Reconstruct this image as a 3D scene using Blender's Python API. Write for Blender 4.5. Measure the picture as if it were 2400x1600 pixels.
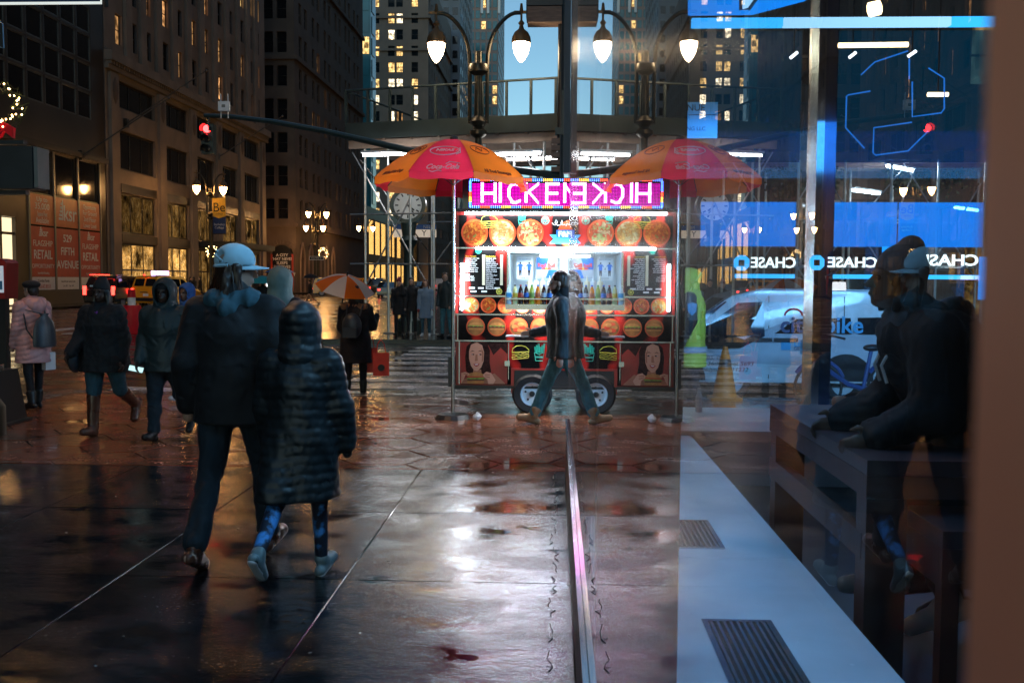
import bpy, bmesh, math, random
import numpy as np
from mathutils import Vector, Matrix, Quaternion
random.seed(7)
RND = random.Random(11)
PI = math.pi
R = math.radians
sc = bpy.context.scene
for o in list(bpy.data.objects):
    bpy.data.objects.remove(o)
C = sc.collection

# ------------------------------------------------------------------ camera, sky, sun, exposure
EYE = Vector((0.0, 0.0, 1.65))
FOCAL_PX = 2333.0                      # 35 mm on a 36 mm wide frame, in photo pixels
YAW, PITCH, ROLL = R(2.5), R(-3.55), R(0.33)
cam_d = bpy.data.cameras.new('camera')
cam = bpy.data.objects.new('camera', cam_d)
C.objects.link(cam)
cam.matrix_world = (Matrix.Translation(EYE) @ Matrix.Rotation(YAW, 4, 'Z') @ Matrix.Rotation(PI / 2 + PITCH, 4, 'X')
                    @ Matrix.Rotation(ROLL, 4, 'Z'))
cam_d.sensor_width = 36.0
cam_d.lens = 35.0
cam_d.clip_start = 0.02
cam_d.clip_end = 3000
cam_d.dof.use_dof = True
cam_d.dof.focus_distance = 11.8
cam_d.dof.aperture_fstop = 7.5
sc.camera = cam

world = bpy.data.worlds.new('World')
sc.world = world
world.use_nodes = True
wn = world.node_tree
bg = wn.nodes['Background']
sky = wn.nodes.new('ShaderNodeTexSky')
sky.sky_type = 'NISHITA'
sky.sun_disc = False
SUN_EL, SUN_ROT = R(20.0), R(180)
sky.sun_elevation = SUN_EL
sky.sun_rotation = SUN_ROT
sky.altitude = 0
sky.air_density = 1.0
sky.dust_density = 0.2
sky.ozone_density = 3.0
tint = wn.nodes.new('ShaderNodeMix'); tint.data_type = 'RGBA'; tint.blend_type = 'MULTIPLY'; tint.inputs[0].default_value = 1
tint.inputs[7].default_value = (0.88, 1.05, 0.97, 1)      # rain cloud dusk: a shade greener than a clear sky
wn.links.new(sky.outputs[0], tint.inputs[6]); wn.links.new(tint.outputs[2], bg.inputs[0])
bg.inputs[1].default_value = 0.070

sun_d = bpy.data.lights.new('sun', 'SUN')
sun_d.energy = 0.01
sun_d.angle = R(20)
sun_d.color = (1.0, 0.93, 0.85)
sun = bpy.data.objects.new('sun', sun_d)
C.objects.link(sun)
sun.rotation_euler = (PI / 2 - SUN_EL, 0, R(180) - SUN_ROT)

sc.view_settings.view_transform = 'Standard'
sc.view_settings.look = 'None'
sc.view_settings.exposure = 0.70
sc.view_settings.gamma = 1.0
sc.view_settings.use_curve_mapping = False
cy = sc.cycles
cy.max_bounces = 7
cy.diffuse_bounces = 2
cy.glossy_bounces = 4
cy.transmission_bounces = 4
cy.transparent_max_bounces = 14
cy.sample_clamp_indirect = 4.0
cy.sample_clamp_direct = 0.0
cy.caustics_reflective = True
cy.caustics_refractive = False
cy.blur_glossy = 0.4
cy.use_denoising = True
cy.use_light_tree = True

# ------------------------------------------------------------------ helpers
_M = cam.matrix_world.to_3x3()
def ray(px, py):
    return _M @ Vector(((px - 1200) / FOCAL_PX, (800 - py) / FOCAL_PX, -1.0))
def P(px, py, Y):
    "point of the street at distance Y along it that the photo shows at px, py"
    d = ray(px, py)
    return EYE + d * (Y / d.y)
def XA(px, Y): return P(px, 660, Y).x
def ZA(py, Y, px=1300): return P(px, py, Y).z

MATS = {}
def mat(name, col, rough=0.6, metal=0.0, noise=0.12, nscale=6.0, bump=0.0, bscale=40.0, spec=0.5, emit=None, estr=0.0, coat=0.0, sheen=0.0, stretch=None):
    "principled material whose colour wanders a little with a noise in object space"
    m = bpy.data.materials.new(name)
    m.use_nodes = True
    nt = m.node_tree
    b = nt.nodes['Principled BSDF']
    b.inputs['Roughness'].default_value = rough
    b.inputs['Metallic'].default_value = metal
    b.inputs['Specular IOR Level'].default_value = spec
    b.inputs['Coat Weight'].default_value = coat
    if sheen: b.inputs['Sheen Weight'].default_value = sheen
    tc = nt.nodes.new('ShaderNodeTexCoord')
    mp = nt.nodes.new('ShaderNodeMapping')
    nt.links.new(tc.outputs['Object'], mp.inputs[0])
    if stretch: mp.inputs['Scale'].default_value = stretch
    if noise > 0:
        n = nt.nodes.new('ShaderNodeTexNoise')
        n.inputs['Scale'].default_value = nscale
        n.inputs['Detail'].default_value = 5
        nt.links.new(mp.outputs[0], n.inputs[0])
        r = nt.nodes.new('ShaderNodeValToRGB')
        r.color_ramp.elements[0].position = 0.3
        r.color_ramp.elements[1].position = 0.7
        r.color_ramp.elements[0].color = tuple(max(0, c * (1 - noise)) for c in col) + (1,)
        r.color_ramp.elements[1].color = tuple(min(1, c * (1 + noise)) for c in col) + (1,)
        nt.links.new(n.outputs[0], r.inputs[0])
        nt.links.new(r.outputs[0], b.inputs['Base Color'])
        rr = nt.nodes.new('ShaderNodeMapRange')
        rr.inputs[3].default_value = max(0.02, rough * 0.8)
        rr.inputs[4].default_value = min(1, rough * 1.2)
        nt.links.new(n.outputs[0], rr.inputs[0])
        nt.links.new(rr.outputs[0], b.inputs['Roughness'])
    else:
        b.inputs['Base Color'].default_value = tuple(col) + (1,)
    if bump > 0:
        n2 = nt.nodes.new('ShaderNodeTexNoise')
        n2.inputs['Scale'].default_value = bscale
        n2.inputs['Detail'].default_value = 4
        nt.links.new(mp.outputs[0], n2.inputs[0])
        bp = nt.nodes.new('ShaderNodeBump')
        bp.inputs['Strength'].default_value = bump
        bp.inputs['Distance'].default_value = 0.01
        nt.links.new(n2.outputs[0], bp.inputs['Height'])
        nt.links.new(bp.outputs[0], b.inputs['Normal'])
    if emit:
        b.inputs['Emission Color'].default_value = tuple(emit) + (1,)
        b.inputs['Emission Strength'].default_value = estr
    MATS[name] = m
    return m
def lamp_mat(name, col, s):
    m = bpy.data.materials.new(name)
    m.use_nodes = True
    nt = m.node_tree
    nt.nodes.remove(nt.nodes['Principled BSDF'])
    e = nt.nodes.new('ShaderNodeEmission')
    e.inputs[0].default_value = tuple(col) + (1,)
    e.inputs[1].default_value = s
    nt.links.new(e.outputs[0], nt.nodes['Material Output'].inputs[0])
    MATS[name] = m
    return m

def setp(o, label=None, cat=None, group=None, kind=None):
    if label: o['label'] = label
    if cat: o['category'] = cat
    if group: o['group'] = group
    if kind: o['kind'] = kind
    return o
def thing(name, label, cat, loc=(0, 0, 0), rz=0.0, group=None):
    o = bpy.data.objects.new(name, None)
    o.empty_display_size = 0.2
    C.objects.link(o)
    o.location = loc
    o.rotation_euler = (0, 0, rz)
    return setp(o, label, cat, group)
def link(name, me, parent=None, loc=None, rot=None):
    o = bpy.data.objects.new(name, me)
    C.objects.link(o)
    if parent: o.parent = parent
    if loc is not None: o.location = loc
    if rot is not None: o.rotation_euler = rot
    return o
KIDS = {}
def copy_tree(o, parent=None):
    c = o.copy()
    C.objects.link(c)
    c.parent = parent
    for ch in list(o.children):
        copy_tree(ch, c)
    return c

class MB:
    "collects simple solids into one mesh"
    def __init__(s):
        s.v, s.f, s.mi, s.cur = [], [], [], 0
    def mat(s, i): s.cur = i; return s
    def add(s, vs, fs):
        b = len(s.v)
        s.v.extend([tuple(v) for v in vs])
        for f in fs:
            s.f.append(tuple(b + i for i in f)); s.mi.append(s.cur)
        return s
    def box(s, lo, hi, M=None):
        x0, y0, z0 = lo; x1, y1, z1 = hi
        vs = [(x0, y0, z0), (x1, y0, z0), (x1, y1, z0), (x0, y1, z0), (x0, y0, z1), (x1, y0, z1), (x1, y1, z1), (x0, y1, z1)]
        if M is not None: vs = [M @ Vector(v) for v in vs]
        return s.add(vs, [(0, 3, 2, 1), (4, 5, 6, 7), (0, 1, 5, 4), (1, 2, 6, 5), (2, 3, 7, 6), (3, 0, 4, 7)])
    def cbox(s, c, d, M=None):
        return s.box([c[i] - d[i] / 2 for i in range(3)], [c[i] + d[i] / 2 for i in range(3)], M)
    def quad(s, a, b, c, d): return s.add([a, b, c, d], [(0, 1, 2, 3)])
    def cyl(s, p0, p1, r0, r1=None, n=10, caps=True):
        r1 = r0 if r1 is None else r1
        p0, p1 = Vector(p0), Vector(p1)
        d = (p1 - p0).normalized()
        a = Vector((1, 0, 0)) if abs(d.x) < 0.8 else Vector((0, 1, 0))
        u = d.cross(a).normalized(); w = d.cross(u)
        vs = [p0 + (u * math.cos(2 * PI * i / n) + w * math.sin(2 * PI * i / n)) * r0 for i in range(n)]
        vs += [p1 + (u * math.cos(2 * PI * i / n) + w * math.sin(2 * PI * i / n)) * r1 for i in range(n)]
        fs = [(i, (i + 1) % n, n + (i + 1) % n, n + i) for i in range(n)]
        if caps: fs += [tuple(range(n - 1, -1, -1)), tuple(range(n, 2 * n))]
        return s.add(vs, fs)
    def tube(s, pts, r, n=8, closed=False):
        pts = [Vector(p) for p in pts]
        m = len(pts)
        rr = r if isinstance(r, (list, tuple)) else [r] * m
        vs, fs = [], []
        prev = None
        for i, p in enumerate(pts):
            if closed: t = pts[(i + 1) % m] - pts[i - 1]
            else: t = pts[min(i + 1, m - 1)] - pts[max(i - 1, 0)]
            t.normalize()
            if prev is None:
                a = Vector((0, 0, 1)) if abs(t.z) < 0.8 else Vector((0, 1, 0))
                u = t.cross(a).normalized()
            else:
                u = (prev - t * prev.dot(t)).normalized()
            prev = u
            w = t.cross(u)
            vs += [p + (u * math.cos(2 * PI * k / n) + w * math.sin(2 * PI * k / n)) * rr[i] for k in range(n)]
        for i in range(m if closed else m - 1):
            j = (i + 1) % m
            fs += [(i * n + k, i * n + (k + 1) % n, j * n + (k + 1) % n, j * n + k) for k in range(n)]
        if not closed:
            fs += [tuple(range(n - 1, -1, -1)), tuple((m - 1) * n + k for k in range(n))]
        return s.add(vs, fs)
    def lathe(s, prof, c=(0, 0, 0), n=16, sx=1, sy=1, caps=True):
        "prof: (radius, z) from bottom to top round a vertical axis"
        c = Vector(c)
        vs = [c + Vector((r * sx * math.cos(2 * PI * k / n), r * sy * math.sin(2 * PI * k / n), z)) for r, z in prof for k in range(n)]
        m = len(prof)
        fs = [(i * n + k, i * n + (k + 1) % n, (i + 1) * n + (k + 1) % n, (i + 1) * n + k) for i in range(m - 1) for k in range(n)]
        if caps: fs += [tuple(range(n - 1, -1, -1)), tuple((m - 1) * n + k for k in range(n))]
        return s.add(vs, fs)
    def ball(s, c, r, n=12, m=8, M=None):
        r = (r, r, r) if not isinstance(r, (tuple, list)) else r
        vs = []
        for i in range(m + 1):
            t = PI * i / m
            for k in range(n):
                p = 2 * PI * k / n
                v = Vector((r[0] * math.sin(t) * math.cos(p), r[1] * math.sin(t) * math.sin(p), -r[2] * math.cos(t)))
                if M is not None: v = M @ v
                vs.append(Vector(c) + v)
        fs = [(i * n + k, i * n + (k + 1) % n, (i + 1) * n + (k + 1) % n, (i + 1) * n + k) for i in range(m) for k in range(n)]
        return s.add(vs, fs)
    def prism(s, poly, fn0, fn1):
        "poly of (a, b); fn maps (a, b) to a point of the near and the far face"
        n = len(poly)
        vs = [fn0(*p) for p in poly] + [fn1(*p) for p in poly]
        fs = [tuple(range(n - 1, -1, -1)), tuple(range(n, 2 * n))] + [(i, (i + 1) % n, n + (i + 1) % n, n + i) for i in range(n)]
        return s.add(vs, fs)
    def mesh(s, name, mats, smooth=False):
        me = bpy.data.meshes.new(name)
        me.from_pydata(s.v, [], s.f)
        for m in (mats if isinstance(mats, (list, tuple)) else [mats]):
            me.materials.append(MATS[m] if isinstance(m, str) else m)
        me.polygons.foreach_set('material_index', s.mi)
        bm = bmesh.new(); bm.from_mesh(me)
        bmesh.ops.recalc_face_normals(bm, faces=bm.faces)
        bm.to_mesh(me); bm.free()
        if smooth:
            me.polygons.foreach_set('use_smooth', [True] * len(me.polygons))
            try: me.set_sharp_from_angle(angle=R(40))
            except Exception: pass
        me.update()
        return me
    def obj(s, name, mats, parent=None, smooth=False, loc=None, rot=None):
        return link(name, s.mesh(name, mats, smooth), parent, loc, rot)
def struct(name, mb, mats, smooth=False, parent=None):
    o = mb.obj(name, mats, parent, smooth)
    if parent is None: o['kind'] = 'structure'
    return o
def basis(u, v, o):
    "matrix whose local x is u, local y (up of a text) is v, standing at o"
    u, v = Vector(u).normalized(), Vector(v).normalized()
    w = u.cross(v)
    return Matrix(((u.x, v.x, w.x, o[0]), (u.y, v.y, w.y, o[1]), (u.z, v.z, w.z, o[2]), (0, 0, 0, 1)))
def text(body, size, o, u, v, m, parent=None, name='lettering', align='CENTER', bold=0.0, depth=0.002, shear=0.0, width=None, space=1.0, line=1.0):
    cu = bpy.data.curves.new(name, 'FONT')
    cu.body = body
    cu.size = size
    cu.align_x = align
    cu.align_y = 'CENTER'
    cu.extrude = depth
    cu.offset = bold
    cu.shear = shear
    cu.space_character = space
    cu.space_line = line
    cu.resolution_u = 3
    cu.materials.append(MATS[m])
    ob = bpy.data.objects.new(name, cu)
    C.objects.link(ob)
    M = basis(u, v, o)
    if width:
        n = max(len(l) for l in body.split('\n'))
        est = n * size * 0.56
        M = M @ Matrix.Diagonal((width / est, 1, 1, 1))
    if parent:
        ob.parent = parent
    ob.matrix_local = M
    return ob

# ------------------------------------------------------------------ materials
mat('limestone', (0.215, 0.165, 0.130), 0.85, noise=0.22, nscale=0.6, bump=0.15, bscale=3)
mat('brown_stone', (0.125, 0.088, 0.066), 0.85, noise=0.25, nscale=0.5, bump=0.15, bscale=3)
mat('pale_stone', (0.30, 0.21, 0.155), 0.85, noise=0.15, nscale=0.4)
mat('dark_stone', (0.040, 0.027, 0.020), 0.35, noise=0.3, nscale=0.7)
mat('grey_facade', (0.19, 0.20, 0.22), 0.7, noise=0.15, nscale=0.3)
mat('teal_glass', (0.03, 0.16, 0.19), 0.15, noise=0.3, nscale=0.2)
mat('brick_pink', (0.34, 0.24, 0.21), 0.85, noise=0.12, nscale=0.3)
mat('dark_window', (0.012, 0.012, 0.014), 0.08, noise=0.4, nscale=0.7)
mat('bronze', (0.05, 0.042, 0.036), 0.4, metal=0.6, noise=0.2)
mat('grey_metal', (0.16, 0.16, 0.16), 0.4, metal=0.7)
mat('steel', (0.55, 0.55, 0.56), 0.25, metal=1.0, noise=0.08, nscale=14)
mat('galvanised', (0.48, 0.47, 0.46), 0.38, metal=0.9, noise=0.15, nscale=8)
mat('black_metal', (0.018, 0.018, 0.02), 0.35, noise=0.2)
mat('black_gloss', (0.012, 0.012, 0.014), 0.12, noise=0.1)
mat('dark_green_paint', (0.02, 0.035, 0.032), 0.35)
mat('shed_green', (0.03, 0.045, 0.045), 0.5, noise=0.25, nscale=2)
mat('timber', (0.22, 0.14, 0.10), 0.8, noise=0.3, nscale=3, stretch=(1, 8, 8))
mat('white_paint', (0.75, 0.75, 0.76), 0.5)
mat('white_gloss', (0.72, 0.74, 0.76), 0.2, coat=0.5)
mat('rubber', (0.018, 0.018, 0.018), 0.6, noise=0.3, nscale=20)
mat('red_print', (0.52, 0.055, 0.03), 0.4, noise=0.12, nscale=2)
mat('orange_print', (0.55, 0.11, 0.03), 0.4, noise=0.12, nscale=2)
mat('white_print', (0.78, 0.76, 0.74), 0.5, noise=0.04)
mat('black_print', (0.014, 0.014, 0.015), 0.35, noise=0.2)
mat('navy_print', (0.02, 0.05, 0.16), 0.4)
mat('yellow_print', (0.80, 0.50, 0.03), 0.5)
mat('cab_yellow', (0.85, 0.38, 0.02), 0.22, coat=0.6, noise=0.06)
mat('car_glass', (0.012, 0.014, 0.016), 0.05, noise=0)
mat('suv_black', (0.015, 0.015, 0.017), 0.15, coat=0.6, noise=0.1)
mat('skin_pale', (0.50, 0.30, 0.22), 0.5, noise=0.08, nscale=14)
mat('skin_dark', (0.055, 0.028, 0.018), 0.4, noise=0.1, nscale=14)
mat('skin_brown', (0.14, 0.075, 0.05), 0.45, noise=0.1, nscale=14)
mat('hair_brown', (0.030, 0.013, 0.007), 0.4, noise=0.4, nscale=60, stretch=(1, 1, 0.08))
mat('hair_black', (0.008, 0.007, 0.007), 0.35, noise=0.3, nscale=60, stretch=(1, 1, 0.08))
mat('hair_red', (0.09, 0.028, 0.012), 0.4, noise=0.4, nscale=60, stretch=(1, 1, 0.08))
def globe_mat(name, core, s_core, edge, s_edge):
    "frosted lamp glass: white hot in the middle, amber towards its rim"
    m = lamp_mat(name, core, s_core)
    nt = m.node_tree; e = nt.nodes['Emission']
    lw = nt.nodes.new('ShaderNodeLayerWeight'); lw.inputs[0].default_value = 0.35
    c = nt.nodes.new('ShaderNodeMix'); c.data_type = 'RGBA'; c.inputs[6].default_value = tuple(x * s_core for x in core) + (1,); c.inputs[7].default_value = tuple(x * s_edge for x in edge) + (1,)
    p = nt.nodes.new('ShaderNodeMath'); p.operation = 'POWER'; p.inputs[1].default_value = .6
    nt.links.new(lw.outputs['Facing'], p.inputs[0]); nt.links.new(p.outputs[0], c.inputs[0]); nt.links.new(c.outputs[2], e.inputs[0]); e.inputs[1].default_value = 1
globe_mat('lamp_warm', (1.0, 0.77, 0.50), 52, (1.0, 0.40, 0.06), 1.6)
globe_mat('lamp_far', (1.0, 0.50, 0.16), 100, (1.0, 0.40, 0.06), 2.5)
def room_mat(name, col, s):
    "lit room behind a window: ceiling lamps, blinds and furniture make every one a little different"
    m = lamp_mat(name, col, s); nt = m.node_tree; L = nt.links.new; e = nt.nodes['Emission']
    tc = nt.nodes.new('ShaderNodeTexCoord'); oi = nt.nodes.new('ShaderNodeObjectInfo')
    ad = nt.nodes.new('ShaderNodeVectorMath'); ad.operation = 'MULTIPLY_ADD'; ad.inputs[1].default_value = (1.6, 1, 1.1)
    rv = nt.nodes.new('ShaderNodeCombineXYZ'); sc_ = nt.nodes.new('ShaderNodeMath'); sc_.operation = 'MULTIPLY'; sc_.inputs[1].default_value = 57
    L(oi.outputs['Random'], sc_.inputs[0]); L(sc_.outputs[0], rv.inputs[0]); L(sc_.outputs[0], rv.inputs[2])
    L(tc.outputs['Object'], ad.inputs[0]); L(rv.outputs[0], ad.inputs[2])
    n = nt.nodes.new('ShaderNodeTexNoise'); n.inputs['Scale'].default_value = 1.5; n.inputs['Detail'].default_value = 3; L(ad.outputs[0], n.inputs[0])
    v = nt.nodes.new('ShaderNodeTexVoronoi'); v.distance = 'CHEBYCHEV'; v.inputs['Scale'].default_value = 1.3; L(ad.outputs[0], v.inputs[0])
    sp = nt.nodes.new('ShaderNodeSeparateColor'); L(v.outputs['Color'], sp.inputs[0])
    m1 = nt.nodes.new('ShaderNodeMapRange'); m1.inputs[1].default_value = .35; m1.inputs[2].default_value = .62; m1.inputs[3].default_value = .25; m1.inputs[4].default_value = 1.5; L(n.outputs[0], m1.inputs[0])
    m2 = nt.nodes.new('ShaderNodeMapRange'); m2.inputs[3].default_value = .35; m2.inputs[4].default_value = 1.4; L(sp.outputs[0], m2.inputs[0])
    mu = nt.nodes.new('ShaderNodeMath'); mu.operation = 'MULTIPLY'; L(m1.outputs[0], mu.inputs[0]); L(m2.outputs[0], mu.inputs[1])
    mu2 = nt.nodes.new('ShaderNodeMath'); mu2.operation = 'MULTIPLY'; mu2.inputs[1].default_value = s * 1.15; L(mu.outputs[0], mu2.inputs[0]); L(mu2.outputs[0], e.inputs[1])
room_mat('lit_window', (1.0, 0.62, 0.22), 0.8)
room_mat('lit_window_white', (1.0, 0.83, 0.55), 1.2)
room_mat('lit_window_dim', (1.0, 0.5, 0.18), 0.22)
room_mat('lit_window_orange', (1.0, 0.47, 0.17), 0.55)
lamp_mat('tube_white', (0.74, 0.90, 1.0), 60)
lamp_mat('shed_tube', (0.95, 0.97, 1.0), 34)
lamp_mat('red_signal', (1.0, 0.02, 0.02), 14)
lamp_mat('tail_red', (1.0, 0.03, 0.02), 6)
lamp_mat('fairy', (1.0, 0.60, 0.22), 14)
lamp_mat('shop_gold', (1.0, 0.55, 0.14), 1.5)

def wet_mat(name, col_a, col_b, scale, rmin=0.05, rmax=0.42, bump=0.10, warp=(1, 1, 1), grain=60.0, lo=0.42, hi=0.62, gr_amt=0.16):
    "wet paving: water films pooled by a noise, gritty grain standing out of them where it is drier"
    m = bpy.data.materials.new(name)
    m.use_nodes = True
    nt = m.node_tree; L = nt.links.new; N = nt.nodes.new
    b = nt.nodes['Principled BSDF']
    b.inputs['Specular IOR Level'].default_value = 0.55
    geo = N('ShaderNodeNewGeometry')
    mp = N('ShaderNodeMapping'); mp.inputs['Scale'].default_value = warp
    L(geo.outputs['Position'], mp.inputs[0])
    def noise(sc_, det, ro, vec):
        n = N('ShaderNodeTexNoise'); n.inputs['Scale'].default_value = sc_; n.inputs['Detail'].default_value = det; n.inputs['Roughness'].default_value = ro
        L(vec, n.inputs[0]); return n.outputs[0]
    def rng(src, a, b_, c, d):
        r = N('ShaderNodeMapRange'); r.inputs[1].default_value = a; r.inputs[2].default_value = b_; r.inputs[3].default_value = c; r.inputs[4].default_value = d
        L(src, r.inputs[0]); return r.outputs[0]
    def math_(op, x, y, z=None):
        q = N('ShaderNodeMath'); q.operation = op
        for i, v in enumerate((x, y, z)):
            if v is None: continue
            if isinstance(v, (int, float)): q.inputs[i].default_value = v
            else: L(v, q.inputs[i])
        return q.outputs[0]
    pool = noise(scale, 8, 0.66, mp.outputs[0])
    grit = noise(grain, 6, 0.7, geo.outputs['Position'])
    patch = noise(0.9, 5, 0.6, geo.outputs['Position'])
    dry = rng(pool, lo, hi, 0.0, 1.0)
    spk = rng(grit, 0.46, 0.64, 0.0, 1.0)
    rough = math_('ADD', rng(dry, 0, 1, rmin, rmax), math_('MULTIPLY', math_('MULTIPLY', spk, dry), gr_amt))
    L(rough, b.inputs['Roughness'])
    oi = N('ShaderNodeObjectInfo')
    f = math_('ADD', math_('MULTIPLY', oi.outputs['Random'], 0.30), math_('MULTIPLY', patch, 0.7))
    cr = N('ShaderNodeMix'); cr.data_type = 'RGBA'
    cr.inputs[6].default_value = tuple(col_a) + (1,); cr.inputs[7].default_value = tuple(col_b) + (1,)
    L(f, cr.inputs[0])
    g2 = N('ShaderNodeMix'); g2.data_type = 'RGBA'; g2.blend_type = 'MULTIPLY'; g2.inputs[0].default_value = 0.85
    L(cr.outputs[2], g2.inputs[6]); L(rng(grit, 0.35, 0.65, 0.3, 1.7), g2.inputs[7])
    L(g2.outputs[2], b.inputs['Base Color'])
    hgt = math_('ADD', math_('MULTIPLY', grit, math_('ADD', math_('MULTIPLY', dry, 0.9), 0.06)), math_('MULTIPLY', pool, 0.25))
    bp = N('ShaderNodeBump'); bp.inputs['Strength'].default_value = bump; bp.inputs['Distance'].default_value = 0.010
    L(hgt, bp.inputs['Height']); L(bp.outputs[0], b.inputs['Normal'])
    MATS[name] = m
    return m
wet_mat('wet_concrete', (0.005, 0.0053, 0.0065), (0.013, 0.0134, 0.016), 2.1, rmin=0.045, rmax=0.135, bump=0.28, warp=(0.9, 1.3, 1), lo=0.38, hi=0.60, grain=48)
wet_mat('wet_hex', (0.15, 0.046, 0.022), (0.27, 0.092, 0.048), 1.7, rmin=0.05, rmax=0.22, bump=0.30, warp=(0.8, 1.3, 1), grain=42)
wet_mat('wet_asphalt', (0.012, 0.011, 0.011), (0.026, 0.023, 0.021), 0.9, rmin=0.12, rmax=0.32, bump=0.5, warp=(0.7, 1.3, 1), grain=22)
wet_mat('wet_kerb', (0.08, 0.08, 0.09), (0.15, 0.14, 0.14), 3.0, rmin=0.1, rmax=0.35, bump=0.3)
mat('wet_joint', (0.010, 0.010, 0.011), 0.05, noise=0.1)
wet_mat('road_paint', (0.72, 0.71, 0.70), (0.92, 0.91, 0.90), 2.5, rmin=0.08, rmax=0.30, bump=0.35, grain=30)

def glass_mat(name, f0, bump, bscale, tint=(0.93, 0.97, 1.0), rough=0.0, stretch=(1, 1, 1), haze=0.0, dust=0.0):
    "thin window glass: Schlick mix of straight-through and mirror"
    m = bpy.data.materials.new(name)
    m.use_nodes = True
    nt = m.node_tree; L = nt.links.new
    nt.nodes.remove(nt.nodes['Principled BSDF'])
    geo = nt.nodes.new('ShaderNodeNewGeometry')
    dt = nt.nodes.new('ShaderNodeVectorMath'); dt.operation = 'DOT_PRODUCT'
    L(geo.outputs['Incoming'], dt.inputs[0]); L(geo.outputs['True Normal'], dt.inputs[1])
    ab = nt.nodes.new('ShaderNodeMath'); ab.operation = 'ABSOLUTE'; L(dt.outputs['Value'], ab.inputs[0])
    om = nt.nodes.new('ShaderNodeMath'); om.operation = 'SUBTRACT'; om.inputs[0].default_value = 1; L(ab.outputs[0], om.inputs[1])
    pw = nt.nodes.new('ShaderNodeMath'); pw.operation = 'POWER'; pw.inputs[1].default_value = 5; L(om.outputs[0], pw.inputs[0])
    ma = nt.nodes.new('ShaderNodeMath'); ma.operation = 'MULTIPLY_ADD'; ma.inputs[1].default_value = 1 - f0; ma.inputs[2].default_value = f0; L(pw.outputs[0], ma.inputs[0])
    tr = nt.nodes.new('ShaderNodeBsdfTransparent'); tr.inputs[0].default_value = tuple(tint) + (1,)
    gl = nt.nodes.new('ShaderNodeBsdfGlossy'); gl.inputs['Roughness'].default_value = rough; gl.inputs[0].default_value = (0.97, 0.98, 1, 1)
    if bump > 0:
        mp = nt.nodes.new('ShaderNodeMapping'); mp.inputs['Scale'].default_value = stretch
        L(geo.outputs['Position'], mp.inputs[0])
        n = nt.nodes.new('ShaderNodeTexNoise'); n.inputs['Scale'].default_value = bscale; n.inputs['Detail'].default_value = 2
        L(mp.outputs[0], n.inputs[0])
        bp = nt.nodes.new('ShaderNodeBump'); bp.inputs['Strength'].default_value = bump; bp.inputs['Distance'].default_value = 0.002
        L(n.outputs[0], bp.inputs['Height']); L(bp.outputs[0], gl.inputs['Normal'])
    mir = gl
    if haze > 0:                       # a greasy film: part of the mirror light smears sideways
        g2 = nt.nodes.new('ShaderNodeBsdfAnisotropic'); g2.inputs['Roughness'].default_value = 0.24; g2.inputs[0].default_value = (1, 1, 1, 1)
        hz = nt.nodes.new('ShaderNodeMixShader'); hz.inputs[0].default_value = haze
        L(gl.outputs[0], hz.inputs[1]); L(g2.outputs[0], hz.inputs[2]); mir = hz
    see = tr
    if dust > 0:                       # dust that catches the light falling on the pane
        df = nt.nodes.new('ShaderNodeBsdfDiffuse'); df.inputs[0].default_value = (.8, .85, .9, 1)
        tl = nt.nodes.new('ShaderNodeBsdfTranslucent'); tl.inputs[0].default_value = (.8, .85, .9, 1)
        d1 = nt.nodes.new('ShaderNodeMixShader'); d1.inputs[0].default_value = .6; L(df.outputs[0], d1.inputs[1]); L(tl.outputs[0], d1.inputs[2])
        d2 = nt.nodes.new('ShaderNodeMixShader'); d2.inputs[0].default_value = dust; L(tr.outputs[0], d2.inputs[1]); L(d1.outputs[0], d2.inputs[2]); see = d2
    mx = nt.nodes.new('ShaderNodeMixShader')
    L(ma.outputs[0], mx.inputs[0]); L(see.outputs[0], mx.inputs[1]); L(mir.outputs[0], mx.inputs[2])
    L(mx.outputs[0], nt.nodes['Material Output'].inputs[0])
    MATS[name] = m
    return m
glass_mat('shop_glass', 0.085, 0.05, 0.9, stretch=(1, 0.5, 1.2), haze=0.06, dust=0.0)
glass_mat('wet_shop_glass', 0.085, 0.10, 2.5, stretch=(1, 1, 0.4), haze=0.22, dust=0.006)
glass_mat('clear_glass', 0.05, 0.0, 1, tint=(0.72, 0.90, 1.0), dust=0.02)

# ------------------------------------------------------------------ ground, roads, pavements
CURB_Y, CURB_X, HEX_Y, FAR_Y = 14.2, -7.2, 8.55, 27.0
ROAD_Z = -0.13
GLASS_X, GLASS_END = 0.11, 8.5
struct('ground', MB().quad((-900, -400, ROAD_Z - 0.03), (900, -400, ROAD_Z - 0.03), (900, 1500, ROAD_Z - 0.03), (-900, 1500, ROAD_Z - 0.03)), 'wet_asphalt')
mb = MB()
for x0, x1, y0, y1 in ((-27.5, CURB_X, -60, 700), (CURB_X, 120, CURB_Y, FAR_Y), (-120, -27.5, 100, 112)):
    mb.quad((x0, y0, ROAD_Z), (x1, y0, ROAD_Z), (x1, y1, ROAD_Z), (x0, y1, ROAD_Z))
struct('road', mb, 'wet_asphalt')
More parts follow.
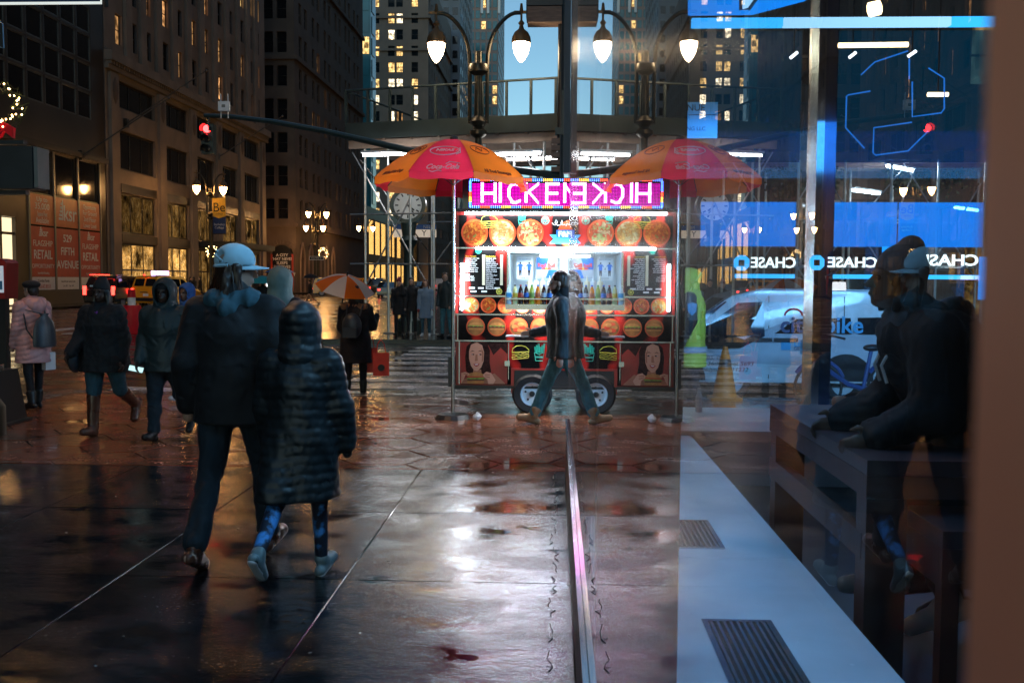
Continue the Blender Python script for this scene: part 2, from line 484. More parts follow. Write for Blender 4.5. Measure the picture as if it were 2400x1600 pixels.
# near pavement: a bed, concrete flags, granite hexagons, kerb stones
struct('pavement', MB().box((CURB_X + 0.02, -8, ROAD_Z), (9.0, CURB_Y - 0.02, -0.0065)), 'wet_joint')
pav = bpy.data.objects['pavement']
def flag(x0, x1, y0, y1, dz, g=0.006):
    o = MB()
    o.box((x0 + g, y0 + g, -0.006), (x1 - g, y1 - g, -0.001 + dz))
    return o.obj('paving_slab', 'wet_concrete', pav)
xs = [0.096 - 0.0, -1.15, -2.40, -3.65, -4.90, -6.15, -7.0]
ys = [HEX_Y, 6.93, 5.34, 3.75, 2.16, 0.57, -1.02, -2.61]
for i in range(len(xs) - 1):
    for j in range(len(ys) - 1):
        flag(xs[i + 1], xs[i], ys[j + 1], ys[j], RND.uniform(-0.0012, 0.0012))
tar = MB()                                      # broken seal along the foot of the glass front
rt = random.Random(21)
yy = 2.4
while yy < HEX_Y - .1:
    n = rt.randint(3, 7); x0 = 0.004 + rt.uniform(-.018, .014)
    pts = [(x0 + rt.uniform(-.016, .016), yy + .05 * k, 0.0005) for k in range(n)]
    tar.tube(pts, [rt.uniform(.0015, .0045) for _ in pts], 5)
    if rt.random() < .25: tar.tube([pts[1], (pts[1][0] - rt.uniform(.01, .04), pts[1][1] + .02, .0005)], .002, 5)
    yy += .05 * n + rt.uniform(-.02, .05)
o = tar.obj('joint_seal', mat('tar', (.006, .006, .006), .5), pav); o['kind'] = 'stuff'
fl = MB(); rt = random.Random(8)
for k in range(90):
    x, y = rt.uniform(-6.5, 0), rt.uniform(2.2, 12)
    r_ = rt.uniform(.004, .012)
    fl.add([(x + r_ * rt.uniform(.5, 1.3) * math.cos(a), y + r_ * rt.uniform(.5, 1.3) * math.sin(a), .002 + rt.uniform(0, .003)) for a in (0, 1.3, 2.6, 3.9, 5.1)], [(0, 1, 2, 3, 4)])
o = fl.obj('grit', mat('grit_pale', (.30, .29, .27), .6), None); setp(o, 'scattered pale flecks of paper and grit on the wet pavement', None, None, 'stuff')
hx = 0.43                                        # hexagons, flat sides towards the kerb
hexm = {}
def hex_tile(cx, cy, dz):
    poly = [(cx + (hx - 0.013) * math.cos(PI / 3 * k + 0.12), cy + (hx - 0.013) * math.sin(PI / 3 * k + 0.12)) for k in range(6)]
    lo_y, hi_y, lo_x = HEX_Y + 0.02, CURB_Y - 0.32, CURB_X + 0.32
    def clip(poly, f):
        out = []
        for a, b in zip(poly, poly[1:] + poly[:1]):
            fa, fb = f(a), f(b)
            if fa >= 0: out.append(a)
            if (fa < 0) != (fb < 0):
                t = fa / (fa - fb); out.append((a[0] + (b[0] - a[0]) * t, a[1] + (b[1] - a[1]) * t))
        return out
    for f in (lambda p: p[1] - lo_y, lambda p: hi_y - p[1], lambda p: p[0] - lo_x, lambda p: 5.0 - p[0]):
        poly = clip(poly, f)
        if len(poly) < 3: return
    m = MB()
    m.prism(poly, lambda a, b: (a, b, -0.006), lambda a, b: (a, b, -0.001 + dz))
    m.obj('hex_paver', 'wet_hex', pav)
cs, sn = math.cos(0.12), math.sin(0.12)
for i in range(-14, 12):
    for j in range(-3, 12):
        px, py = 1.5 * hx * i, math.sqrt(3) * hx * (j + 0.5 * (i & 1))
        hex_tile(px * cs - py * sn - 0.4, 10.0 + px * sn + py * cs, RND.uniform(-0.0018, 0.0015))
def kerb(a, b, w, z0, z1, n):
    a, b = Vector(a), Vector(b)
    d = (b - a) / n
    side = Vector((-d.y, d.x)).normalized() * w
    for i in range(n):
        p, q = a + d * i + d * 0.003, a + d * (i + 1) - d * 0.003
        MB().prism([(p.x, p.y), (q.x, q.y), (q.x + side.x, q.y + side.y), (p.x + side.x, p.y + side.y)],
                   lambda x, y: (x, y, z0), lambda x, y: (x, y, z1)).obj('kerb_stone', 'wet_kerb', pav)
kerb((9.0, CURB_Y - 0.3), (CURB_X + 0.3, CURB_Y - 0.3), -0.3, ROAD_Z - 0.01, 0.003, 9)
kerb((CURB_X + 0.3, CURB_Y), (CURB_X + 0.3, -8), -0.3, ROAD_Z - 0.01, 0.003, 12)
# far pavements
for nm, lo, hi in (('pavement', (CURB_X, FAR_Y, ROAD_Z), (120, 60, 0.0)), ('pavement', (-40, -30, ROAD_Z), (-27.5, 104, 0.0)),
                   ('pavement', (-40, 112, ROAD_Z), (-27.5, 700, 0.0)), ('pavement', (CURB_X, 60.02, ROAD_Z), (6, 700, 0.0))):
    struct(nm, MB().box(lo, hi), 'wet_concrete')
# zebra bars of the crossing ahead and of the one across the avenue
mb_i = 0
cw = thing('crosswalk', 'zebra crossing of worn white bars on wet asphalt ahead of the cart', 'crosswalk', (0, 0, ROAD_Z + 0.004))
cw['kind'] = 'structure'
y = CURB_Y + 0.55
while y < FAR_Y - 0.5:
    MB().box((-3.6, y, 0), (3.9, y + 0.55, 0.004)).obj('stripe', 'road_paint', cw)
    y += 1.18
cw2 = thing('crosswalk', 'zebra crossing over the avenue behind the pink coat walker', 'crosswalk', (0, 0, ROAD_Z + 0.004))
cw2['kind'] = 'structure'
for k in range(11):
    x = -24.5 + k * 1.5
    MB().box((x, 30.5, 0), (x + 0.6, 34.5, 0.004)).obj('stripe', 'road_paint', cw2)
st = thing('stop_line', 'worn white stop line on the avenue near the corner', 'road marking', (0, 0, ROAD_Z + 0.004))
st['kind'] = 'structure'
for x0, x1 in ((-6.9, -5.0), (-4.5, -2.9)):
    MB().prism([(x0, 15.0), (x1, 15.3), (x1, 15.55), (x0 - 0.3, 15.9)], lambda a, b: (a, b, 0), lambda a, b: (a, b, 0.004)).obj('stripe', 'road_paint', st)

# ------------------------------------------------------------------ buildings
UP = Vector((0, 0, 1))
def wall(parent, o, u, us, zs, holes, m, depth=0.3, name='wall'):
    "a facade with real openings: o origin (z ignored), u direction, us/zs extents, holes (u0,u1,z0,z1)"
    o, u = Vector((o[0], o[1], 0)), Vector((u[0], u[1], 0)).normalized()
    inn = UP.cross(u)
    bu = sorted({us[0], us[1]} | {round(h[0], 3) for h in holes} | {round(h[1], 3) for h in holes})
    bz = sorted({zs[0], zs[1]} | {round(h[2], 3) for h in holes} | {round(h[3], 3) for h in holes})
    mbx = MB()
    pt = lambda a, z, d=0.0: o + u * a + inn * d + UP * z
    for i in range(len(bu) - 1):
        run = None
        for j in range(len(bz) - 1):
            cu, cz = (bu[i] + bu[i + 1]) / 2, (bz[j] + bz[j + 1]) / 2
            if any(h[0] < cu < h[1] and h[2] < cz < h[3] for h in holes):
                if run is not None: mbx.quad(pt(bu[i], run), pt(bu[i + 1], run), pt(bu[i + 1], bz[j]), pt(bu[i], bz[j]))
                run = None
            elif run is None: run = bz[j]
        if run is not None: mbx.quad(pt(bu[i], run), pt(bu[i + 1], run), pt(bu[i + 1], bz[-1]), pt(bu[i], bz[-1]))
    for a, b, c, d in holes:
        mbx.quad(pt(a, c), pt(b, c), pt(b, c, depth), pt(a, c, depth))
        mbx.quad(pt(a, d), pt(b, d), pt(b, d, depth), pt(a, d, depth))
        mbx.quad(pt(a, c), pt(a, d), pt(a, d, depth), pt(a, c, depth))
        mbx.quad(pt(b, c), pt(b, d), pt(b, d, depth), pt(b, c, depth))
    return mbx.obj(name, m, parent)
WIN = {}
def win_mesh(kind, w, h, frame, pane, cols=1, rows=2, fw=0.07):
    key = (kind, round(w, 2), round(h, 2), frame, pane, cols, rows)
    if key not in WIN:
        m = MB()
        m.mat(0)
        m.box((-w / 2, -0.03, 0), (-w / 2 + fw, 0.05, h)); m.box((w / 2 - fw, -0.03, 0), (w / 2, 0.05, h))
        m.box((-w / 2 + fw, -0.03, 0), (w / 2 - fw, 0.05, fw)); m.box((-w / 2 + fw, -0.03, h - fw), (w / 2 - fw, 0.05, h))
        for k in range(1, cols):
            x = -w / 2 + w * k / cols
            m.box((x - fw * 0.4, -0.02, fw), (x + fw * 0.4, 0.045, h - fw))
        for k in range(1, rows):
            z = h * k / rows
            m.box((-w / 2 + fw, -0.035, z - fw * 0.4), (w / 2 - fw, 0.03, z + fw * 0.4))
        m.mat(1)
        m.quad((-w / 2 + fw * 0.5, 0.03, fw * 0.5), (w / 2 - fw * 0.5, 0.03, fw * 0.5), (w / 2 - fw * 0.5, 0.03, h - fw * 0.5), (-w / 2 + fw * 0.5, 0.03, h - fw * 0.5))
        WIN[key] = m.mesh('window', [frame, pane])
    return WIN[key]
def put_win(parent, o, u, hole, me, depth=0.2, name='window'):
    o, u = Vector((o[0], o[1], 0)), Vector((u[0], u[1], 0)).normalized()
    inn = UP.cross(u)
    p = o + u * ((hole[0] + hole[1]) / 2) + inn * depth + UP * hole[2]
    return link(name, me, parent, p, (0, 0, math.atan2(u.y, u.x)))
def shell(parent, lo, hi, m, skip=()):
    "the plain sides and roof behind a facade"
    x0, y0, z0 = lo; x1, y1, z1 = hi
    s = MB()
    if 'E' not in skip: s.quad((x1, y0, z0), (x1, y1, z0), (x1, y1, z1), (x1, y0, z1))
    if 'W' not in skip: s.quad((x0, y0, z0), (x0, y1, z0), (x0, y1, z1), (x0, y0, z1))
    if 'S' not in skip: s.quad((x0, y0, z0), (x1, y0, z0), (x1, y0, z1), (x0, y0, z1))
    if 'N' not in skip: s.quad((x0, y1, z0), (x1, y1, z0), (x1, y1, z1), (x0, y1, z1))
    s.quad((x0, y0, z1), (x1, y0, z1), (x1, y1, z1), (x0, y1, z1))
    return s.obj('wall', m, parent)
LX = -30.5
rb = random.Random(5)

# ---- dark granite building with the letting posters
b1 = thing('office_building', 'dark granite building with black curtain wall and red letting posters at street level', 'building')
EX = (1, 0, 0); NY = (0, 1, 0)
Y0, Y1 = 33.0, 66.6
g_holes = []
bay = [(y - Y0, y + 1.86 - Y0) for y in [34.4 + 2.04 * k for k in range(16)] if y + 1.86 < 66.4]
for a, b in bay:
    z = 11.9
    while z < 34:
        g_holes.append((round(a, 3), round(b, 3), round(z, 3), round(z + 1.72, 3))); z += 1.85
sign_u = [(56.8, 59.5), (59.75, 62.55), (62.8, 65.6)]
low = [(a - Y0, b - Y0, 0.85, 9.2) for a, b in sign_u] + [(52.6 - Y0, 55.2 - Y0, 0.05, 5.0), (46.0 - Y0, 51.5 - Y0, 0.3, 5.4), (39.0 - Y0, 44.5 - Y0, 0.3, 5.4)]
wall(b1, (LX, Y0), NY, (0, Y1 - Y0), (0, 36), g_holes + low, 'dark_stone', 0.22)
shell(b1, (-55, Y0, 0), (LX, Y1, 36), 'dark_stone', 'E')
gl = win_mesh('curtain', 1.86, 1.72, 'grey_metal', 'dark_window', 1, 1, 0.09)
for h in g_holes:
    if h[2] < 30: put_win(b1, (LX, Y0), NY, h, gl, 0.06)
tl = win_mesh('transom', 2.7, 2.7, 'bronze', 'dark_window', 1, 1, 0.1)
for a, b in sign_u: put_win(b1, (LX, Y0), NY, (a - Y0, b - Y0, 6.5, 9.2), tl, 0.1)
mbx = MB()
for k in range(4):
    yy = (56.66, 59.62, 62.67, 65.72)[k]
    mbx.box((LX - 0.2, yy - 0.09, 0.85), (LX + 0.06, yy + 0.09, 9.2))
mbx.obj('mullion', 'grey_metal', b1)
MB().box((LX - 0.02, 33, 9.25), (LX + 0.25, 66.6, 9.6)).obj('band_course', 'bronze', b1)
dr = MB().mat(0).box((LX - .8, 52.7, 0.05), (LX - .7, 57.2, 5.0)).mat(1).box((LX - 0.15, 53.8, 0.05), (LX - 0.08, 53.95, 5)).box((LX - 0.15, 52.6, 4.0), (LX - 0.08, 55.2, 4.15))
dr.obj('doorway', [lamp_mat('shop_cream', (1.0, 0.78, 0.45), 0.9), 'bronze'], b1)
for a, b in ((46.0, 51.5), (39.0, 44.5)):
    put_win(b1, (LX, Y0), NY, (a - Y0, b - Y0, 0.3, 5.4), win_mesh('shop', b - a, 5.1, 'bronze', 'dark_window', 3, 2, 0.12), 0.12)
# letting posters: flat prints on the glass
def poster(u0, u1, z0, z1, m, name='poster'):
    return MB().box((LX - 0.02, u0, z0), (LX + 0.01, u1, z1)).obj(name, m, b1)
def ptext(s, y, z, size, m='white_print', w=None, bold=0.0):
    return text(s, size, (LX + 0.016, y, z), (0, 1, 0), (0, 0, 1), m, b1, 'lettering', bold=bold, width=w)
cols = [(56.78, 59.52), (59.74, 62.56), (62.79, 65.62)]
for i, (a, b) in enumerate(cols):
    poster(a, b, 4.72, 6.5, 'orange_print'); poster(a, b, 1.66, 4.62, 'red_print'); poster(a, b, 0.88, 1.65, 'white_print')
c0, c1, c2 = [(a + b) / 2 for a, b in cols]
def ksr(y, z, s):
    ptext('ksr', y + 0.22 * s, z, s, bold=0.01 * s)
    m = MB()
    for k in range(5):
        z0 = z - 0.30 * s + k * 0.17 * s
        w = 0.34 * s * (1 - k / 6.5)
        yb = y - 0.50 * s
        m.box((LX + 0.012, yb - w, z0), (LX + 0.016, yb - 0.02 * s, z0 + 0.11 * s))
    m.box((LX + 0.012, y - 0.50 * s, z - 0.30 * s), (LX + 0.016, y - 0.42 * s, z + 0.62 * s))
    m.obj('emblem', 'white_print', b1)
for s, z, h in (('Up to', 6.22, 0.40), ('35,000', 5.80, 0.52), ('Square Feet', 5.36, 0.40), ('Available', 4.98, 0.50)): ptext(s, c0, z, h, w=1.5 if h < .5 else 2.1)
ksr(c1 + 0.1, 5.55, 1.35)
for s, z in (('Opportunity', 6.18), ('For Ground', 5.78), ('2nd Floor', 5.38), ('Lower Level', 4.98)): ptext(s, c2, z, 0.42, w=2.2)
for c in (c0, c2):
    ksr(c + 0.1, 4.25, 0.62)
    ptext('FLAGSHIP', c, 3.62, 0.50, w=2.35); ptext('RETAIL', c, 2.95, 0.74, w=2.35, bold=0.012); ptext('OPPORTUNITY', c, 2.28, 0.36, w=2.35); ptext('Incredible Branding', c, 1.88, 0.2, w=1.8)
ptext('529', c1, 4.02, 0.64, bold=0.012, w=1.25); ptext('FIFTH', c1, 3.22, 0.68, bold=0.012, w=1.95); ptext('AVENUE', c1, 2.40, 0.68, bold=0.012, w=2.5)
ptext('Caroline Banks', c0, 1.42, 0.24, 'black_print', 1.7); ptext('516.647.8551', c0, 1.08, 0.32, 'red_print', 2.1)
ptext('Kenneth Breslin  Solomon Tawile', c1, 1.38, 0.15, 'black_print', 2.3); ptext('Ext. 103     Ext. 118', c1, 1.10, 0.15, 'black_print', 1.9)

# ---- limestone department store
b2 = thing('department_store', 'long limestone store with bronze showcase windows, cornice and lit office windows above', 'building')
Y0, Y1 = 66.8, 104.0
bays = [(69.0, 75.2), (77.2, 82.0), (83.7, 88.4), (90.1, 94.8), (96.5, 101.6)]
bay2 = [(a - Y0, b - Y0) for a, b in bays]
levels = [(0.25, 4.1), (4.75, 7.6), (9.2, 11.95), (13.45, 15.35)]
holes = [(a, b, z0, z1) for a, b in bay2 for z0, z1 in levels]
ucols = [69.1, 71.6, 74.1, 77.5, 80.4, 83.6, 86.6, 90.2, 93.2, 96.6, 99.3, 101.6]
urows = [17.75 + 3.3 * k for k in range(6)]
uph = [(c - 0.55 - Y0, c + 0.55 - Y0, z, z + 2.1) for c in ucols for z in urows]
wall(b2, (LX, Y0), NY, (0, Y1 - Y0), (0, 44), [tuple(round(x, 3) for x in h) for h in holes + uph], 'limestone', 0.35)
shell(b2, (-60, Y0, 0), (LX, Y1, 44), 'limestone', 'E')
def gold(name, strength, dens):
    m = bpy.data.materials.new(name); m.use_nodes = True
    nt = m.node_tree; nt.nodes.remove(nt.nodes['Principled BSDF']); L = nt.links.new
    g = nt.nodes.new('ShaderNodeNewGeometry')
    mp = nt.nodes.new('ShaderNodeMapping'); mp.inputs['Scale'].default_value = (1, 6, 1.2)
    L(g.outputs['Position'], mp.inputs[0])
    n = nt.nodes.new('ShaderNodeTexNoise'); n.inputs['Scale'].default_value = dens; n.inputs['Detail'].default_value = 5; n.inputs['Roughness'].default_value = 0.7
    L(mp.outputs[0], n.inputs[0])
    r = nt.nodes.new('ShaderNodeValToRGB')
    r.color_ramp.elements[0].position = 0.40; r.color_ramp.elements[0].color = (0.02, 0.010, 0.003, 1)
    r.color_ramp.elements[1].position = 0.74; r.color_ramp.elements[1].color = (1.0, 0.80, 0.42, 1)
    k_ = r.color_ramp.elements.new(0.56); k_.color = (0.42, 0.20, 0.04, 1)
    L(n.outputs[0], r.inputs[0])
    e = nt.nodes.new('ShaderNodeEmission')
    oi = nt.nodes.new('ShaderNodeObjectInfo'); n2 = nt.nodes.new('ShaderNodeTexNoise'); n2.inputs['Scale'].default_value = .8; n2.inputs['Detail'].default_value = 4; L(g.outputs['Position'], n2.inputs[0])
    q = nt.nodes.new('ShaderNodeMapRange'); q.inputs[1].default_value = .36; q.inputs[2].default_value = .62; q.inputs[3].default_value = .05 * strength; q.inputs[4].default_value = 1.5 * strength; L(n2.outputs[0], q.inputs[0])
    w = nt.nodes.new('ShaderNodeMapRange'); w.inputs[3].default_value = .45; w.inputs[4].default_value = 1.25; L(oi.outputs['Random'], w.inputs[0])
    mm_ = nt.nodes.new('ShaderNodeMath'); mm_.operation = 'MULTIPLY'; L(q.outputs[0], mm_.inputs[0]); L(w.outputs[0], mm_.inputs[1]); L(mm_.outputs[0], e.inputs[1])
    L(r.outputs[0], e.inputs[0]); L(e.outputs[0], nt.nodes['Material Output'].inputs[0])
    MATS[name] = m
gold('gold_display', 1.6, 4.5); gold('gold_display_dim', 0.26, 3.0); gold('gold_spandrel', 0.15, 0.6)
for i, (a, b) in enumerate(bay2):
    for k, (z0, z1) in enumerate(levels):
        pane = ('gold_display' if i < 2 else 'gold_display_dim', 'gold_display_dim', 'dark_window', 'dark_window')[k]
        put_win(b2, (LX, Y0), NY, (a, b, z0, z1), win_mesh('showcase', b - a, z1 - z0, 'bronze', pane, 3, 2 if k == 0 else 1, 0.14), 0.24, 'showcase_window')
    if i == 2: continue
for i, (a, b) in enumerate(bay2):
    for z0, z1, m in ((4.1, 4.75, 'bronze'), (7.6, 8.25, 'bronze')):
        MB().box((LX - 0.05, a + Y0, z0 + 0.03), (LX + 0.04, b + Y0, z1 - 0.03)).obj('spandrel_panel', m, b2)
m = MB()
for p in [67.9, 76.2, 82.85, 89.25, 95.65, 102.7]:
    m.box((LX + 0.002, p - 0.62, 0), (LX + 0.22, p + 0.62, 15.6))
m.obj('pilaster', 'limestone', b2)
for p in [67.9, 76.2, 82.85, 89.25, 95.65, 102.7]:
    d = MB().lathe([(0.05, -0.9), (0.34, -0.5), (0.42, 0), (0.34, 0.5), (0.05, 0.9)], (LX + 0.24, p, 14.4), 12, 0.25, 1)
    d.obj('medallion', 'brown_stone', b2, True)
MB().box((LX + 0.003, Y0, 16.3), (LX + 0.55, Y1 + 0.3, 16.95)).box((LX + 0.003, Y0, 15.75), (LX + 0.28, Y1 + 0.2, 16.05)).obj('cornice', 'limestone', b2)
m = MB()
for k in range(92):
    m.box((LX + 0.004, Y0 + 0.1 + k * 0.404, 16.06), (LX + 0.42, Y0 + 0.3 + k * 0.404, 16.29))
o = m.obj('dentils', 'limestone', b2); o['kind'] = 'stuff'
m = MB()
for a, b in zip(ucols[:-1], ucols[1:]):
    c = (a + b) / 2
    m.box((LX + 0.002, c - 0.5, 17.0), (LX + 0.25, c + 0.5, 44))
o = m.obj('pier', 'limestone', b2)
lit = {(1, 2): 'lit_window_dim', (2, 1): 'lit_window_orange', (3, 1): 'lit_window_orange', (0, 0): 'lit_window_dim', (6, 1): 'lit_window_dim', (7, 0): 'lit_window_orange', (7, 3): 'lit_window', (8, 3): 'lit_window', (10, 3): 'lit_window',
       (11, 3): 'lit_window', (2, 2): 'lit_window_orange', (5, 1): 'lit_window_dim', (7, 1): 'lit_window_dim', (8, 4): 'lit_window', (9, 3): 'lit_window', (10, 0): 'lit_window_dim', (11, 1): 'lit_window_orange', (11, 4): 'lit_window', (9, 1): 'lit_window_dim', (6, 2): 'lit_window_orange', (0, 2): 'lit_window', (4, 0): 'lit_window_dim'}
for i, c in enumerate(ucols):
    for j, z in enumerate(urows):
        put_win(b2, (LX, Y0), NY, (c - 0.55 - Y0, c + 0.55 - Y0, z, z + 2.1), win_mesh('sash', 1.1, 2.1, 'bronze', lit.get((i, j), 'dark_window'), 1, 2, 0.06), 0.22)
for p, a in ((69.8, 24), (89.0, 24), (63.0, 20)):
    f = thing('flagpole', {69.8: 'bare flagpole slanting out of the limestone store above its corner showcase', 89.0: 'bare flagpole slanting from the middle of the limestone store front', 63.0: 'bare flagpole slanting off the granite building over the posters'}[p], 'flagpole', (LX, p, 12.5 if p > 65 else 9.4), group='bare flagpoles')
    MB().cyl((0.2, 0, 0), (6.2, -1.0, 3.4), 0.06, 0.035, 8).ball((6.25, -1.0, 3.43), 0.09).obj('pole', 'grey_metal', f, True)
    MB().box((-0.02, -0.2, -0.3), (0.25, 0.2, 0.3)).obj('bracket', 'bronze', f)
MB().mat(0).box((LX + 0.05, 84.0, 4.3), (LX + 3.2, 96.0, 4.75)).mat(1).box((LX + 0.05, 84.2, 4.22), (LX + 3.0, 95.8, 4.295)).obj('entrance_canopy', ['black_metal', 'bronze'], b2)

# ---- brown corner building with arched doorway
b3 = thing('corner_building', 'brown stone corner block with an arched doorway and gothic arcade', 'building')
FY = 112.5; KX = -29.6
fw = [(-36.2, -34.9), (-33.15, -32.0), (-31.6, -30.45)]
rowsz = [8.4 + 3.72 * k for k in range(9)]
fh = [(a + 40, b + 40, z, z + 2.3) for a, b in fw for z in rowsz]
wall(b3, (-40, FY), EX, (0, 40 + KX), (0, 46), [tuple(round(x, 3) for x in h) for h in fh] + [(7.6, 10.1, 0.05, 5.0)], 'brown_stone', 0.4)
scol = [c + d for c in (115.2, 121.4, 127.6, 133.8, 140.0, 146.2) for d in (0, 2.5)]
sh = [(c - FY - 0.65, c - FY + 0.65, z, z + 2.3) for c in scol for z in rowsz]
arch_c = [115.4, 119.4, 123.4, 127.4, 131.4]
wall(b3, (KX, FY), NY, (0, 40), (0, 46), [tuple(round(x, 3) for x in h) for h in sh] + [(c - FY - 0.9, c - FY + 0.9, 0.05, 5.6) for c in arch_c], 'brown_stone', 0.4)
shell(b3, (-40, FY, 0), (KX, FY + 40, 46), 'brown_stone', 'ES')
for h in fh: put_win(b3, (-40, FY), EX, h, win_mesh('pair', h[1] - h[0], 2.3, 'bronze', 'lit_window_dim' if rb.random() < .10 else 'dark_window', 1, 2, .08), 0.25)
for h in sh: put_win(b3, (KX, FY), NY, h, win_mesh('pair', 1.3, 2.3, 'bronze', 'lit_window_dim' if rb.random() < .08 else 'dark_window', 1, 2, .08), 0.25)
for z in (7.5, 26.2, 37.6):
    MB().box((-40, FY - 0.35, z), (KX + 0.35, FY - 0.003, z + 0.45)).box((KX + 0.003, FY - 0.002, z), (KX + 0.35, FY + 40, z + 0.45)).obj('band_course', 'brown_stone', b3)
# arched surround, banner
m = MB()
for k in range(13):
    a0, a1 = PI * k / 13, PI * (k + 1) / 13
    m.prism([(r * math.cos(a), r * math.sin(a)) for r, a in ((1.3, a0), (1.75, a0), (1.75, a1 - 0.02), (1.3, a1 - 0.02))],
            lambda a, b: (-31.15 + a, FY - 0.22, 4.3 + b), lambda a, b: (-31.15 + a, FY - 0.003, 4.3 + b))
m.obj('arch', 'brown_stone', b3)
m = MB()
poly = [(-1.12, 0.2), (1.12, 0.2)] + [(1.12 * math.cos(a), 4.3 + 1.12 * math.sin(a)) for a in [PI * k / 14 for k in range(15)]]
m.prism(poly, lambda a, b: (-31.15 + a, FY - 0.12, b), lambda a, b: (-31.15 + a, FY - 0.05, b))
m.obj('banner', 'black_print', b3)
for sx in (-1.20, 1.20):
    MB().box((-31.15 + sx - 0.1, FY - 0.14, 0.2), (-31.15 + sx + 0.1, FY - 0.04, 4.4)).obj('banner_edge', 'red_print', b3)
text('A CITY\nTHAT NEVER\nSLEEPS\nDESERVES\nA LINEUP\nTHAT DOESN\'T\nQUIT', 0.44, (-31.15, FY - 0.125, 2.95), (1, 0, 0), (0, 0, 1), 'white_print', b3, bold=0.01)
for c in arch_c:
    lit3 = rb.random() < 0.5
    o = MB()
    pts = [(-0.9, 0.05), (0.9, 0.05), (0.9, 3.9), (0.55, 4.8), (0, 5.45), (-0.55, 4.8), (-0.9, 3.9)]
    o.prism(pts, lambda a, b: (KX - 0.3, c + a, b), lambda a, b: (KX - 0.24, c + a, b))
    o.obj('gothic_window', 'lit_window_dim' if lit3 else 'dark_window', b3)
    rim = MB()
    pr = [(-1.0, 3.9), (-0.62, 4.95), (0, 5.75), (0.62, 4.95), (1.0, 3.9)]
    rim.tube([(KX + 0.06, c + a, b) for a, b in [(-1.0, 0.05)] + pr + [(1.0, 0.05)]], 0.13, 6)
    rim.obj('gothic_arch', 'pale_stone', b3)

# ---- pale office block with lit windows
b4 = thing('pale_office_block', 'pale stone office block with a grid of warm lit sash windows', 'building')
FY4, X4 = 214.0, -27.5
cols4 = [-40.6, -38.7, -35.4, -33.65, -30.4]
rows4 = [4.5 + 3.42 * k for k in range(17)]
h4 = [(c + 46 - 0.72, c + 46 + 0.72, z, z + 2.15) for c in cols4 for z in rows4]
wall(b4, (-46, FY4), EX, (0, 46 + X4), (0, 66), [tuple(round(x, 3) for x in h) for h in h4], 'pale_stone', 0.35)
s4 = [(2.5 + 4.2 * k - 0.8, 2.5 + 4.2 * k + 0.8, z, z + 2.15) for k in range(10) for z in rows4]
wall(b4, (X4, FY4), NY, (0, 46), (0, 66), [tuple(round(x, 3) for x in h) for h in s4], 'pale_stone', 0.35)
shell(b4, (-46, FY4, 0), (X4, FY4 + 46, 66), 'pale_stone', 'ES')
pat = {13: 'dwdwd', 12: 'ddwwd', 11: 'wwWWw', 10: 'wWddW', 9: 'ddWoW', 8: 'wdWWW', 7: 'ddodd', 6: 'wwdod', 5: 'ddWWW', 4: 'wWwdW', 3: 'owWWd', 2: 'wwwww', 1: 'WwWWw', 0: 'wwwww', 14: 'dwWdd', 15: 'wdwWd', 16: 'wwddw'}
kinds = {'d': 'dark_window', 'w': 'lit_window', 'W': 'lit_window_white', 'o': 'lit_window_dim'}
for j, z in enumerate(rows4):
    for i, c in enumerate(cols4):
        put_win(b4, (-46, FY4), EX, (c + 46 - .72, c + 46 + .72, z, z + 2.15), win_mesh('sash4', 1.44, 2.15, 'bronze', kinds[pat[j][i]], 1, 2, .09), 0.2)
for h in s4: put_win(b4, (X4, FY4), NY, h, win_mesh('sash4', 1.6, 2.15, 'bronze', 'lit_window_dim' if rb.random() < .12 else 'dark_window', 1, 2, .09), 0.2)
for z in (50.0, 56.8): MB().box((-46, FY4 - .5, z), (X4 + .5, FY4 - .003, z + .5)).box((X4 + .003, FY4 - .002, z), (X4 + .5, FY4 + 46, z + .5)).obj('band_course', 'pale_stone', b4)
# low lit shops between the corner block and the pale block
b6 = thing('glass_storefront', 'low glass storefront glowing yellow far up the avenue', 'building')
wall(b6, (-29.5, 155), NY, (0, 58), (0, 13), [(1.5 + 5.6 * k, 6.5 + 5.6 * k, z0, z1) for k in range(10) for z0, z1 in ((0.4, 4.4), (5.4, 11.2))], 'bronze', 0.3)
shell(b6, (-45, 155, 0), (-29.5, 213, 13), 'bronze', 'E')
for k in range(10):
    for z0, z1, mm in ((0.4, 4.4, 'shop_gold'), (5.4, 11.2, 'gold_display_dim' if k > 5 else 'shop_gold')):
        put_win(b6, (-29.5, 155), NY, (1.5 + 5.6 * k, 6.5 + 5.6 * k, z0, z1), win_mesh('shopfront', 5.0, z1 - z0, 'bronze', mm, 6, 1, .2), 0.15)
# grey slab and blue glass tower
def far_tower(name, label, x0, x1, y, h, m, wm, nx, nz, ww, wh, depth=40, z0=3.0):
    b = thing(name, label, 'building')
    MB().box((x0, y, 0), (x1, y + depth, h)).obj('wall', m, b)
    w = MB()
    dz = (h - z0) / nz
    for i in range(nx):
        cx = x0 + (x1 - x0) * (i + 0.5) / nx
        for j in range(nz):
            zz = z0 + dz * (j + 0.2)
            w.mat(1 if rb.random() < 0.07 else 0).box((cx - ww / 2, y - 0.12, zz), (cx + ww / 2, y - 0.02, zz + wh))
    for i in range(int(depth / 4.5)):
        cy_ = y + 4.5 * (i + 0.5)
        for j in range(nz):
            zz = z0 + dz * (j + 0.2)
            w.mat(0).box((x1 + 0.02, cy_ - ww / 2, zz), (x1 + 0.12, cy_ + ww / 2, zz + wh))
    o = w.obj('window', [wm, 'lit_window'], b); o['kind'] = 'stuff'
    return b
far_tower('grey_slab', 'slim grey office slab behind the pale block', -35, -25.5, 262, 84, 'grey_facade', 'dark_window', 4, 22, 1.3, 1.9)
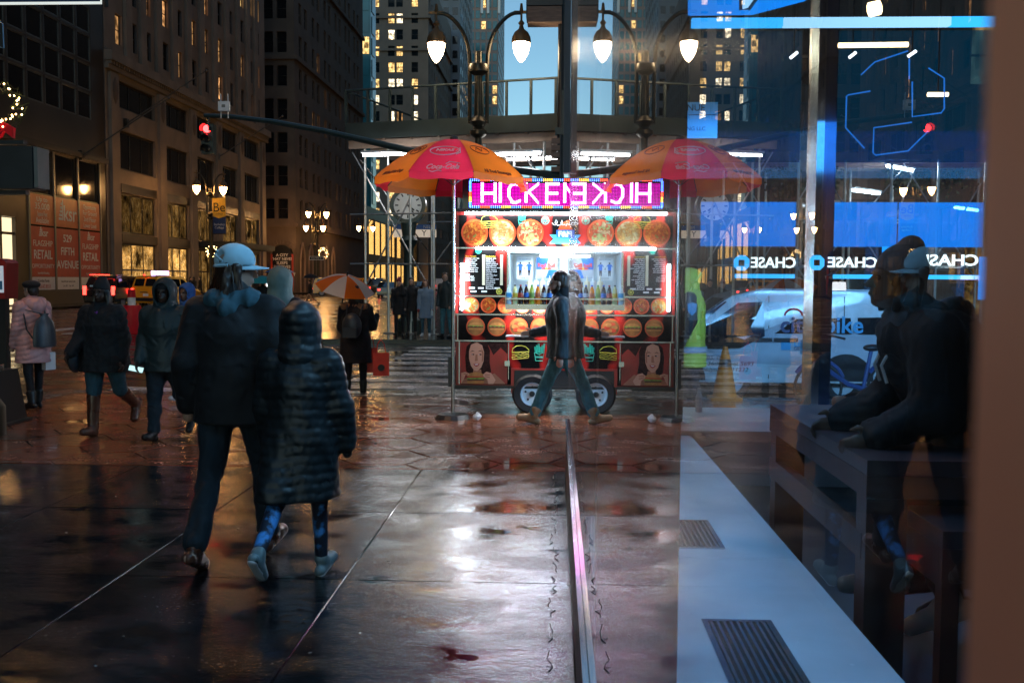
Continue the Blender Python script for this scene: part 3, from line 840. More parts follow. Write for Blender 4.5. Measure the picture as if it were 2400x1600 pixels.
t = far_tower('glass_tower', 'tall tower of blue green glass bands with pale stone piers against the sky', -29, -19.6, 330, 155, 'brick_pink', 'teal_glass', 5, 44, 1.35, 2.5)
mm = MB()
for x in (-29.2, -25.2, -23.2, -19.6): mm.box((x, 329.2, 88), (x + 0.8, 329.85, 155))
mm.obj('pier', 'white_paint', t)
far_tower('stone_block', 'low brown block closing the avenue below the tower', -23.5, -17.4, 345, 53, 'brick_pink', 'dark_window', 3, 14, 1.3, 1.9)
far_tower('blue_glass_block', 'sliver of blue glass block behind the brown corner building', -52, -32.75, 176, 70, 'teal_glass', 'teal_glass', 6, 18, 2.6, 2.9, depth=5)
# east side of the avenue and across the side street: dark blocks, mostly hidden
b7 = thing('side_street_building', 'dark stone block across the side street behind the scaffold', 'building')
h7 = [(1.0 + 3.3 * k, 3.1 + 3.3 * k, z, z + 2.2) for k in range(16) for z in (8.6, 12.6, 16.6, 20.6, 24.6)] + [(1.0 + 6.6 * k, 6.4 + 6.6 * k, 0.4, 4.6) for k in range(8)]
wall(b7, (7.0, 36.5), EX, (0, 54), (0, 46), [tuple(round(x, 3) for x in h) for h in h7], 'brown_stone', 0.3)
shell(b7, (7.0, 36.5, 0), (61, 60, 46), 'brown_stone', 'S')
for h in h7:
    big = h[2] < 5
    put_win(b7, (7.0, 36.5), EX, h, win_mesh('east', h[1] - h[0], h[3] - h[2], 'bronze', ('gold_display_dim' if rb.random() < .3 else 'dark_window') if big else ('lit_window_dim' if rb.random() < .15 else 'dark_window'), 3 if big else 1, 1 if big else 2, .1), 0.2)
b8 = thing('east_side_block', 'dark masonry block on the east side of the avenue beyond the clock', 'building')
h8 = [(2 + 3.6 * k, 4.2 + 3.6 * k, z, z + 2.3) for k in range(14) for z in (7.5, 11.6, 15.7, 19.8)] + [(2 + 7.2 * k, 8.2 + 7.2 * k, .4, 5.0) for k in range(7)]
wall(b8, (6.0, 116), (0, -1, 0), (0, 55), (0, 34), [tuple(round(x, 3) for x in h) for h in h8], 'brown_stone', 0.3)
shell(b8, (6.0, 61, 0), (30, 116, 34), 'brown_stone', 'W')
for h in h8:
    big = h[2] < 5
    put_win(b8, (6.0, 116), (0, -1, 0), h, win_mesh('east', h[1] - h[0], h[3] - h[2], 'bronze', 'shop_gold' if big else ('lit_window_dim' if rb.random() < .2 else 'dark_window'), 3 if big else 1, 1 if big else 2, .1), 0.2)
b9 = thing('library_block', 'low pale stone block in the gap of the avenue behind the street clock', 'building')
wall(b9, (-17.2, 372), EX, (0, 40), (0, 22), [(2 + 5 * k, 5 + 5 * k, z0, z1) for k in range(7) for z0, z1 in ((1, 6), (8, 13))], 'pale_stone', .4)
shell(b9, (-17.2, 372, 0), (22.8, 400, 22), 'pale_stone', 'S')
for k in range(7):
    for z0, z1 in ((1, 6), (8, 13)): put_win(b9, (-17.2, 372), EX, (2 + 5 * k, 5 + 5 * k, z0, z1), win_mesh('lib', 3, 5, 'bronze', 'lit_window' if (k + int(z0)) % 3 else 'dark_window', 2, 3, .15), .2)
# blocks behind the camera that close the street canyon
b11 = thing('east_tower_row', 'tall dark row of masonry towers on the east side of the avenue', 'building')
MB().box((8.0, 116.3, 0), (34, 320, 70)).box((31, 60.5, 0), (60, 115.7, 62)).obj('wall', 'brown_stone', b11)
b10 = thing('avenue_block', 'dark masonry block on the far side of the avenue south of the granite building', 'building')
MB().box((-58, -60, 0), (LX - 0.3, 32.8, 42)).obj('wall', 'brown_stone', b10)

# ------------------------------------------------------------------ the glazed bank beside the camera
bank = thing('bank_building', 'glazed corner bank with dark low base, steel rail and blue lit interior', 'building')
GX, GE, SILL, CEIL = GLASS_X, GLASS_END, 0.45, 4.6
FAC_Y = 9.6                      # the second glass front, on the side street
mat('bank_dark', (0.02, 0.018, 0.017), 0.4, noise=0.2)
mat('bank_ceiling', (0.05, 0.05, 0.055), 0.7)
mat('bank_floor', (0.03, 0.028, 0.028), 0.35)
mat('bank_wall', (0.035, 0.035, 0.04), 0.6)
mat('sill_white', (0.60, 0.65, 0.70), 0.30, noise=0.14, nscale=2.2)
mat('mullion_tan', (0.85, 0.50, 0.38), 0.5, noise=0.15, nscale=2)
mat('desk_wood', (0.075, 0.032, 0.026), 0.5, noise=0.15, nscale=3, stretch=(1, 8, 1))
mat('desk_top', (0.075, 0.045, 0.05), 0.4, noise=0.08, nscale=2)
lamp_mat('blue_light', (0.005, 0.28, 1.0), 1.1)
lamp_mat('blue_band', (0.03, 0.40, 1.0), 1.25)
lamp_mat('sky_band', (0.30, 0.62, 1.0), 1.1)
lamp_mat('sign_white', (0.72, 0.92, 0.95), 1.6)
lamp_mat('blue_line', (0.02, 0.22, 0.85), .55)
lamp_mat('ceil_warm', (1.0, 0.75, 0.38), 3.2)
lamp_mat('ceil_white', (0.9, 0.95, 1.0), 2.2)
# outer low wall, steel ledge, panes
MB().box((GX - 0.013, -4.0, 0.0), (GX + 0.05, GE, SILL)).obj('base_wall', 'bank_dark', bank)
MB().box((GX - 0.020, -4.0, SILL + 0.001), (GX - 0.0015, GE + 0.003, SILL + 0.012)).obj('steel_ledge', mat('rail_steel', (.8, .78, .8), .12, metal=1, noise=.05), bank)
pane_y = [(-4.0, 0.18, 'shop_glass'), (0.262, 2.88, 'shop_glass'), (2.886, 5.1, 'shop_glass'), (5.106, GE, 'wet_shop_glass')]
for i, (a, b, m) in enumerate(pane_y):
    MB().quad((GX, a, SILL + 0.002), (GX, b, SILL + 0.002), (GX, b, CEIL + 0.4), (GX, a, CEIL + 0.4)).obj('glass_pane', m, bank)
# inner ends: a fin behind the second joint, corner column, near tan mullion
MB().box((GX + 0.012, 2.80, SILL), (GX + 0.245, 2.93, CEIL + 0.4)).obj('mullion_fin', 'bank_dark', bank)
MB().box((GX + 0.012, 5.03, SILL), (GX + 0.22, 5.10, CEIL + 0.4)).obj('mullion_fin', 'bank_dark', bank)
MB().box((GX + 0.012, GE - 0.75, 0), (0.98, GE - 0.02, CEIL + 0.4)).obj('corner_column', 'bank_dark', bank)
MB().box((GX - 0.004, 0.14, 0), (GX + 0.20, 0.255, CEIL + 0.4)).obj('near_mullion', 'mullion_tan', bank)
MB().box((GX + 0.0, GE - 0.004, 0), (GX + 0.98, GE + 0.012, CEIL + 0.4)).obj('corner_glass_edge', 'bank_dark', bank)
# sill boxes with grilles along both fronts
for ya, yb in ((-1.0, 1.9), (1.904, 4.30), (4.304, 6.2), (6.204, GE - .76)):
    MB().box((GX + 0.053, ya, SILL - 0.06), (1.06, yb, SILL - 0.002)).obj('sill_slab', 'sill_white', bank)
sl = MB().box((GX + 0.053, -1.0, 0), (1.04, GE - 0.77, SILL - 0.061))
sl.box((1.0, GE - 0.5, SILL - 0.062), (6.5, FAC_Y - 0.1, SILL - 0.0025)).box((1.0, GE - 0.48, 0), (6.5, FAC_Y - 0.11, SILL - 0.063))
sl.obj('sill', 'sill_white', bank)
def grille(x0, x1, y0, y1):
    g = MB().mat(0).box((x0 - .02, y0 - .02, SILL - 0.0015), (x0, y1 + .02, SILL + .006)).box((x1, y0 - .02, SILL - 0.0015), (x1 + .02, y1 + .02, SILL + .006))
    g.box((x0, y0 - .02, SILL - 0.0015), (x1, y0, SILL + .006)).box((x0, y1, SILL - 0.0015), (x1, y1 + .02, SILL + .006))
    n = 9
    for k in range(n):
        x = x0 + (x1 - x0) * (k + .5) / n
        g.box((x - .0045, y0, SILL + .001), (x + .0045, y1, SILL + .005))
    o = g.mat(1).quad((x0, y0, SILL - .0012), (x1, y0, SILL - .0012), (x1, y1, SILL - .0012), (x0, y1, SILL - .0012))
    return o.obj('grille', ['steel', 'black_print'], bank)
grille(0.545, 0.75, 2.35, 3.47)
grille(0.545, 0.75, 4.46, 4.94)
# floor, ceiling, back wall, upper storeys
struct('bank_floor', MB().box((GX + 0.06, -4, -0.02), (14, FAC_Y - 0.05, 0.004)), 'bank_floor', parent=bank)
MB().box((GX + 0.02, -4, CEIL), (14, FAC_Y + 0.05, CEIL + 0.3)).obj('ceiling', 'bank_ceiling', bank)
MB().box((8.2, -4, 0.01), (8.5, FAC_Y - 0.2, CEIL - 0.01)).box((GX + .2, -4.2, 0.01), (8.19, -4.0, CEIL - .01)).obj('inner_wall', 'bank_wall', bank)
MB().box((GX + 0.05, -40, CEIL + 0.42), (30, FAC_Y + 0.04, 60)).obj('upper_storeys', 'dark_stone', bank)
MB().box((GX + 0.02, -40, 0), (30, -4.3, CEIL + 0.41)).obj('rear_wall', 'dark_stone', bank)
# side street front: panes, mullions, transom with blue light
for x0, x1 in ((1.0, 2.36), (2.52, 4.3), (4.4, 6.4), (6.5, 9.5)):
    MB().quad((x0, FAC_Y, SILL), (x1, FAC_Y, SILL), (x1, FAC_Y, CEIL), (x0, FAC_Y, CEIL)).obj('glass_pane', 'clear_glass', bank)
MB().mat(0).box((2.37, FAC_Y - 0.30, SILL - .001), (2.44, FAC_Y + 0.05, CEIL - .01)).mat(1).box((2.442, FAC_Y - 0.28, SILL - .001), (2.55, FAC_Y + 0.05, CEIL - .01)).obj('steel_post', ['steel', mat('post_blue', (0.08, 0.16, 0.32), 0.25, metal=0.8)], bank)
for x in (4.32, 6.42):
    MB().box((x, FAC_Y - .06, SILL), (x + .07, FAC_Y + .05, CEIL - .01)).obj('mullion', 'bank_dark', bank)

# ------------------------------------------------------------------ the food cart
CARTX, CARTY = 0.10, 12.2
cart = thing('food_cart', 'glowing halal street food cart papered with dish pictures under a pink lit letter board', 'food cart', (CARTX, CARTY, 0))
def cx(px): return XA(px, CARTY) - CARTX
def cz(py): return ZA(py, CARTY)
mat('cart_red', (0.30, 0.014, 0.012), 0.3, coat=0.15, noise=0.2, nscale=3)
mat('cart_black', (0.02, 0.015, 0.015), 0.25, noise=0.3, nscale=5)
mat('plate_rim', (0.62, 0.07, 0.015), 0.35, noise=0.06)
mat('bun', (0.50, 0.22, 0.06), 0.5, noise=0.2, nscale=20)
mat('patty', (0.10, 0.035, 0.02), 0.6, noise=0.3, nscale=30)
mat('lettuce', (0.22, 0.33, 0.05), 0.5, noise=0.4, nscale=25)
mat('tomato', (0.55, 0.05, 0.02), 0.4, noise=0.2)
mat('blur_green', (0.30, 0.12, 0.03), 0.5, noise=0.6, nscale=8)
mat('neon_green_print', (0.02, 0.40, 0.28), 0.4, noise=0)
mat('neon_yellow_print', (0.60, 0.55, 0.05), 0.4, noise=0)
mat('sky_print', (0.05, 0.35, 0.62), 0.4, noise=0.05)
mat('blue_print', (0.015, 0.12, 0.45), 0.4, noise=0.05)
mat('silver_print', (0.40, 0.42, 0.47), 0.35, noise=0.05)
mat('lip_red', (0.40, 0.02, 0.03), 0.4, noise=0)
mat('print_skin', (0.66, 0.36, 0.25), 0.5, spec=.1, noise=0.05)
mat('print_skin_shade', (0.42, 0.18, 0.11), 0.5, spec=.1, noise=0.05)
mat('menu_cream', (0.72, 0.62, 0.42), 0.5, noise=0.03)
mat('cart_inside', (0.66, 0.72, 0.74), 0.5, noise=0.05)
lamp_mat('led_pink', (1.0, 0.34, 0.95), 11)
lamp_mat('led_bloom_field', (0.80, 0.0, 0.55), 1.5)
lamp_mat('led_blue', (0.05, 0.15, 1.0), 9)
lamp_mat('led_red', (1.0, 0.06, 0.02), 8)
lamp_mat('led_amber', (1.0, 0.45, 0.05), 7)
def food_mat(name, cols, scale):
    m = bpy.data.materials.new(name); m.use_nodes = True
    nt = m.node_tree; L = nt.links.new; b = nt.nodes['Principled BSDF']; b.inputs['Roughness'].default_value = 0.5; b.inputs['Specular IOR Level'].default_value = 0.15
    tc = nt.nodes.new('ShaderNodeTexCoord')
    n = nt.nodes.new('ShaderNodeTexNoise'); n.inputs['Scale'].default_value = 9; L(tc.outputs['Object'], n.inputs[0])
    av = nt.nodes.new('ShaderNodeMix'); av.data_type = 'VECTOR'; av.inputs[0].default_value = 0.12
    L(tc.outputs['Object'], av.inputs[4]); L(n.outputs['Color'], av.inputs[5])
    v = nt.nodes.new('ShaderNodeTexVoronoi'); v.inputs['Scale'].default_value = scale; L(av.outputs[1], v.inputs[0])
    sp = nt.nodes.new('ShaderNodeSeparateColor'); L(v.outputs['Color'], sp.inputs[0])
    n4 = nt.nodes.new('ShaderNodeTexNoise'); n4.inputs['Scale'].default_value = 7; L(tc.outputs['Object'], n4.inputs[0])
    mx = nt.nodes.new('ShaderNodeMath'); mx.operation = 'MULTIPLY_ADD'; mx.inputs[1].default_value = 0.45
    sc4 = nt.nodes.new('ShaderNodeMapRange'); sc4.inputs[1].default_value = .3; sc4.inputs[2].default_value = .7; sc4.inputs[4].default_value = .55; L(n4.outputs[0], sc4.inputs[0])
    L(sp.outputs[0], mx.inputs[0]); L(sc4.outputs[0], mx.inputs[2])
    r = nt.nodes.new('ShaderNodeValToRGB'); r.color_ramp.interpolation = 'CONSTANT'
    while len(r.color_ramp.elements) < len(cols): r.color_ramp.elements.new(0.5)
    for i, c in enumerate(cols):
        r.color_ramp.elements[i].position = i / len(cols); r.color_ramp.elements[i].color = tuple(c) + (1,)
    L(mx.outputs[0], r.inputs[0])
    dk = nt.nodes.new('ShaderNodeMix'); dk.data_type = 'RGBA'; dk.blend_type = 'MULTIPLY'; dk.inputs[0].default_value = .55
    mr = nt.nodes.new('ShaderNodeMapRange'); mr.inputs[1].default_value = 0; mr.inputs[2].default_value = .6; mr.inputs[3].default_value = 1.25; mr.inputs[4].default_value = .3
    L(v.outputs['Distance'], mr.inputs[0]); L(r.outputs[0], dk.inputs[6]); L(mr.outputs[0], dk.inputs[7])
    L(dk.outputs[2], b.inputs['Base Color'])
    MATS[name] = m
food_mat('food_chicken', [(0.55, 0.12, 0.02), (0.62, 0.20, 0.03), (0.40, 0.06, 0.01), (0.55, 0.10, 0.02), (0.22, 0.24, 0.06)], 34)
food_mat('food_lamb', [(0.45, 0.17, 0.04), (0.55, 0.24, 0.06), (0.60, 0.36, 0.12), (0.62, 0.50, 0.26), (0.50, 0.14, 0.03)], 30)
food_mat('food_falafel', [(0.48, 0.09, 0.04), (0.62, 0.46, 0.24), (0.55, 0.08, 0.03), (0.34, 0.34, 0.12), (0.55, 0.06, 0.03)], 22)
food_mat('food_rice', [(0.66, 0.46, 0.16), (0.62, 0.30, 0.06), (0.60, 0.46, 0.22), (0.55, 0.14, 0.03), (0.30, 0.26, 0.06)], 40)
food_mat('food_salad', [(0.30, 0.26, 0.06), (0.40, 0.10, 0.03), (0.50, 0.08, 0.03), (0.48, 0.20, 0.06), (0.20, 0.08, 0.03)], 26)
def swirl_mat():
    "black print with dark red smoke"
    mat('print_black', (.035, .016, .014), .6, noise=.5, nscale=30, spec=.06)
    m = mat('smoke_print', (0.02, 0.012, 0.012), 0.55, noise=0, spec=.06)
    nt = m.node_tree; L = nt.links.new; b = nt.nodes['Principled BSDF']
    tc = nt.nodes.new('ShaderNodeTexCoord'); w = nt.nodes.new('ShaderNodeTexWave'); w.inputs['Scale'].default_value = 0.7; w.inputs['Distortion'].default_value = 9; w.inputs['Detail'].default_value = 4; w.inputs['Detail Scale'].default_value = 1.2
    L(tc.outputs['Object'], w.inputs[0])
    r = nt.nodes.new('ShaderNodeValToRGB'); r.color_ramp.elements[0].position = .66; r.color_ramp.elements[0].color = (0.006, 0.005, 0.005, 1); r.color_ramp.elements[1].position = 1; r.color_ramp.elements[1].color = (0.40, 0.02, 0.015, 1)
    L(w.outputs[0], r.inputs[0]); L(r.outputs[0], b.inputs['Base Color'])
swirl_mat()
XL, XR = -1.33, 1.33
D = 1.5
ZB, ZT = cz(905), cz(497)
# body: open serving window in the middle
WX0, WX1, WZ0, WZ1 = cx(1192), 0.675, cz(690), cz(586)
m = MB().mat(0)
m.box((XL, 0.02, ZB), (XR, D, WZ0 - 0.03)).box((XL, 0.02, WZ1), (XR, D, ZT)).box((XL, 0.02, WZ0 - .029), (WX0, D, WZ1 - .001)).box((WX1, 0.02, WZ0 - .029), (XR, D, WZ1 - .001))
m.obj('body', 'cart_red', cart)
m = MB()
m.box((WX0 + .001, 1.0, WZ0 - .028), (WX1 - .001, 1.02, WZ1 - .002)).box((WX0 + .001, .03, WZ1 - .03), (WX1 - .001, .99, WZ1 - .004)).box((WX0 + .001, .03, WZ0 - .027), (WX1 - .001, .99, WZ0 - .004))
m.box((WX0 + .001, .03, WZ0), (WX0 + .01, .99, WZ1 - .04)).box((WX1 - .01, .03, WZ0), (WX1 - .001, .99, WZ1 - .04))
m.obj('galley_lining', 'cart_inside', cart)
def panel(x0, x1, z0, z1, m, name='panel', y=0.004, t=0.014):
    return MB().box((x0, y, z0), (x1, y + t, z1)).obj(name, m, cart)
def flat(polys, y, m, name='print', t=0.001):
    mb = MB()
    for p in polys: mb.prism(p, lambda a, b: (a, y - t, b), lambda a, b: (a, y, b))
    return mb.obj(name, m, cart)
def ell(x, z, rx, rz, n=20, a0=0, a1=2 * PI):
    return [(x + rx * math.cos(a0 + (a1 - a0) * k / n), z + rz * math.sin(a0 + (a1 - a0) * k / n)) for k in range(n if abs(a1 - a0) > 6.2 else n + 1)]
px0, px1 = XL + .04, XR - .04
panel(px0, px1, cz(580), cz(505), 'smoke_print', 'header_panel')
panel(px0, WX0 - .03, cz(692), cz(584), 'smoke_print', 'menu_panel')
panel(WX1 + .03, px1, cz(692), cz(584), 'smoke_print', 'menu_panel')
panel(px0, px1, cz(736), cz(698), 'smoke_print', 'plate_panel')
panel(px0, px1, cz(798), cz(740), 'smoke_print', 'burger_panel')
panel(px0, px1, cz(902), cz(802), 'smoke_print', 'lower_panel')
m = MB()
for py in (582, 695, 738, 800): m.box((XL - .005, -.004, cz(py) - .008), (XR + .005, .018, cz(py) + .008))
for x in (px0 - .012, px1 + .012): m.box((x - .006, -.003, cz(800) + .009), (x + .006, .017, cz(738) - .009))
m.obj('trim_rail', 'steel', cart)
MB().box((XL - .02, -.02, ZB - .03), (XR + .02, D + .02, ZB - .002)).obj('base_frame', 'black_metal', cart)
# dishes
DISH = {}
def dish_mesh(food, r):
    if (food, r) not in DISH:
        mb = MB()
        mb.mat(0).prism(ell(0, 0, r, r, 26), lambda a, b: (a, -.003, b), lambda a, b: (a, 0, b))
        mb.mat(1).prism(ell(0, 0, r * .86, r * .86, 22), lambda a, b: (a, -.0045, b), lambda a, b: (a, -.0031, b))
        DISH[(food, r)] = mb.mesh('dish', ['plate_rim', food])
    return DISH[(food, r)]
def dish(px, py, rpx, food, mirror=True):
    r = round(rpx / (FOCAL_PX / CARTY), 3)
    for s in ((1, -1) if mirror else (1,)):
        o = link('dish', dish_mesh(food, r), cart, (cx(px) * s, .0035, cz(py)), (0, RND.uniform(-.5, .5), 0))
for px, f in ((1112, 'food_chicken'), (1177, 'food_lamb'), (1242, 'food_falafel')): dish(px, 546, 31.5, f)
for k, f in enumerate(('food_rice', 'food_chicken', 'food_salad', 'food_lamb', 'food_rice', 'food_chicken')):
    dish(1105 + 40 * k, 716.5, 18.5, f, k < 5)
def burger_disc(px, py, r, kind):
    for s in (1, -1):
        x, z = cx(px) * s, cz(py)
        mb = MB()
        Q = lambda poly, d, mi: mb.mat(mi).prism(poly, lambda a, b: (x + a, .0035 - d, z + b), lambda a, b: (x + a, .0035 - d + .0012, b + z))
        Q(ell(0, 0, r, r, 24), .0025, 0); Q(ell(0, 0, r * .9, r * .9, 24), .004, 1)
        if kind < 2:
            Q(ell(0, r * .08, r * .74, r * .40, 16, 0, PI), .0055, 2)
            Q([(-r * .74, -r * .34), (r * .74, -r * .34), (r * .78, -r * .1), (-r * .78, -r * .1)], .0055, 2)
            Q([(-r * .82, -r * .12), (r * .82, -r * .12), (r * .80, r * .04), (-r * .80, r * .04)], .007, 3)
            Q([(-r * .85 + r * 1.7 * k / 8, (-.02 if k % 2 else .12) * r) for k in range(9)] + [(r * .8, r * .16), (-r * .8, r * .16)], .008, 4)
        else:
            for k in range(6 if kind == 2 else 4):
                a = k * 1.05 + kind
                Q(ell(r * .4 * math.cos(a), r * .36 * math.sin(a), r * .34, r * .22, 10), .0055 + .0013 * k, 2 if k % 2 else 5)
        mb.obj('burger_picture', ['plate_rim', 'blur_green', 'bun', 'patty', 'lettuce', 'tomato'], cart)
for k, px in enumerate((1115, 1165, 1216, 1266)): burger_disc(px, 767, .115, (0, 1, 2, 3)[k])
# neon style drawings
def line_print(lines, m, name, r=.004):
    mb = MB()
    for l in lines: mb.tube([(a, .0, b) for a, b in l], r, 4)
    return mb.obj(name, m, cart)
def burger_lines(x, z, w):
    L = [[(x - w, z + .1 * w), (x - .9 * w, z + .55 * w), (x - .45 * w, z + .85 * w), (x + .1 * w, z + .88 * w), (x + .6 * w, z + .75 * w), (x + .98 * w, z + .4 * w), (x + w, z + .18 * w), (x - w, z + .1 * w)]]
    for k, dz in enumerate((0, -.22, -.45)):
        L.append([(x - w + 2 * w * i / 8, z + dz * w + .06 * w * math.sin(i * (2 + k)) + .1 * w * i / 8) for i in range(9)])
    L.append([(x - w, z - .45 * w), (x - .95 * w, z - .72 * w), (x + .9 * w, z - .55 * w), (x + w, z - .3 * w)])
    return L
def fries_lines(x, z, w):
    L = [[(x - .7 * w, z), (x - .5 * w, z - 1.2 * w), (x + .5 * w, z - 1.2 * w), (x + .7 * w, z), (x, z - .3 * w), (x - .7 * w, z)]]
    for k in range(6):
        a = x - .55 * w + k * .21 * w
        L.append([(a, z - .05 * w), (a + (k - 2.5) * .06 * w, z + .8 * w + .25 * w * ((k * 7) % 3)), (a + .14 * w + (k - 2.5) * .06 * w, z + .8 * w + .25 * w * ((k * 7) % 3)), (a + .15 * w, z - .1 * w)])
    L.append([(x - .6 * w, z - .6 * w), (x + .6 * w, z - .6 * w)])
    L.append([(x - .58 * w, z - .75 * w), (x + .58 * w, z - .75 * w)])
    return L
for s in (1, -1):
    line_print(burger_lines(s * cx(1221), cz(828), .105), 'neon_yellow_print', 'burger_drawing')
    line_print(fries_lines(s * cx(1265), cz(826), .085), 'neon_green_print', 'fries_drawing')
    line_print(burger_lines(s * cx(1146), cz(522), .10), 'neon_yellow_print', 'burger_drawing', .003)
    line_print(fries_lines(s * cx(1222), cz(515), .06), 'neon_green_print', 'fries_drawing', .003)
    for px, py, mm_, rr in ((1277, 517, 'neon_green_print', .045), (1121, 589, 'neon_green_print', .032), (1170, 684, 'neon_yellow_print', .034)):
        x, z = s * cx(px), cz(py)
        line_print([ell(x, z, rr, rr, 14) + [(x + rr, z)]] + [[(x, z), (x + rr * math.cos(k * PI / 4), z + rr * math.sin(k * PI / 4))] for k in range(8)], mm_, 'lemon_drawing', .0035)
# house sign in the middle of the header
flat([ell(cx(1338), cz(548), .17, .17)], .003, 'plate_rim', 'roundel')
flat([[(cx(1287), cz(571)), (cx(1395), cz(571)), (cx(1395), cz(550)), (cx(1287), cz(550)), (cx(1296), cz(560))]], .0015, 'sky_print', 'ribbon')
flat([[(cx(1303), cz(558)), (cx(1378), cz(558)), (cx(1378), cz(539)), (cx(1303), cz(539))]], 0, 'blue_print', 'name_plate')
text('F&N', .092, (cx(1324), -.0015, cz(549)), (1, 0, 0), (0, 0, 1), 'white_print', cart, bold=.003)
text('FOOD', .07, (cx(1358), -.0015, cz(549)), (1, 0, 0), (0, 0, 1), 'white_print', cart, bold=.002)
ar = [[(0, 0), (.02, .06), (.0, .12), (-.015, .05), (.02, -.01), (.07, .0), (.10, .05), (.09, .10), (.075, .04), (.10, -.005), (.14, .01)], [(.15, -.03), (.17, .03), (.20, .0), (.22, .06), (.21, .11)], [(.16, .07), (.165, .075)], [(-.06, .04), (-.03, .0), (0, .0)]]
line_print([[(cx(1302) + a * .8, cz(527) + b * .55) for a, b in l] for l in ar], 'white_print', 'arabic_lettering', .0035)
# menus
for s in (1, -1):
    bx = cx(1090) if s > 0 else -cx(1186) 
    flat([[(bx + d * .0 + q, cz(669)), (bx + q + .035, cz(669)), (bx + q + .035, cz(598)), (bx + q, cz(598))] for q, d in ((.21, 0), (.43, 0))], .003, 'menu_cream', 'price_column')
    for q, head, rows in ((.005, 'Rice Platters', 'Chicken over rice\nLamb over rice\nCombination\nChicken Wings\nFish over rice\nShrimp over rice\nFalafel over rice\nVeggie over rice'), (.255, 'Sandwiches', 'Chicken gyro\nLamb gyro\nCombo gyro\nFalafel sandwich\nCheeseburger\nPhilly Cheese steak\nItalian sausage\nChicken kabab\nHot dog\nNYC Hot Dog\nChili Dog\nChili Cheese dog\nHot sausage\nFrench Fries\nHot Knish\nBeef Patty\nMozzarella Sticks')):
        t = text(head, .026, (bx + q, .0028, cz(599)), (1, 0, 0), (0, 0, 1), 'yellow_print', cart, align='LEFT')
        t.data.align_y = 'TOP'
        t = text(rows, .023, (bx + q, .0028, cz(604)), (1, 0, 0), (0, 0, 1), 'white_print', cart, align='LEFT', bold=.0005)
        t.data.align_y = 'TOP'
    t = text('Salads\nLamb salad\nGreek salad\nFalafel salad', .023, (bx + .005, .0028, cz(642)), (1, 0, 0), (0, 0, 1), 'white_print', cart, align='LEFT'); t.data.align_y = 'TOP'
    for i, (a, b) in enumerate(((.05, 676), (.16, 676), (.36, 676), (.07, 684), (.2, 684))):
        flat([[(bx + a, cz(b) - .01), (bx + a + .07, cz(b) - .01), (bx + a + .07, cz(b) + .01), (bx + a, cz(b) + .01)]], .003, 'white_print', 'price_tag')
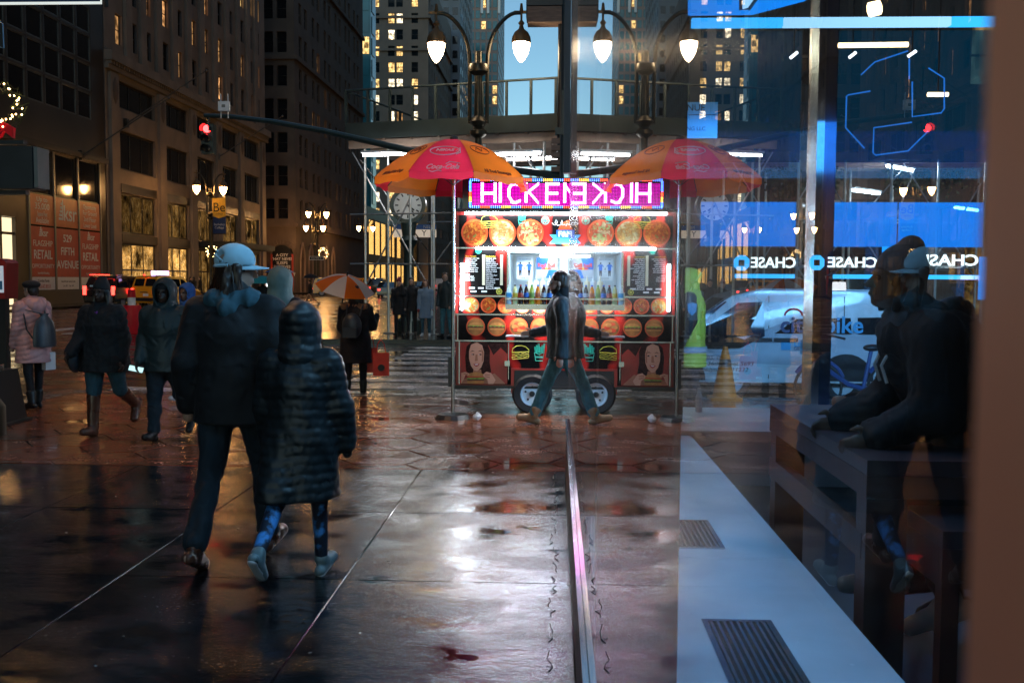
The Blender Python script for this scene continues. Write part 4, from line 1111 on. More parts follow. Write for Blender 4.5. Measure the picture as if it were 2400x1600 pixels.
# portrait of a woman biting a burger, one at each end
def portrait(ox, oz, s, f):
    xa, xb = (px0 + .016, cx(1190)) if f > 0 else (-cx(1190), px1 - .002)
    def T(poly): return [(min(max(ox + f * a * s, xa), xb), min(max(oz + b * s, cz(901)), cz(803))) for a, b in poly]
    def rnd(x, z, rx, rz, n=18): return ell(x, z, rx, rz, n)
    layers = [
        ('cart_red', [[(-1.2, -1.2), (2.2, -1.2), (2.2, 1.3), (-1.2, 1.3)]]),
        ('print_black', [[(.3, 1.3), (2.2, 1.3), (2.2, .55), (1.75, .75), (1.4, .45), (1.0, .7), (.7, .4), (.5, .8)], [(1.3, -.2), (1.7, -.05), (2.2, -.3), (2.2, -.9), (1.5, -.8)]]),
        ('cart_red', [[(-.5, -.9), (-.3, .2), (.1, .7), (-.5, 1.1), (-.62, .2)], [(.62, -.1), (.95, .05), (1.0, .45), (.72, .4)]]),
        ('print_black', [[(-.42, -.25), (-.46, .3), (-.40, .75), (-.2, 1.02), (.12, 1.08), (.42, .95), (.56, .6), (.55, .1), (.62, -.3), (.2, -.5), (-.2, -.5)]]),
        ('print_skin_shade', [[(-.62, -.62), (-.2, -.5), (.3, -.5), (.75, -.35), (1.15, -.72), (1.2, -1.0), (-.62, -1.0)], [(-.12, -.2), (.2, -.2), (.25, -.6), (-.15, -.6)]]),
        ('print_skin', [[(-.30, .55), (-.22, .82), (.02, .95), (.24, .80), (.32, .5), (.30, .15), (.20, -.12), (.04, -.26), (-.08, -.24), (-.22, -.05), (-.30, .25)]]),
        ('print_skin_shade', [[(-.03, .42), (.05, .42), (.06, .16), (-.06, .14)], [(.2, .7), (.3, .5), (.28, .15), (.22, .1), (.24, .45)]]),
        ('print_black', [[(-.26, .52), (-.16, .58), (-.05, .54), (-.15, .55)], [(.06, .54), (.16, .59), (.27, .52), (.16, .555)], rnd(-.14, .42, .065, .028, 10), rnd(.16, .42, .065, .028, 10)]),
        ('white_print', [rnd(-.17, .42, .022, .014, 8), rnd(.12, .42, .022, .014, 8)]),
        ('lip_red', [[(-.12, .03), (-.03, .06), (.03, .05), (.14, .05), (.08, -.05), (.0, -.08), (-.08, -.03)]]),
        ('white_print', [[(-.08, .025), (.09, .035), (.05, -.01), (-.03, -.015)]]),
        ('bun', [ell(-.02, -.48, .36, .17, 14, 0, PI), [(-.36, -.78), (.30, -.78), (.34, -.66), (-.38, -.66)]]),
        ('lettuce', [[(-.38, -.55)] + [(-.38 + .09 * k, -.60 - .05 * (k % 2)) for k in range(9)] + [(.34, -.52)]]),
        ('patty', [[(-.36, -.66), (.32, -.66), (.33, -.60), (-.37, -.60)]]),
        ('tomato', [[(-.33, -.53), (.30, -.51), (.31, -.47), (-.34, -.48)]]),
        ('print_skin', [[(-.62, -.34), (-.46, -.30), (-.28, -.36), (-.30, -.44), (-.44, -.42), (-.52, -.62), (-.62, -.80)], [(.28, -.40), (.42, -.28), (.62, -.34), (.80, -.62), (.70, -.95), (.5, -.95), (.46, -.6), (.30, -.48)]]),
        ('print_skin_shade', [[(-.52, -.36), (-.34, -.38), (-.35, -.40), (-.52, -.40)], [(.34, -.38), (.55, -.40), (.56, -.44), (.35, -.42)], [(.36, -.46), (.56, -.50), (.56, -.54), (.37, -.49)]]),
    ]
    y = .0036
    mb = MB(); names = []
    for mname, polys in layers:
        y -= .0007
        if mname not in names: names.append(mname)
        for p in polys:
            mb.mat(names.index(mname)).prism(T(p), lambda a, b: (a, y - .0006, b), lambda a, b: (a, y, b))
    return mb.obj('portrait_print', names, cart)
portrait(cx(1117), cz(856), .30, 1)
portrait(-cx(1117), cz(856), .30, -1)
panel(px0, px0 + .015, cz(902), cz(802), 'steel', 'edge_strip', .0, .004)
MB().box((cx(1193) - .004, -.001, cz(890)), (cx(1193) + .004, .003, cz(803))).obj('door_seam', 'steel', cart)
MB().box((cx(1184), -.03, cz(858)), (cx(1196), .003, cz(846))).obj('door_latch', 'steel', cart)
# wheel arch and wheels
MB().box((cx(1199), -.01, ZB - .09), (cx(1206), .12, cz(868))).box((cx(1199), -.012, cz(868)), (cx(1432), .13, cz(866) + .012)).box((cx(1425), -.01, ZB - .09), (cx(1432), .12, cz(868))).obj('wheel_arch', 'cart_red', cart)
MB().box((cx(1207), -.002, ZB - .04), (cx(1424), .0045, cz(868))).obj('wheel_well', 'black_metal', cart)
for x in (cx(1249), cx(1249) + .72):
    for y in (.02, D - .25):
        w = thing('wheel', None, None, (x, y, .25)); w.parent = cart
        prof = [(.15, -.09), (.22, -.10), (.245, -.07), (.25, 0), (.245, .07), (.22, .10), (.15, .09)]
        Mx = Matrix.Rotation(PI / 2, 4, 'X')
        t = MB(); t.lathe(prof, n=28, caps=False); t.v = [tuple(Mx @ Vector(v)) for v in t.v]; t.obj('tyre', 'rubber', w, True)
        r = MB(); r.lathe([(.14, -.085), (.15, -.08), (.15, .07), (.142, .085), (.13, .07), (.12, .035), (.05, .03), (.045, .05), (.0, .05)], n=24); r.v = [tuple(Mx @ Vector(v)) for v in r.v]
        r.obj('rim', 'white_gloss', w, True)
        h = MB(); 
        for k in range(5):
            a = k * 2 * PI / 5 + .3
            h.cyl((.085 * math.cos(a), -.031, .085 * math.sin(a)), (.085 * math.cos(a), -.042, .085 * math.sin(a)), .014, n=8)
        h.cyl((0, -.045, 0), (0, -.07, 0), .04, .03, 12)
        h.obj('wheel_nut', 'black_metal', w)
MB().cyl((cx(1249), .1, .25), (cx(1249), D - .1, .25), .035).cyl((cx(1249) + .72, .1, .25), (cx(1249) + .72, D - .1, .25), .035).obj('axle', 'black_metal', cart)
MB().box((XL - .06, .1, ZB - .06), (XL + .5, .2, ZB - .031)).box((XL - .09, .0, ZB - .02), (XL - .021, D, ZB + .35)).obj('tow_frame', 'black_metal', cart)
# roof, letter board
MB().box((XL - .02, -.06, ZT), (XR + .02, D, ZT + .035)).obj('roof', 'black_metal', cart)
BZ0, BZ1 = cz(492), cz(417)
BX0, BX1 = cx(1084), 1.22
MB().box((BX0, -.02, BZ0), (BX1, .12, BZ1)).obj('letter_board', 'black_gloss', cart)
MB().box((BX0 + .1, .02, ZT + .036), (BX0 + .16, .1, BZ0)).box((BX1 - .16, .02, ZT + .036), (BX1 - .1, .1, BZ0)).obj('board_bracket', 'black_metal', cart)
def dots(name, pts, r, m, y):
    mb = MB()
    for a, b in pts:
        vs = [(a, y - r * .6, b)] + [(a + r * math.cos(k * PI / 3), y, b + r * math.sin(k * PI / 3)) for k in range(6)]
        mb.add(vs, [(0, 1 + k, 1 + (k + 1) % 6) for k in range(6)])
    o = mb.obj(name, m, cart); o['kind'] = 'stuff'
    return o
PX = CARTY / FOCAL_PX                # metres per photo pixel on the cart
gx0, gx1 = cx(1108), BX1 - .06
field = [(gx0 + i * .0172, cz(482) + j * .0172) for i in range(int((gx1 - gx0) / .0172)) for j in range(16)]
dots('led_bloom_field', [p for p in field if p[1] < cz(428)], .0068, 'led_bloom_field', -.0202)  # faint glowing dots stand in for the bloom between the letter LEDs
glyph = {
    'H': (0, [[(0, 0), (0, 1)], [(1, 0), (1, 1)], [(0, .5), (1, .5)]], 30), 'I': (0, [[(0, 0), (0, 1)]], 2), 'C': (0, [[(1, .9), (.6, 1), (.25, .95), (0, .7), (0, .3), (.25, .05), (.6, 0), (1, .1)]], 28),
    'K': (0, [[(0, 0), (0, 1)], [(1, 1), (.1, .5)], [(.25, .6), (1, 0)]], 30), 'E': (0, [[(0, 0), (0, 1)], [(0, 1), (1, 1)], [(0, .5), (.9, .5)], [(0, 0), (1, 0)]], 30), 'N': (0, [[(0, 0), (0, 1)], [(0, 1), (1, 0)], [(1, 0), (1, 1)]], 32)}
pts = []
for ch, px in zip('HICKEN', (1128, 1170, 1190, 1230, 1278, 1320)):
    _, strokes, w = glyph[ch]
    for st_ in strokes:
        for (a0, b0), (a1, b1) in zip(st_[:-1], st_[1:]):
            n = max(2, int(math.hypot((a1 - a0) * w, (b1 - b0) * 44) / 3.2))
            for k in range(n + 1):
                a, b = a0 + (a1 - a0) * k / n, b0 + (b1 - b0) * k / n
                vert = abs(a1 - a0) < .3
                for q in (0, 3.6):
                    pts.append((cx(px + a * w + (q if vert else 0)), cz(474 - b * 44 + (0 if vert else q))))
dots('led_letters', pts, .0076, 'led_pink', -.0215)
bd = {'led_blue': [], 'led_red': [], 'led_amber': []}
n = 92
for k in range(n):
    x = gx0 - .03 + (gx1 - gx0 + .06) * k / n
    nm = ('led_blue', 'led_red', 'led_blue', 'led_amber')[(k // 5) % 4]
    for q in (0, .016): bd[nm] += [(x, cz(487) + q), (x, cz(421) - q)]
for k in range(20):
    z = cz(485) + (cz(423) - cz(485)) * k / 20
    nm = ('led_blue', 'led_amber', 'led_red', 'led_blue')[(k // 4) % 4]
    bd[nm] += [(gx0 - .04, z), (gx0 - .025, z), (gx1 + .03, z)]
for nm, pp in bd.items(): dots('led_border', pp, .0062, nm, -.0212)
# light tubes
MB().cyl((XL + .12, -.055, ZT - .02), (XR - .12, -.055, ZT - .02), .014).obj('header_tube', 'tube_white', cart)
MB().box((XL + .1, -.075, ZT - .005), (XR - .1, -.03, ZT - .0005)).obj('tube_holder', 'steel', cart)
MB().cyl((XL + .25, -.05, cz(583)), (XR - .25, -.05, cz(583)), .016).obj('window_tube', 'tube_white', cart)
for s in (1, -1):
    MB().cyl((s * cx(1084), -.05, cz(727)), (s * cx(1084), -.05, cz(618)), .019).obj('edge_tube', 'tube_white', cart)
MB().box((WX0 - .03, -.168, WZ0 - .185), (WX1 + .03, -.1605, WZ0 - .118)).obj('added_tube_screen', 'steel', cart)  # lip added to hide the tube behind it
MB().cyl((WX0, -.120, WZ0 - .158), (WX1, -.120, WZ0 - .158), .012).obj('added_ledge_tube', lamp_mat('ledge_fill_light', (1.0, .93, .88), 95), cart)  # tube added out of sight to brighten the lower panels
# serving window: frame, ledge, sign boards
m = MB()
m.box((WX0 - .02, -.01, WZ0 - .03), (WX0, .02, WZ1 - .02)).box((WX1, -.01, WZ0 - .03), (WX1 + .02, .02, WZ1 - .02)).box((WX0 - .03, -.16, WZ0 - .14), (WX1 + .03, -.005, WZ0 - .118)).box((WX0 - .03, -.163, WZ0 - .117), (WX0 - .024, -.01, WZ0 + .03)).box((WX1 + .024, -.163, WZ0 - .117), (WX1 + .03, -.01, WZ0 + .03)).box((WX0 - .03, -.166, WZ0 - .06), (WX1 + .03, -.16, WZ0 - .045))
m.obj('serving_ledge', 'steel', cart)
rb_ = thing('sign_board', None, None, (cx(1280), .30, cz(627))); rb_.parent = cart
MB().box((-.13, 0, -.13), (.13, .008, .13)).obj('plate', 'silver_print', rb_)
MB().prism([(-.127, -.02), (-.02, -.02), (.03, .127), (-.127, .127)], lambda a, b: (a, -.002, b), lambda a, b: (a, -.0005, b)).prism([(-.01, -.127), (.127, -.127), (.127, -.025), (.03, -.025)], lambda a, b: (a, -.002, b), lambda a, b: (a, -.0005, b)).obj('colour_field', 'blue_print', rb_)
text('Red Bull', .066, (0, -.003, .03), (1, 0, 0), (0, 0, 1), 'tomato', rb_, bold=.002)
mb_ = MB()
for s in (1, -1):
    mb_.mat(0).prism([(s * a, b) for a, b in ((.008, -.012), (.02, .002), (.04, .004), (.06, -.004), (.07, -.02), (.05, -.014), (.045, -.028), (.036, -.016), (.02, -.026))], lambda a, b: (a, -.004, b), lambda a, b: (a, -.0025, b))
mb_.mat(1).prism(ell(0, -.01, .016, .016, 12), lambda a, b: (a, -.0035, b), lambda a, b: (a, -.0022, b))
mb_.obj('bull_emblem', ['tomato', 'yellow_print'], rb_)
ds = thing('notice', None, None, (cx(1228), .28, cz(629))); ds.parent = cart
MB().box((-.1, 0, -.14), (.1, .004, .14)).obj('sheet', 'white_print', ds)
mb_ = MB()
for s in (-1, 1):
    mb_.mat(0).prism([(s * .055 + a, b) for a, b in ((-.02, -.02), (.02, -.02), (.022, .035), (.035, .02), (.04, .03), (.02, .055), (-.02, .055), (-.04, .03), (-.035, .02), (-.022, .035))], lambda a, b: (a, -.002, b), lambda a, b: (a, -.0004, b))
    mb_.mat(1).prism([(s * .055 + a, b) for a, b in ((-.018, -.02), (.018, -.02), (.014, -.09), (.004, -.09), (0, -.04), (-.004, -.09), (-.014, -.09))], lambda a, b: (a, -.002, b), lambda a, b: (a, -.0004, b))
    mb_.mat(1).prism(ell(s * .055, .068, .011, .013, 10), lambda a, b: (a, -.002, b), lambda a, b: (a, -.0004, b))
mb_.obj('figure_print', ['blue_print', 'black_print'], ds)
text('6', .05, (0, -.002, 0), (1, 0, 0), (0, 0, 1), 'black_print', ds); text('feet', .016, (0, -.002, -.035), (1, 0, 0), (0, 0, 1), 'black_print', ds)
text('KEEP SOCIAL DISTANCE', .014, (0, -.002, .115), (1, 0, 0), (0, 0, 1), 'black_print', ds); text('THANK YOU', .018, (0, -.002, -.118), (1, 0, 0), (0, 0, 1), 'black_print', ds)
MB().box((cx(1313), .28, cz(641)), (cx(1330), .284, cz(597))).obj('notice_strip', 'menu_cream', cart)
for s in (-1, 1):
    MB().cyl((-.3, .30 + .1 * s, WZ1 - .07), (.3, .30 + .1 * s, WZ1 - .07), .012).obj('galley_tube', lamp_mat('galley_light', (.85, .95, 1), 28) if s < 0 else 'galley_light', cart)
# bottles on the ledge: each a thing of its own
mat('cola', (0.035, 0.012, 0.008), 0.08, noise=0.1); mat('orange_soda', (0.75, 0.20, 0.01), 0.1, noise=0.05); mat('green_tea', (0.36, 0.40, 0.05), 0.1, noise=.05)
mat('water_clear', (0.62, 0.72, 0.76), 0.08, noise=.05); mat('lemonade', (0.72, 0.66, 0.30), .1, noise=.05); mat('cap_red', (.6, .02, .02), .35); mat('cap_blue', (.02, .1, .5), .35); mat('cap_green', (.05, .35, .06), .35); mat('cap_black', (.02, .02, .02), .4); mat('cap_white', (.75, .75, .75), .4)
LEDGE = WZ0 - .118
def bottle(px, liquid, cap, lab, label, h=.235, r=.031):
    b = thing('bottle', label, 'bottle', (CARTX + cx(px), CARTY - .085, LEDGE), group='soft drink bottles on the cart ledge')
    MB().lathe([(r * .85, 0), (r, .012), (r, h * .28), (r * .93, h * .36), (r, h * .45), (r, h * .60), (r * .75, h * .78), (r * .38, h * .90), (r * .36, h * .93)], n=12).obj('flask', liquid, b, True)
    MB().cyl((0, 0, h * .932), (0, 0, h), r * .45, n=10).obj('cap', cap, b)
    MB().lathe([(r * 1.03, h * .36), (r * 1.03, h * .58)], n=12).obj('paper_label', lab, b, True)
for a in ((1194, 'water_clear', 'cap_white', 'sky_print', 'clear water bottle with white cap at the end of the cart ledge'),
          (1208, 'lemonade', 'cap_black', 'yellow_print', 'pale lemonade bottle with dark cap second along the cart ledge'),
          (1221, 'cola', 'cap_red', 'tomato', 'cola bottle with bright red cap on the cart ledge'),
          (1234, 'cola', 'cap_blue', 'blue_print', 'cola bottle with blue cap and blue label beside the red capped one'),
          (1247, 'green_tea', 'cap_green', 'lettuce', 'yellow green tea bottle with green cap on the cart ledge'),
          (1261, 'orange_soda', 'cap_blue', 'orange_print', 'orange soda bottle with blue cap on the cart ledge'),
          (1275, 'cola', 'cap_blue', 'silver_print', 'cola bottle with silver label next to the orange soda'),
          (1288, 'cola', 'cap_black', 'blue_print', 'cola bottle with black cap behind the walking man\'s face'),
          (1325, 'orange_soda', 'cap_blue', 'blue_print', 'wide orange soda bottle with blue label in the middle of the ledge'),
          (1352, 'green_tea', 'cap_green', 'white_print', 'green tea bottle with white label past the middle of the ledge'),
          (1368, 'cola', 'cap_red', 'blue_print', 'cola bottle with red cap and blue label past the middle of the ledge')): bottle(*a)
for k, px in enumerate((1240, 1256, 1271, 1288, 1304, 1352)):
    b = thing('squeeze_bottle', ('first', 'second', 'third', 'fourth', 'fifth', 'sixth')[k] + (' pale cream' if k % 2 == 0 else ' white') + ' squeeze bottle along the row inside the serving window', 'bottle', (CARTX + cx(px), CARTY + .2, WZ0 - .004), group='sauce squeeze bottles in the cart window')
    MB().lathe([(.035, 0), (.038, .01), (.038, .15), (.030, .165), (.012, .17), (.004, .235)], n=12).obj('flask', 'white_paint' if k % 2 else 'menu_cream', b, True)

# ------------------------------------------------------------------ the cart's big umbrella
mat('canvas_red', (0.78, 0.03, 0.05), 0.4, noise=0.12, nscale=5, bump=0.1, bscale=9)
mat('canvas_orange', (0.85, 0.27, 0.02), 0.4, noise=0.15, nscale=5, bump=0.1, bscale=9)
for nm in ('canvas_red', 'canvas_orange'):       # cloth lets part of the cart's light through
    nt = MATS[nm].node_tree; b = nt.nodes['Principled BSDF']
    tl_ = nt.nodes.new('ShaderNodeBsdfTranslucent'); tl_.inputs[0].default_value = (0.9, 0.03, 0.10, 1) if 'red' in nm else (0.95, 0.22, 0.02, 1)
    mx = nt.nodes.new('ShaderNodeMixShader'); mx.inputs[0].default_value = 0.58
    nt.links.new(b.outputs[0], mx.inputs[1]); nt.links.new(tl_.outputs[0], mx.inputs[2]); nt.links.new(mx.outputs[0], nt.nodes['Material Output'].inputs[0])
UC = Vector((XA(1062, 11.75), 11.75, 0))
umb = thing('cart_umbrella', 'big red and orange advertising umbrella leaning over the food cart', 'umbrella', UC)
UT = ZA(327, 11.75); UR = 2.80; UE = .93
umat = Matrix.Translation((0, 0, 2.9)) @ Matrix.Rotation(R(.5), 4, 'Y') @ Matrix.Rotation(R(-2), 4, 'X') @ Matrix.Translation((0, 0, -2.9))
def upt(a, t, drop=0.0):
    "point of the canopy: a panel angle, t 0 top to 1 rim"
    r = UE * (0.03 + .97 * t)
    z = UT - (UT - UR) * (0.12 * t + .88 * t ** 1.9) - drop
    return umat @ Vector((r * math.cos(a), r * math.sin(a), z))
F0 = -PI / 2 - .05 - PI / 8
for k in range(8):
    a0, a1 = F0 + k * PI / 4, F0 + (k + 1) * PI / 4
    vs, fs = [], []
    NT, NA = 9, 6
    for i in range(NT + 1):
        t = i / NT
        for j in range(NA + 1):
            q = j / NA
            p = upt(a0, t).lerp(upt(a1, t), q)
            p.z -= .035 * t * (4 * q * (1 - q)) * .6
            vs.append(p)
    for i in range(NT):
        for j in range(NA):
            b = i * (NA + 1) + j
            fs.append((b, b + 1, b + NA + 2, b + NA + 1))
    base = len(vs)
    for j in range(NA + 1):                      # valance
        p = vs[NT * (NA + 1) + j].copy(); q = j / NA
        p.z -= .075 + .012 * math.sin(q * PI * 3 + k)
        vs.append(p)
    for j in range(NA):
        b = NT * (NA + 1) + j
        fs.append((b, b + 1, base + j + 1, base + j))
    o = MB().add(vs, fs).obj('canopy_panel', 'canvas_red' if k % 2 == 0 else 'canvas_orange', umb, True)
MB().cyl((0, 0, .0), umat @ Vector((0, 0, UT - .03)), .022).obj('pole', 'steel', umb, True)
MB().ball(umat @ Vector((0, 0, UT + .015)), (.05, .05, .03)).obj('finial', 'black_metal', umb, True)
MB().cyl((0, 0, 0), (0, 0, .05), .22, .18, 16).obj('foot', 'black_metal', umb)
ribs = MB()
for k in range(8):
    a = F0 + k * PI / 4
    ribs.tube([upt(a, t, .012) for t in (0.02, .35, .7, 1)], .006, 5)
    ribs.cyl(upt(a, .55, .015), umat @ Vector((0, 0, 2.75)), .005, n=5)
ribs.obj('rib', 'black_metal', umb)
def umb_text(s, k, t, size, m, bold=0.0, shear=0.0, q=.5, width=None, drop=0):
    a0, a1 = F0 + k * PI / 4, F0 + (k + 1) * PI / 4
    P0, P1 = upt(a0, t), upt(a1, t)
    c = P0.lerp(P1, q)
    u = (P1 - P0).normalized()
    v = (upt(a0, t - .1).lerp(upt(a1, t - .1), q) - c).normalized()
    n = u.cross(v).normalized()
    v = n.cross(u)
    c = c + n * .012 - Vector((0, 0, .02 * t + drop))
    return text(s, size, c, u, v, m, umb, bold=bold, shear=shear, width=width)
mat('umb_white', (.85, .80, .80), .5, noise=.03); mat('umb_brown', (.22, .04, .015), .5, noise=.05)
umb_text('Coca', 0, 1, 0, 0) if False else None
a_ = umb_text('Coca-Cola', 0, .93, .125, 'umb_white', .0015, .42, width=.43)
umb_text('NIKAS', 0, .62, .075, 'umb_white', .003, .15, width=.20, q=.47)
umb_text('All Beef Sausages', 1, .96, .075, 'umb_brown', .0008, width=.52)
umb_text('All Beef Hot Dogs', 7, .96, .08, 'umb_brown', .0008, width=.52)
umb_text('SABRETT', 1, .55, .05, 'umb_brown', .001, width=.2) if False else None
def umb_line(k, t, lines, r, m, name):
    a0, a1 = F0 + k * PI / 4, F0 + (k + 1) * PI / 4
    mb = MB()
    for l in lines:
        pp = []
        for q, dt in l:
            p = upt(a0, t + dt).lerp(upt(a1, t + dt), q)
            nn = Vector((p.x, p.y, .9)).normalized()
            p.z -= .035 * (t + dt) * (4 * q * (1 - q)) * .6
            pp.append(p + nn * .008)
        mb.tube(pp, r, 5)
    return mb.obj(name, m, umb, True)
umb_line(0, .62, [[(.47 + .36 * math.cos(a), .10 * math.sin(a)) for a in [2 * PI * k / 20 for k in range(21)]], [(.75, .02), (.86, -.05), (.84, .06), (.74, .09)]], .006, 'umb_white', 'oval_emblem')
umb_line(0, .93, [[(.30, .055), (.36, .07), (.45, .045), (.5, .06)], [(.55, -.05), (.62, -.085), (.72, -.07), (.80, -.05)]], .005, 'umb_white', 'script_flourish')
for k in (1, 7):
    umb_line(k, .55, [[(.5 + .3 * math.cos(a), .10 * math.sin(a)) for a in [2 * PI * i / 18 for i in range(19)]], [(.35, .03), (.45, -.05), (.55, .03), (.65, -.04)]], .005, 'umb_brown', 'oval_emblem')
# crumpled white napkin on the pavement
lt = MB()
rr_ = random.Random(3)
lt.ball((0, 0, .045), (.045, .04, .045), 9, 6)
lt.v = [tuple(c * (1 + rr_.uniform(-.28, .28)) for c in v) for v in lt.v]
o = lt.obj('litter', 'white_print', None, False, P(1118, 988, 11.55).xy.to_3d()); setp(o, 'crumpled white napkin lying on the wet hexagon paving', 'litter')

# ------------------------------------------------------------------ scaffold shed over the far corner
mat('shed_beam', (0.28, 0.20, 0.15), 0.6, noise=0.25, nscale=3)
mat('clock_face', (0.62, 0.62, 0.58), 0.4, noise=.04)
mat('lamp_bronze', (0.06, 0.05, 0.035), 0.35, metal=.7, noise=.2)
mat('lamp_cap', (0.22, 0.12, 0.05), 0.45, metal=.5)
def shed(name, label, A, B, depth, zd, poles, back, n_rail, lights, brace_n):
    A, B = Vector((A[0], A[1], 0)), Vector((B[0], B[1], 0))
    u = (B - A).normalized(); L_ = (B - A).length
    rz = math.atan2(u.y, u.x)
    s = thing(name, label, 'scaffold', A, rz)
    # local: x along the front, y back, z up
    MB().box((-.1, -.02, zd), (L_, .05, zd + .48)).obj('fascia', 'shed_green', s)
    MB().box((-.1, .06, zd), (-.03, depth, zd + .48)).box((L_ - .07, .06, zd), (L_, depth, zd + .48)).obj('side_fascia', 'shed_green', s)
    n = int(depth / .32)
    for k in range(n):
        y = .08 + k * depth / n
        MB().box((-.02, y, zd + .02), (L_ - .08, y + depth / n - .02, zd + .08)).obj('deck_board', 'timber', s)
    for k in range(5):
        y = .15 + k * (depth - .3) / 4
        MB().box((-.05, y - .05, zd - .27), (L_, y + .05, zd - .02)).obj('beam', 'shed_beam', s)
    for k in range(int(L_ / .9)):
        x = .2 + k * .9
        MB().box((x, .05, zd - .06), (x + .09, depth, zd + .018)).obj('joist', 'timber', s)
    MB().cyl((-.1, 0, zd + 1.46), (L_, 0, zd + 1.46), .035, n=6).obj('top_rail', 'shed_green', s)
    MB().cyl((-.1, 0, zd + 1.46), (-.1, depth, zd + 1.46), .035, n=6).obj('top_rail', 'shed_green', s)
    for k in range(n_rail + 1):
        x = -.08 + (L_ + .04) * k / n_rail
        MB().box((x - .035, -.03, zd + .485), (x + .035, .04, zd + 1.43)).obj('rail_post', 'shed_green', s)
    for k in range(3):
        MB().box((-.13, depth * (k + 1) / 3.2, zd + .485), (-.06, depth * (k + 1) / 3.2 + .07, zd + 1.43)).obj('rail_post', 'shed_green', s)
    pm = MB().cyl((0, 0, 0.03), (0, 0, zd - .28), .043, n=8).box((-.12, -.12, 0), (.12, .12, .03)).mesh('pole', 'galvanised', True)
    for x in poles: link('pole', pm, s, (x, .15, 0))
    for x, y in back: link('pole', pm, s, (x, y, 0))
    for z in (2.1, 3.6): 
        MB().cyl((0, .10, z), (L_, .10, z), .025, n=6).obj('ledger', 'galvanised', s)
        MB().cyl((0, depth - .2, z + .1), (L_, depth - .2, z + .1), .025, n=6).obj('ledger', 'galvanised', s)
    for k in range(brace_n):
        x0 = L_ * k / brace_n
        x1 = L_ * (k + 1) / brace_n
        MB().cyl((x0, .2, .6 + 1.4 * (k % 2)), (x1, .2, zd - .5), .024, n=6).obj('brace', 'galvanised', s)
        MB().cyl((x1, .26, 1.2), (x0, .26, zd - .35), .024, n=6).obj('brace', 'galvanised', s)
        MB().cyl((x0 + .3, .2, zd - .6), (x0 + .3, depth - .3, 2.4), .024, n=6).obj('brace', 'galvanised', s)
    return s, rz
SA, SB = (XA(818, 30.2), 30.2), (1.4, 28.0)
su = (Vector((SB[0], SB[1], 0)) - Vector((SA[0], SA[1], 0))).normalized()
def shed_u(px):
    "where along the shed's front the photo shows px"
    d = ray(px, 600); 
    # EYE + d t on the line SA + su s
    M2 = Matrix(((d.x, -su.x), (d.y, -su.y)))
    t, s_ = M2.inverted() @ Vector((SA[0], SA[1]))
    return s_
ZD = 5.85
shed('scaffold_shed', 'tall pavement scaffold with green deck and pipe legs over the far corner behind the cart', SA, SB, 6.2, ZD,
     [shed_u(p) for p in (851, 905, 957, 1012, 1070, 1130, 1200, 1270, 1330)], [(shed_u(876), 2.4), (shed_u(932), 2.6), (shed_u(985), 4.6), (shed_u(1030), 2.6), (shed_u(1052), 5.2), (shed_u(1170), 3), (shed_u(1240), 3)], 11, [], 3)
shed('scaffold_shed', 'second scaffold with crossed pipe braces along the side street beyond the parked van', (5.6, 32.0), (19.0, 32.0), 3.6, ZD - .1,
     [k * 1.45 + .6 for k in range(9)], [(k * 1.45 + .2, 3.2) for k in range(9)], 12, [], 5)
for i, (px, py, Yd, w, lab) in enumerate(((926, 362, 28.8, 1.0, 'white tube light under the scaffold deck above the umbrella\'s outer edge'), (1210, 362, 28.2, .7, 'white tube light under the scaffold deck just above the letter board'),
                                (1270, 372, 33.0, 1.2, 'white tube light deep under the scaffold deck near the glass edge'), (1085, 455, 34.0, .6, 'small white tube light low behind the umbrella pole'))):
    p = P(px, py, Yd)
    t = thing('tube_light', lab, 'light', (p.x, p.y, p.z), rz=-.25, group='tube lights under the scaffold')
    MB().cyl((-w, 0, 0), (w, 0, 0), .032, n=8).obj('tube', 'shed_tube', t)
    MB().box((-w - .05, -.09, .055), (w + .05, .09, .12)).obj('housing', 'white_paint', t)
for i, (px, py, Yd, lab) in enumerate(((2110, 395, 33.2, 'tilted tube light under the far scaffold above the middle bank sign'), (2030, 450, 34.0, 'tube light under the far scaffold beside the steel post'), (2265, 490, 33.5, 'small tube light under the far scaffold nearest the tan pillar'))):
    p = P(px, py, Yd)
    t = thing('tube_light', lab, 'light', (p.x, p.y, p.z), rz=.8, group='tube lights under the scaffold')
    MB().cyl((-.9, 0, 0), (.9, 0, 0), .045, n=8).obj('tube', 'shed_tube', t)
    MB().box((-.95, -.09, .05), (.95, .09, .11)).obj('housing', 'white_paint', t)

# ------------------------------------------------------------------ street clock
CK = Vector((XA(958, 31.2), 31.2, 0)); ck_z = ZA(483, 31.2)
ck = thing('street_clock', 'big round street clock on a dark iron column behind the scaffold poles', 'clock', CK)
def disc(mb, z, r0, r1, y0, y1, n=32):
    mb.add([(r * math.cos(2 * PI * k / n), y, z + r * math.sin(2 * PI * k / n)) for r, y in ((r0, y0), (r1, y0), (r1, y1), (r0, y1)) for k in range(n)],
           [(i * n + k, i * n + (k + 1) % n, ((i + 1) % 4) * n + (k + 1) % n, ((i + 1) % 4) * n + k) for i in range(4) for k in range(n)])
    return mb
disc(MB(), ck_z, .44, .56, -.22, .22).obj('case', 'dark_green_paint', ck, True)
MB().prism(ell(0, 0, .45, .45, 32), lambda a, b: (a, -.17, ck_z + b), lambda a, b: (a, .17, ck_z + b)).obj('dial', 'clock_face', ck)
m = MB()
for k in range(12):
    a = k * PI / 6
    Mx = Matrix.Translation((0, -.175, ck_z)) @ Matrix.Rotation(-a, 4, 'Y')
    m.box((-.022, -.004, .30), (.022, .003, .40), Mx)
m.obj('hour_mark', 'black_print', ck)
m = MB()
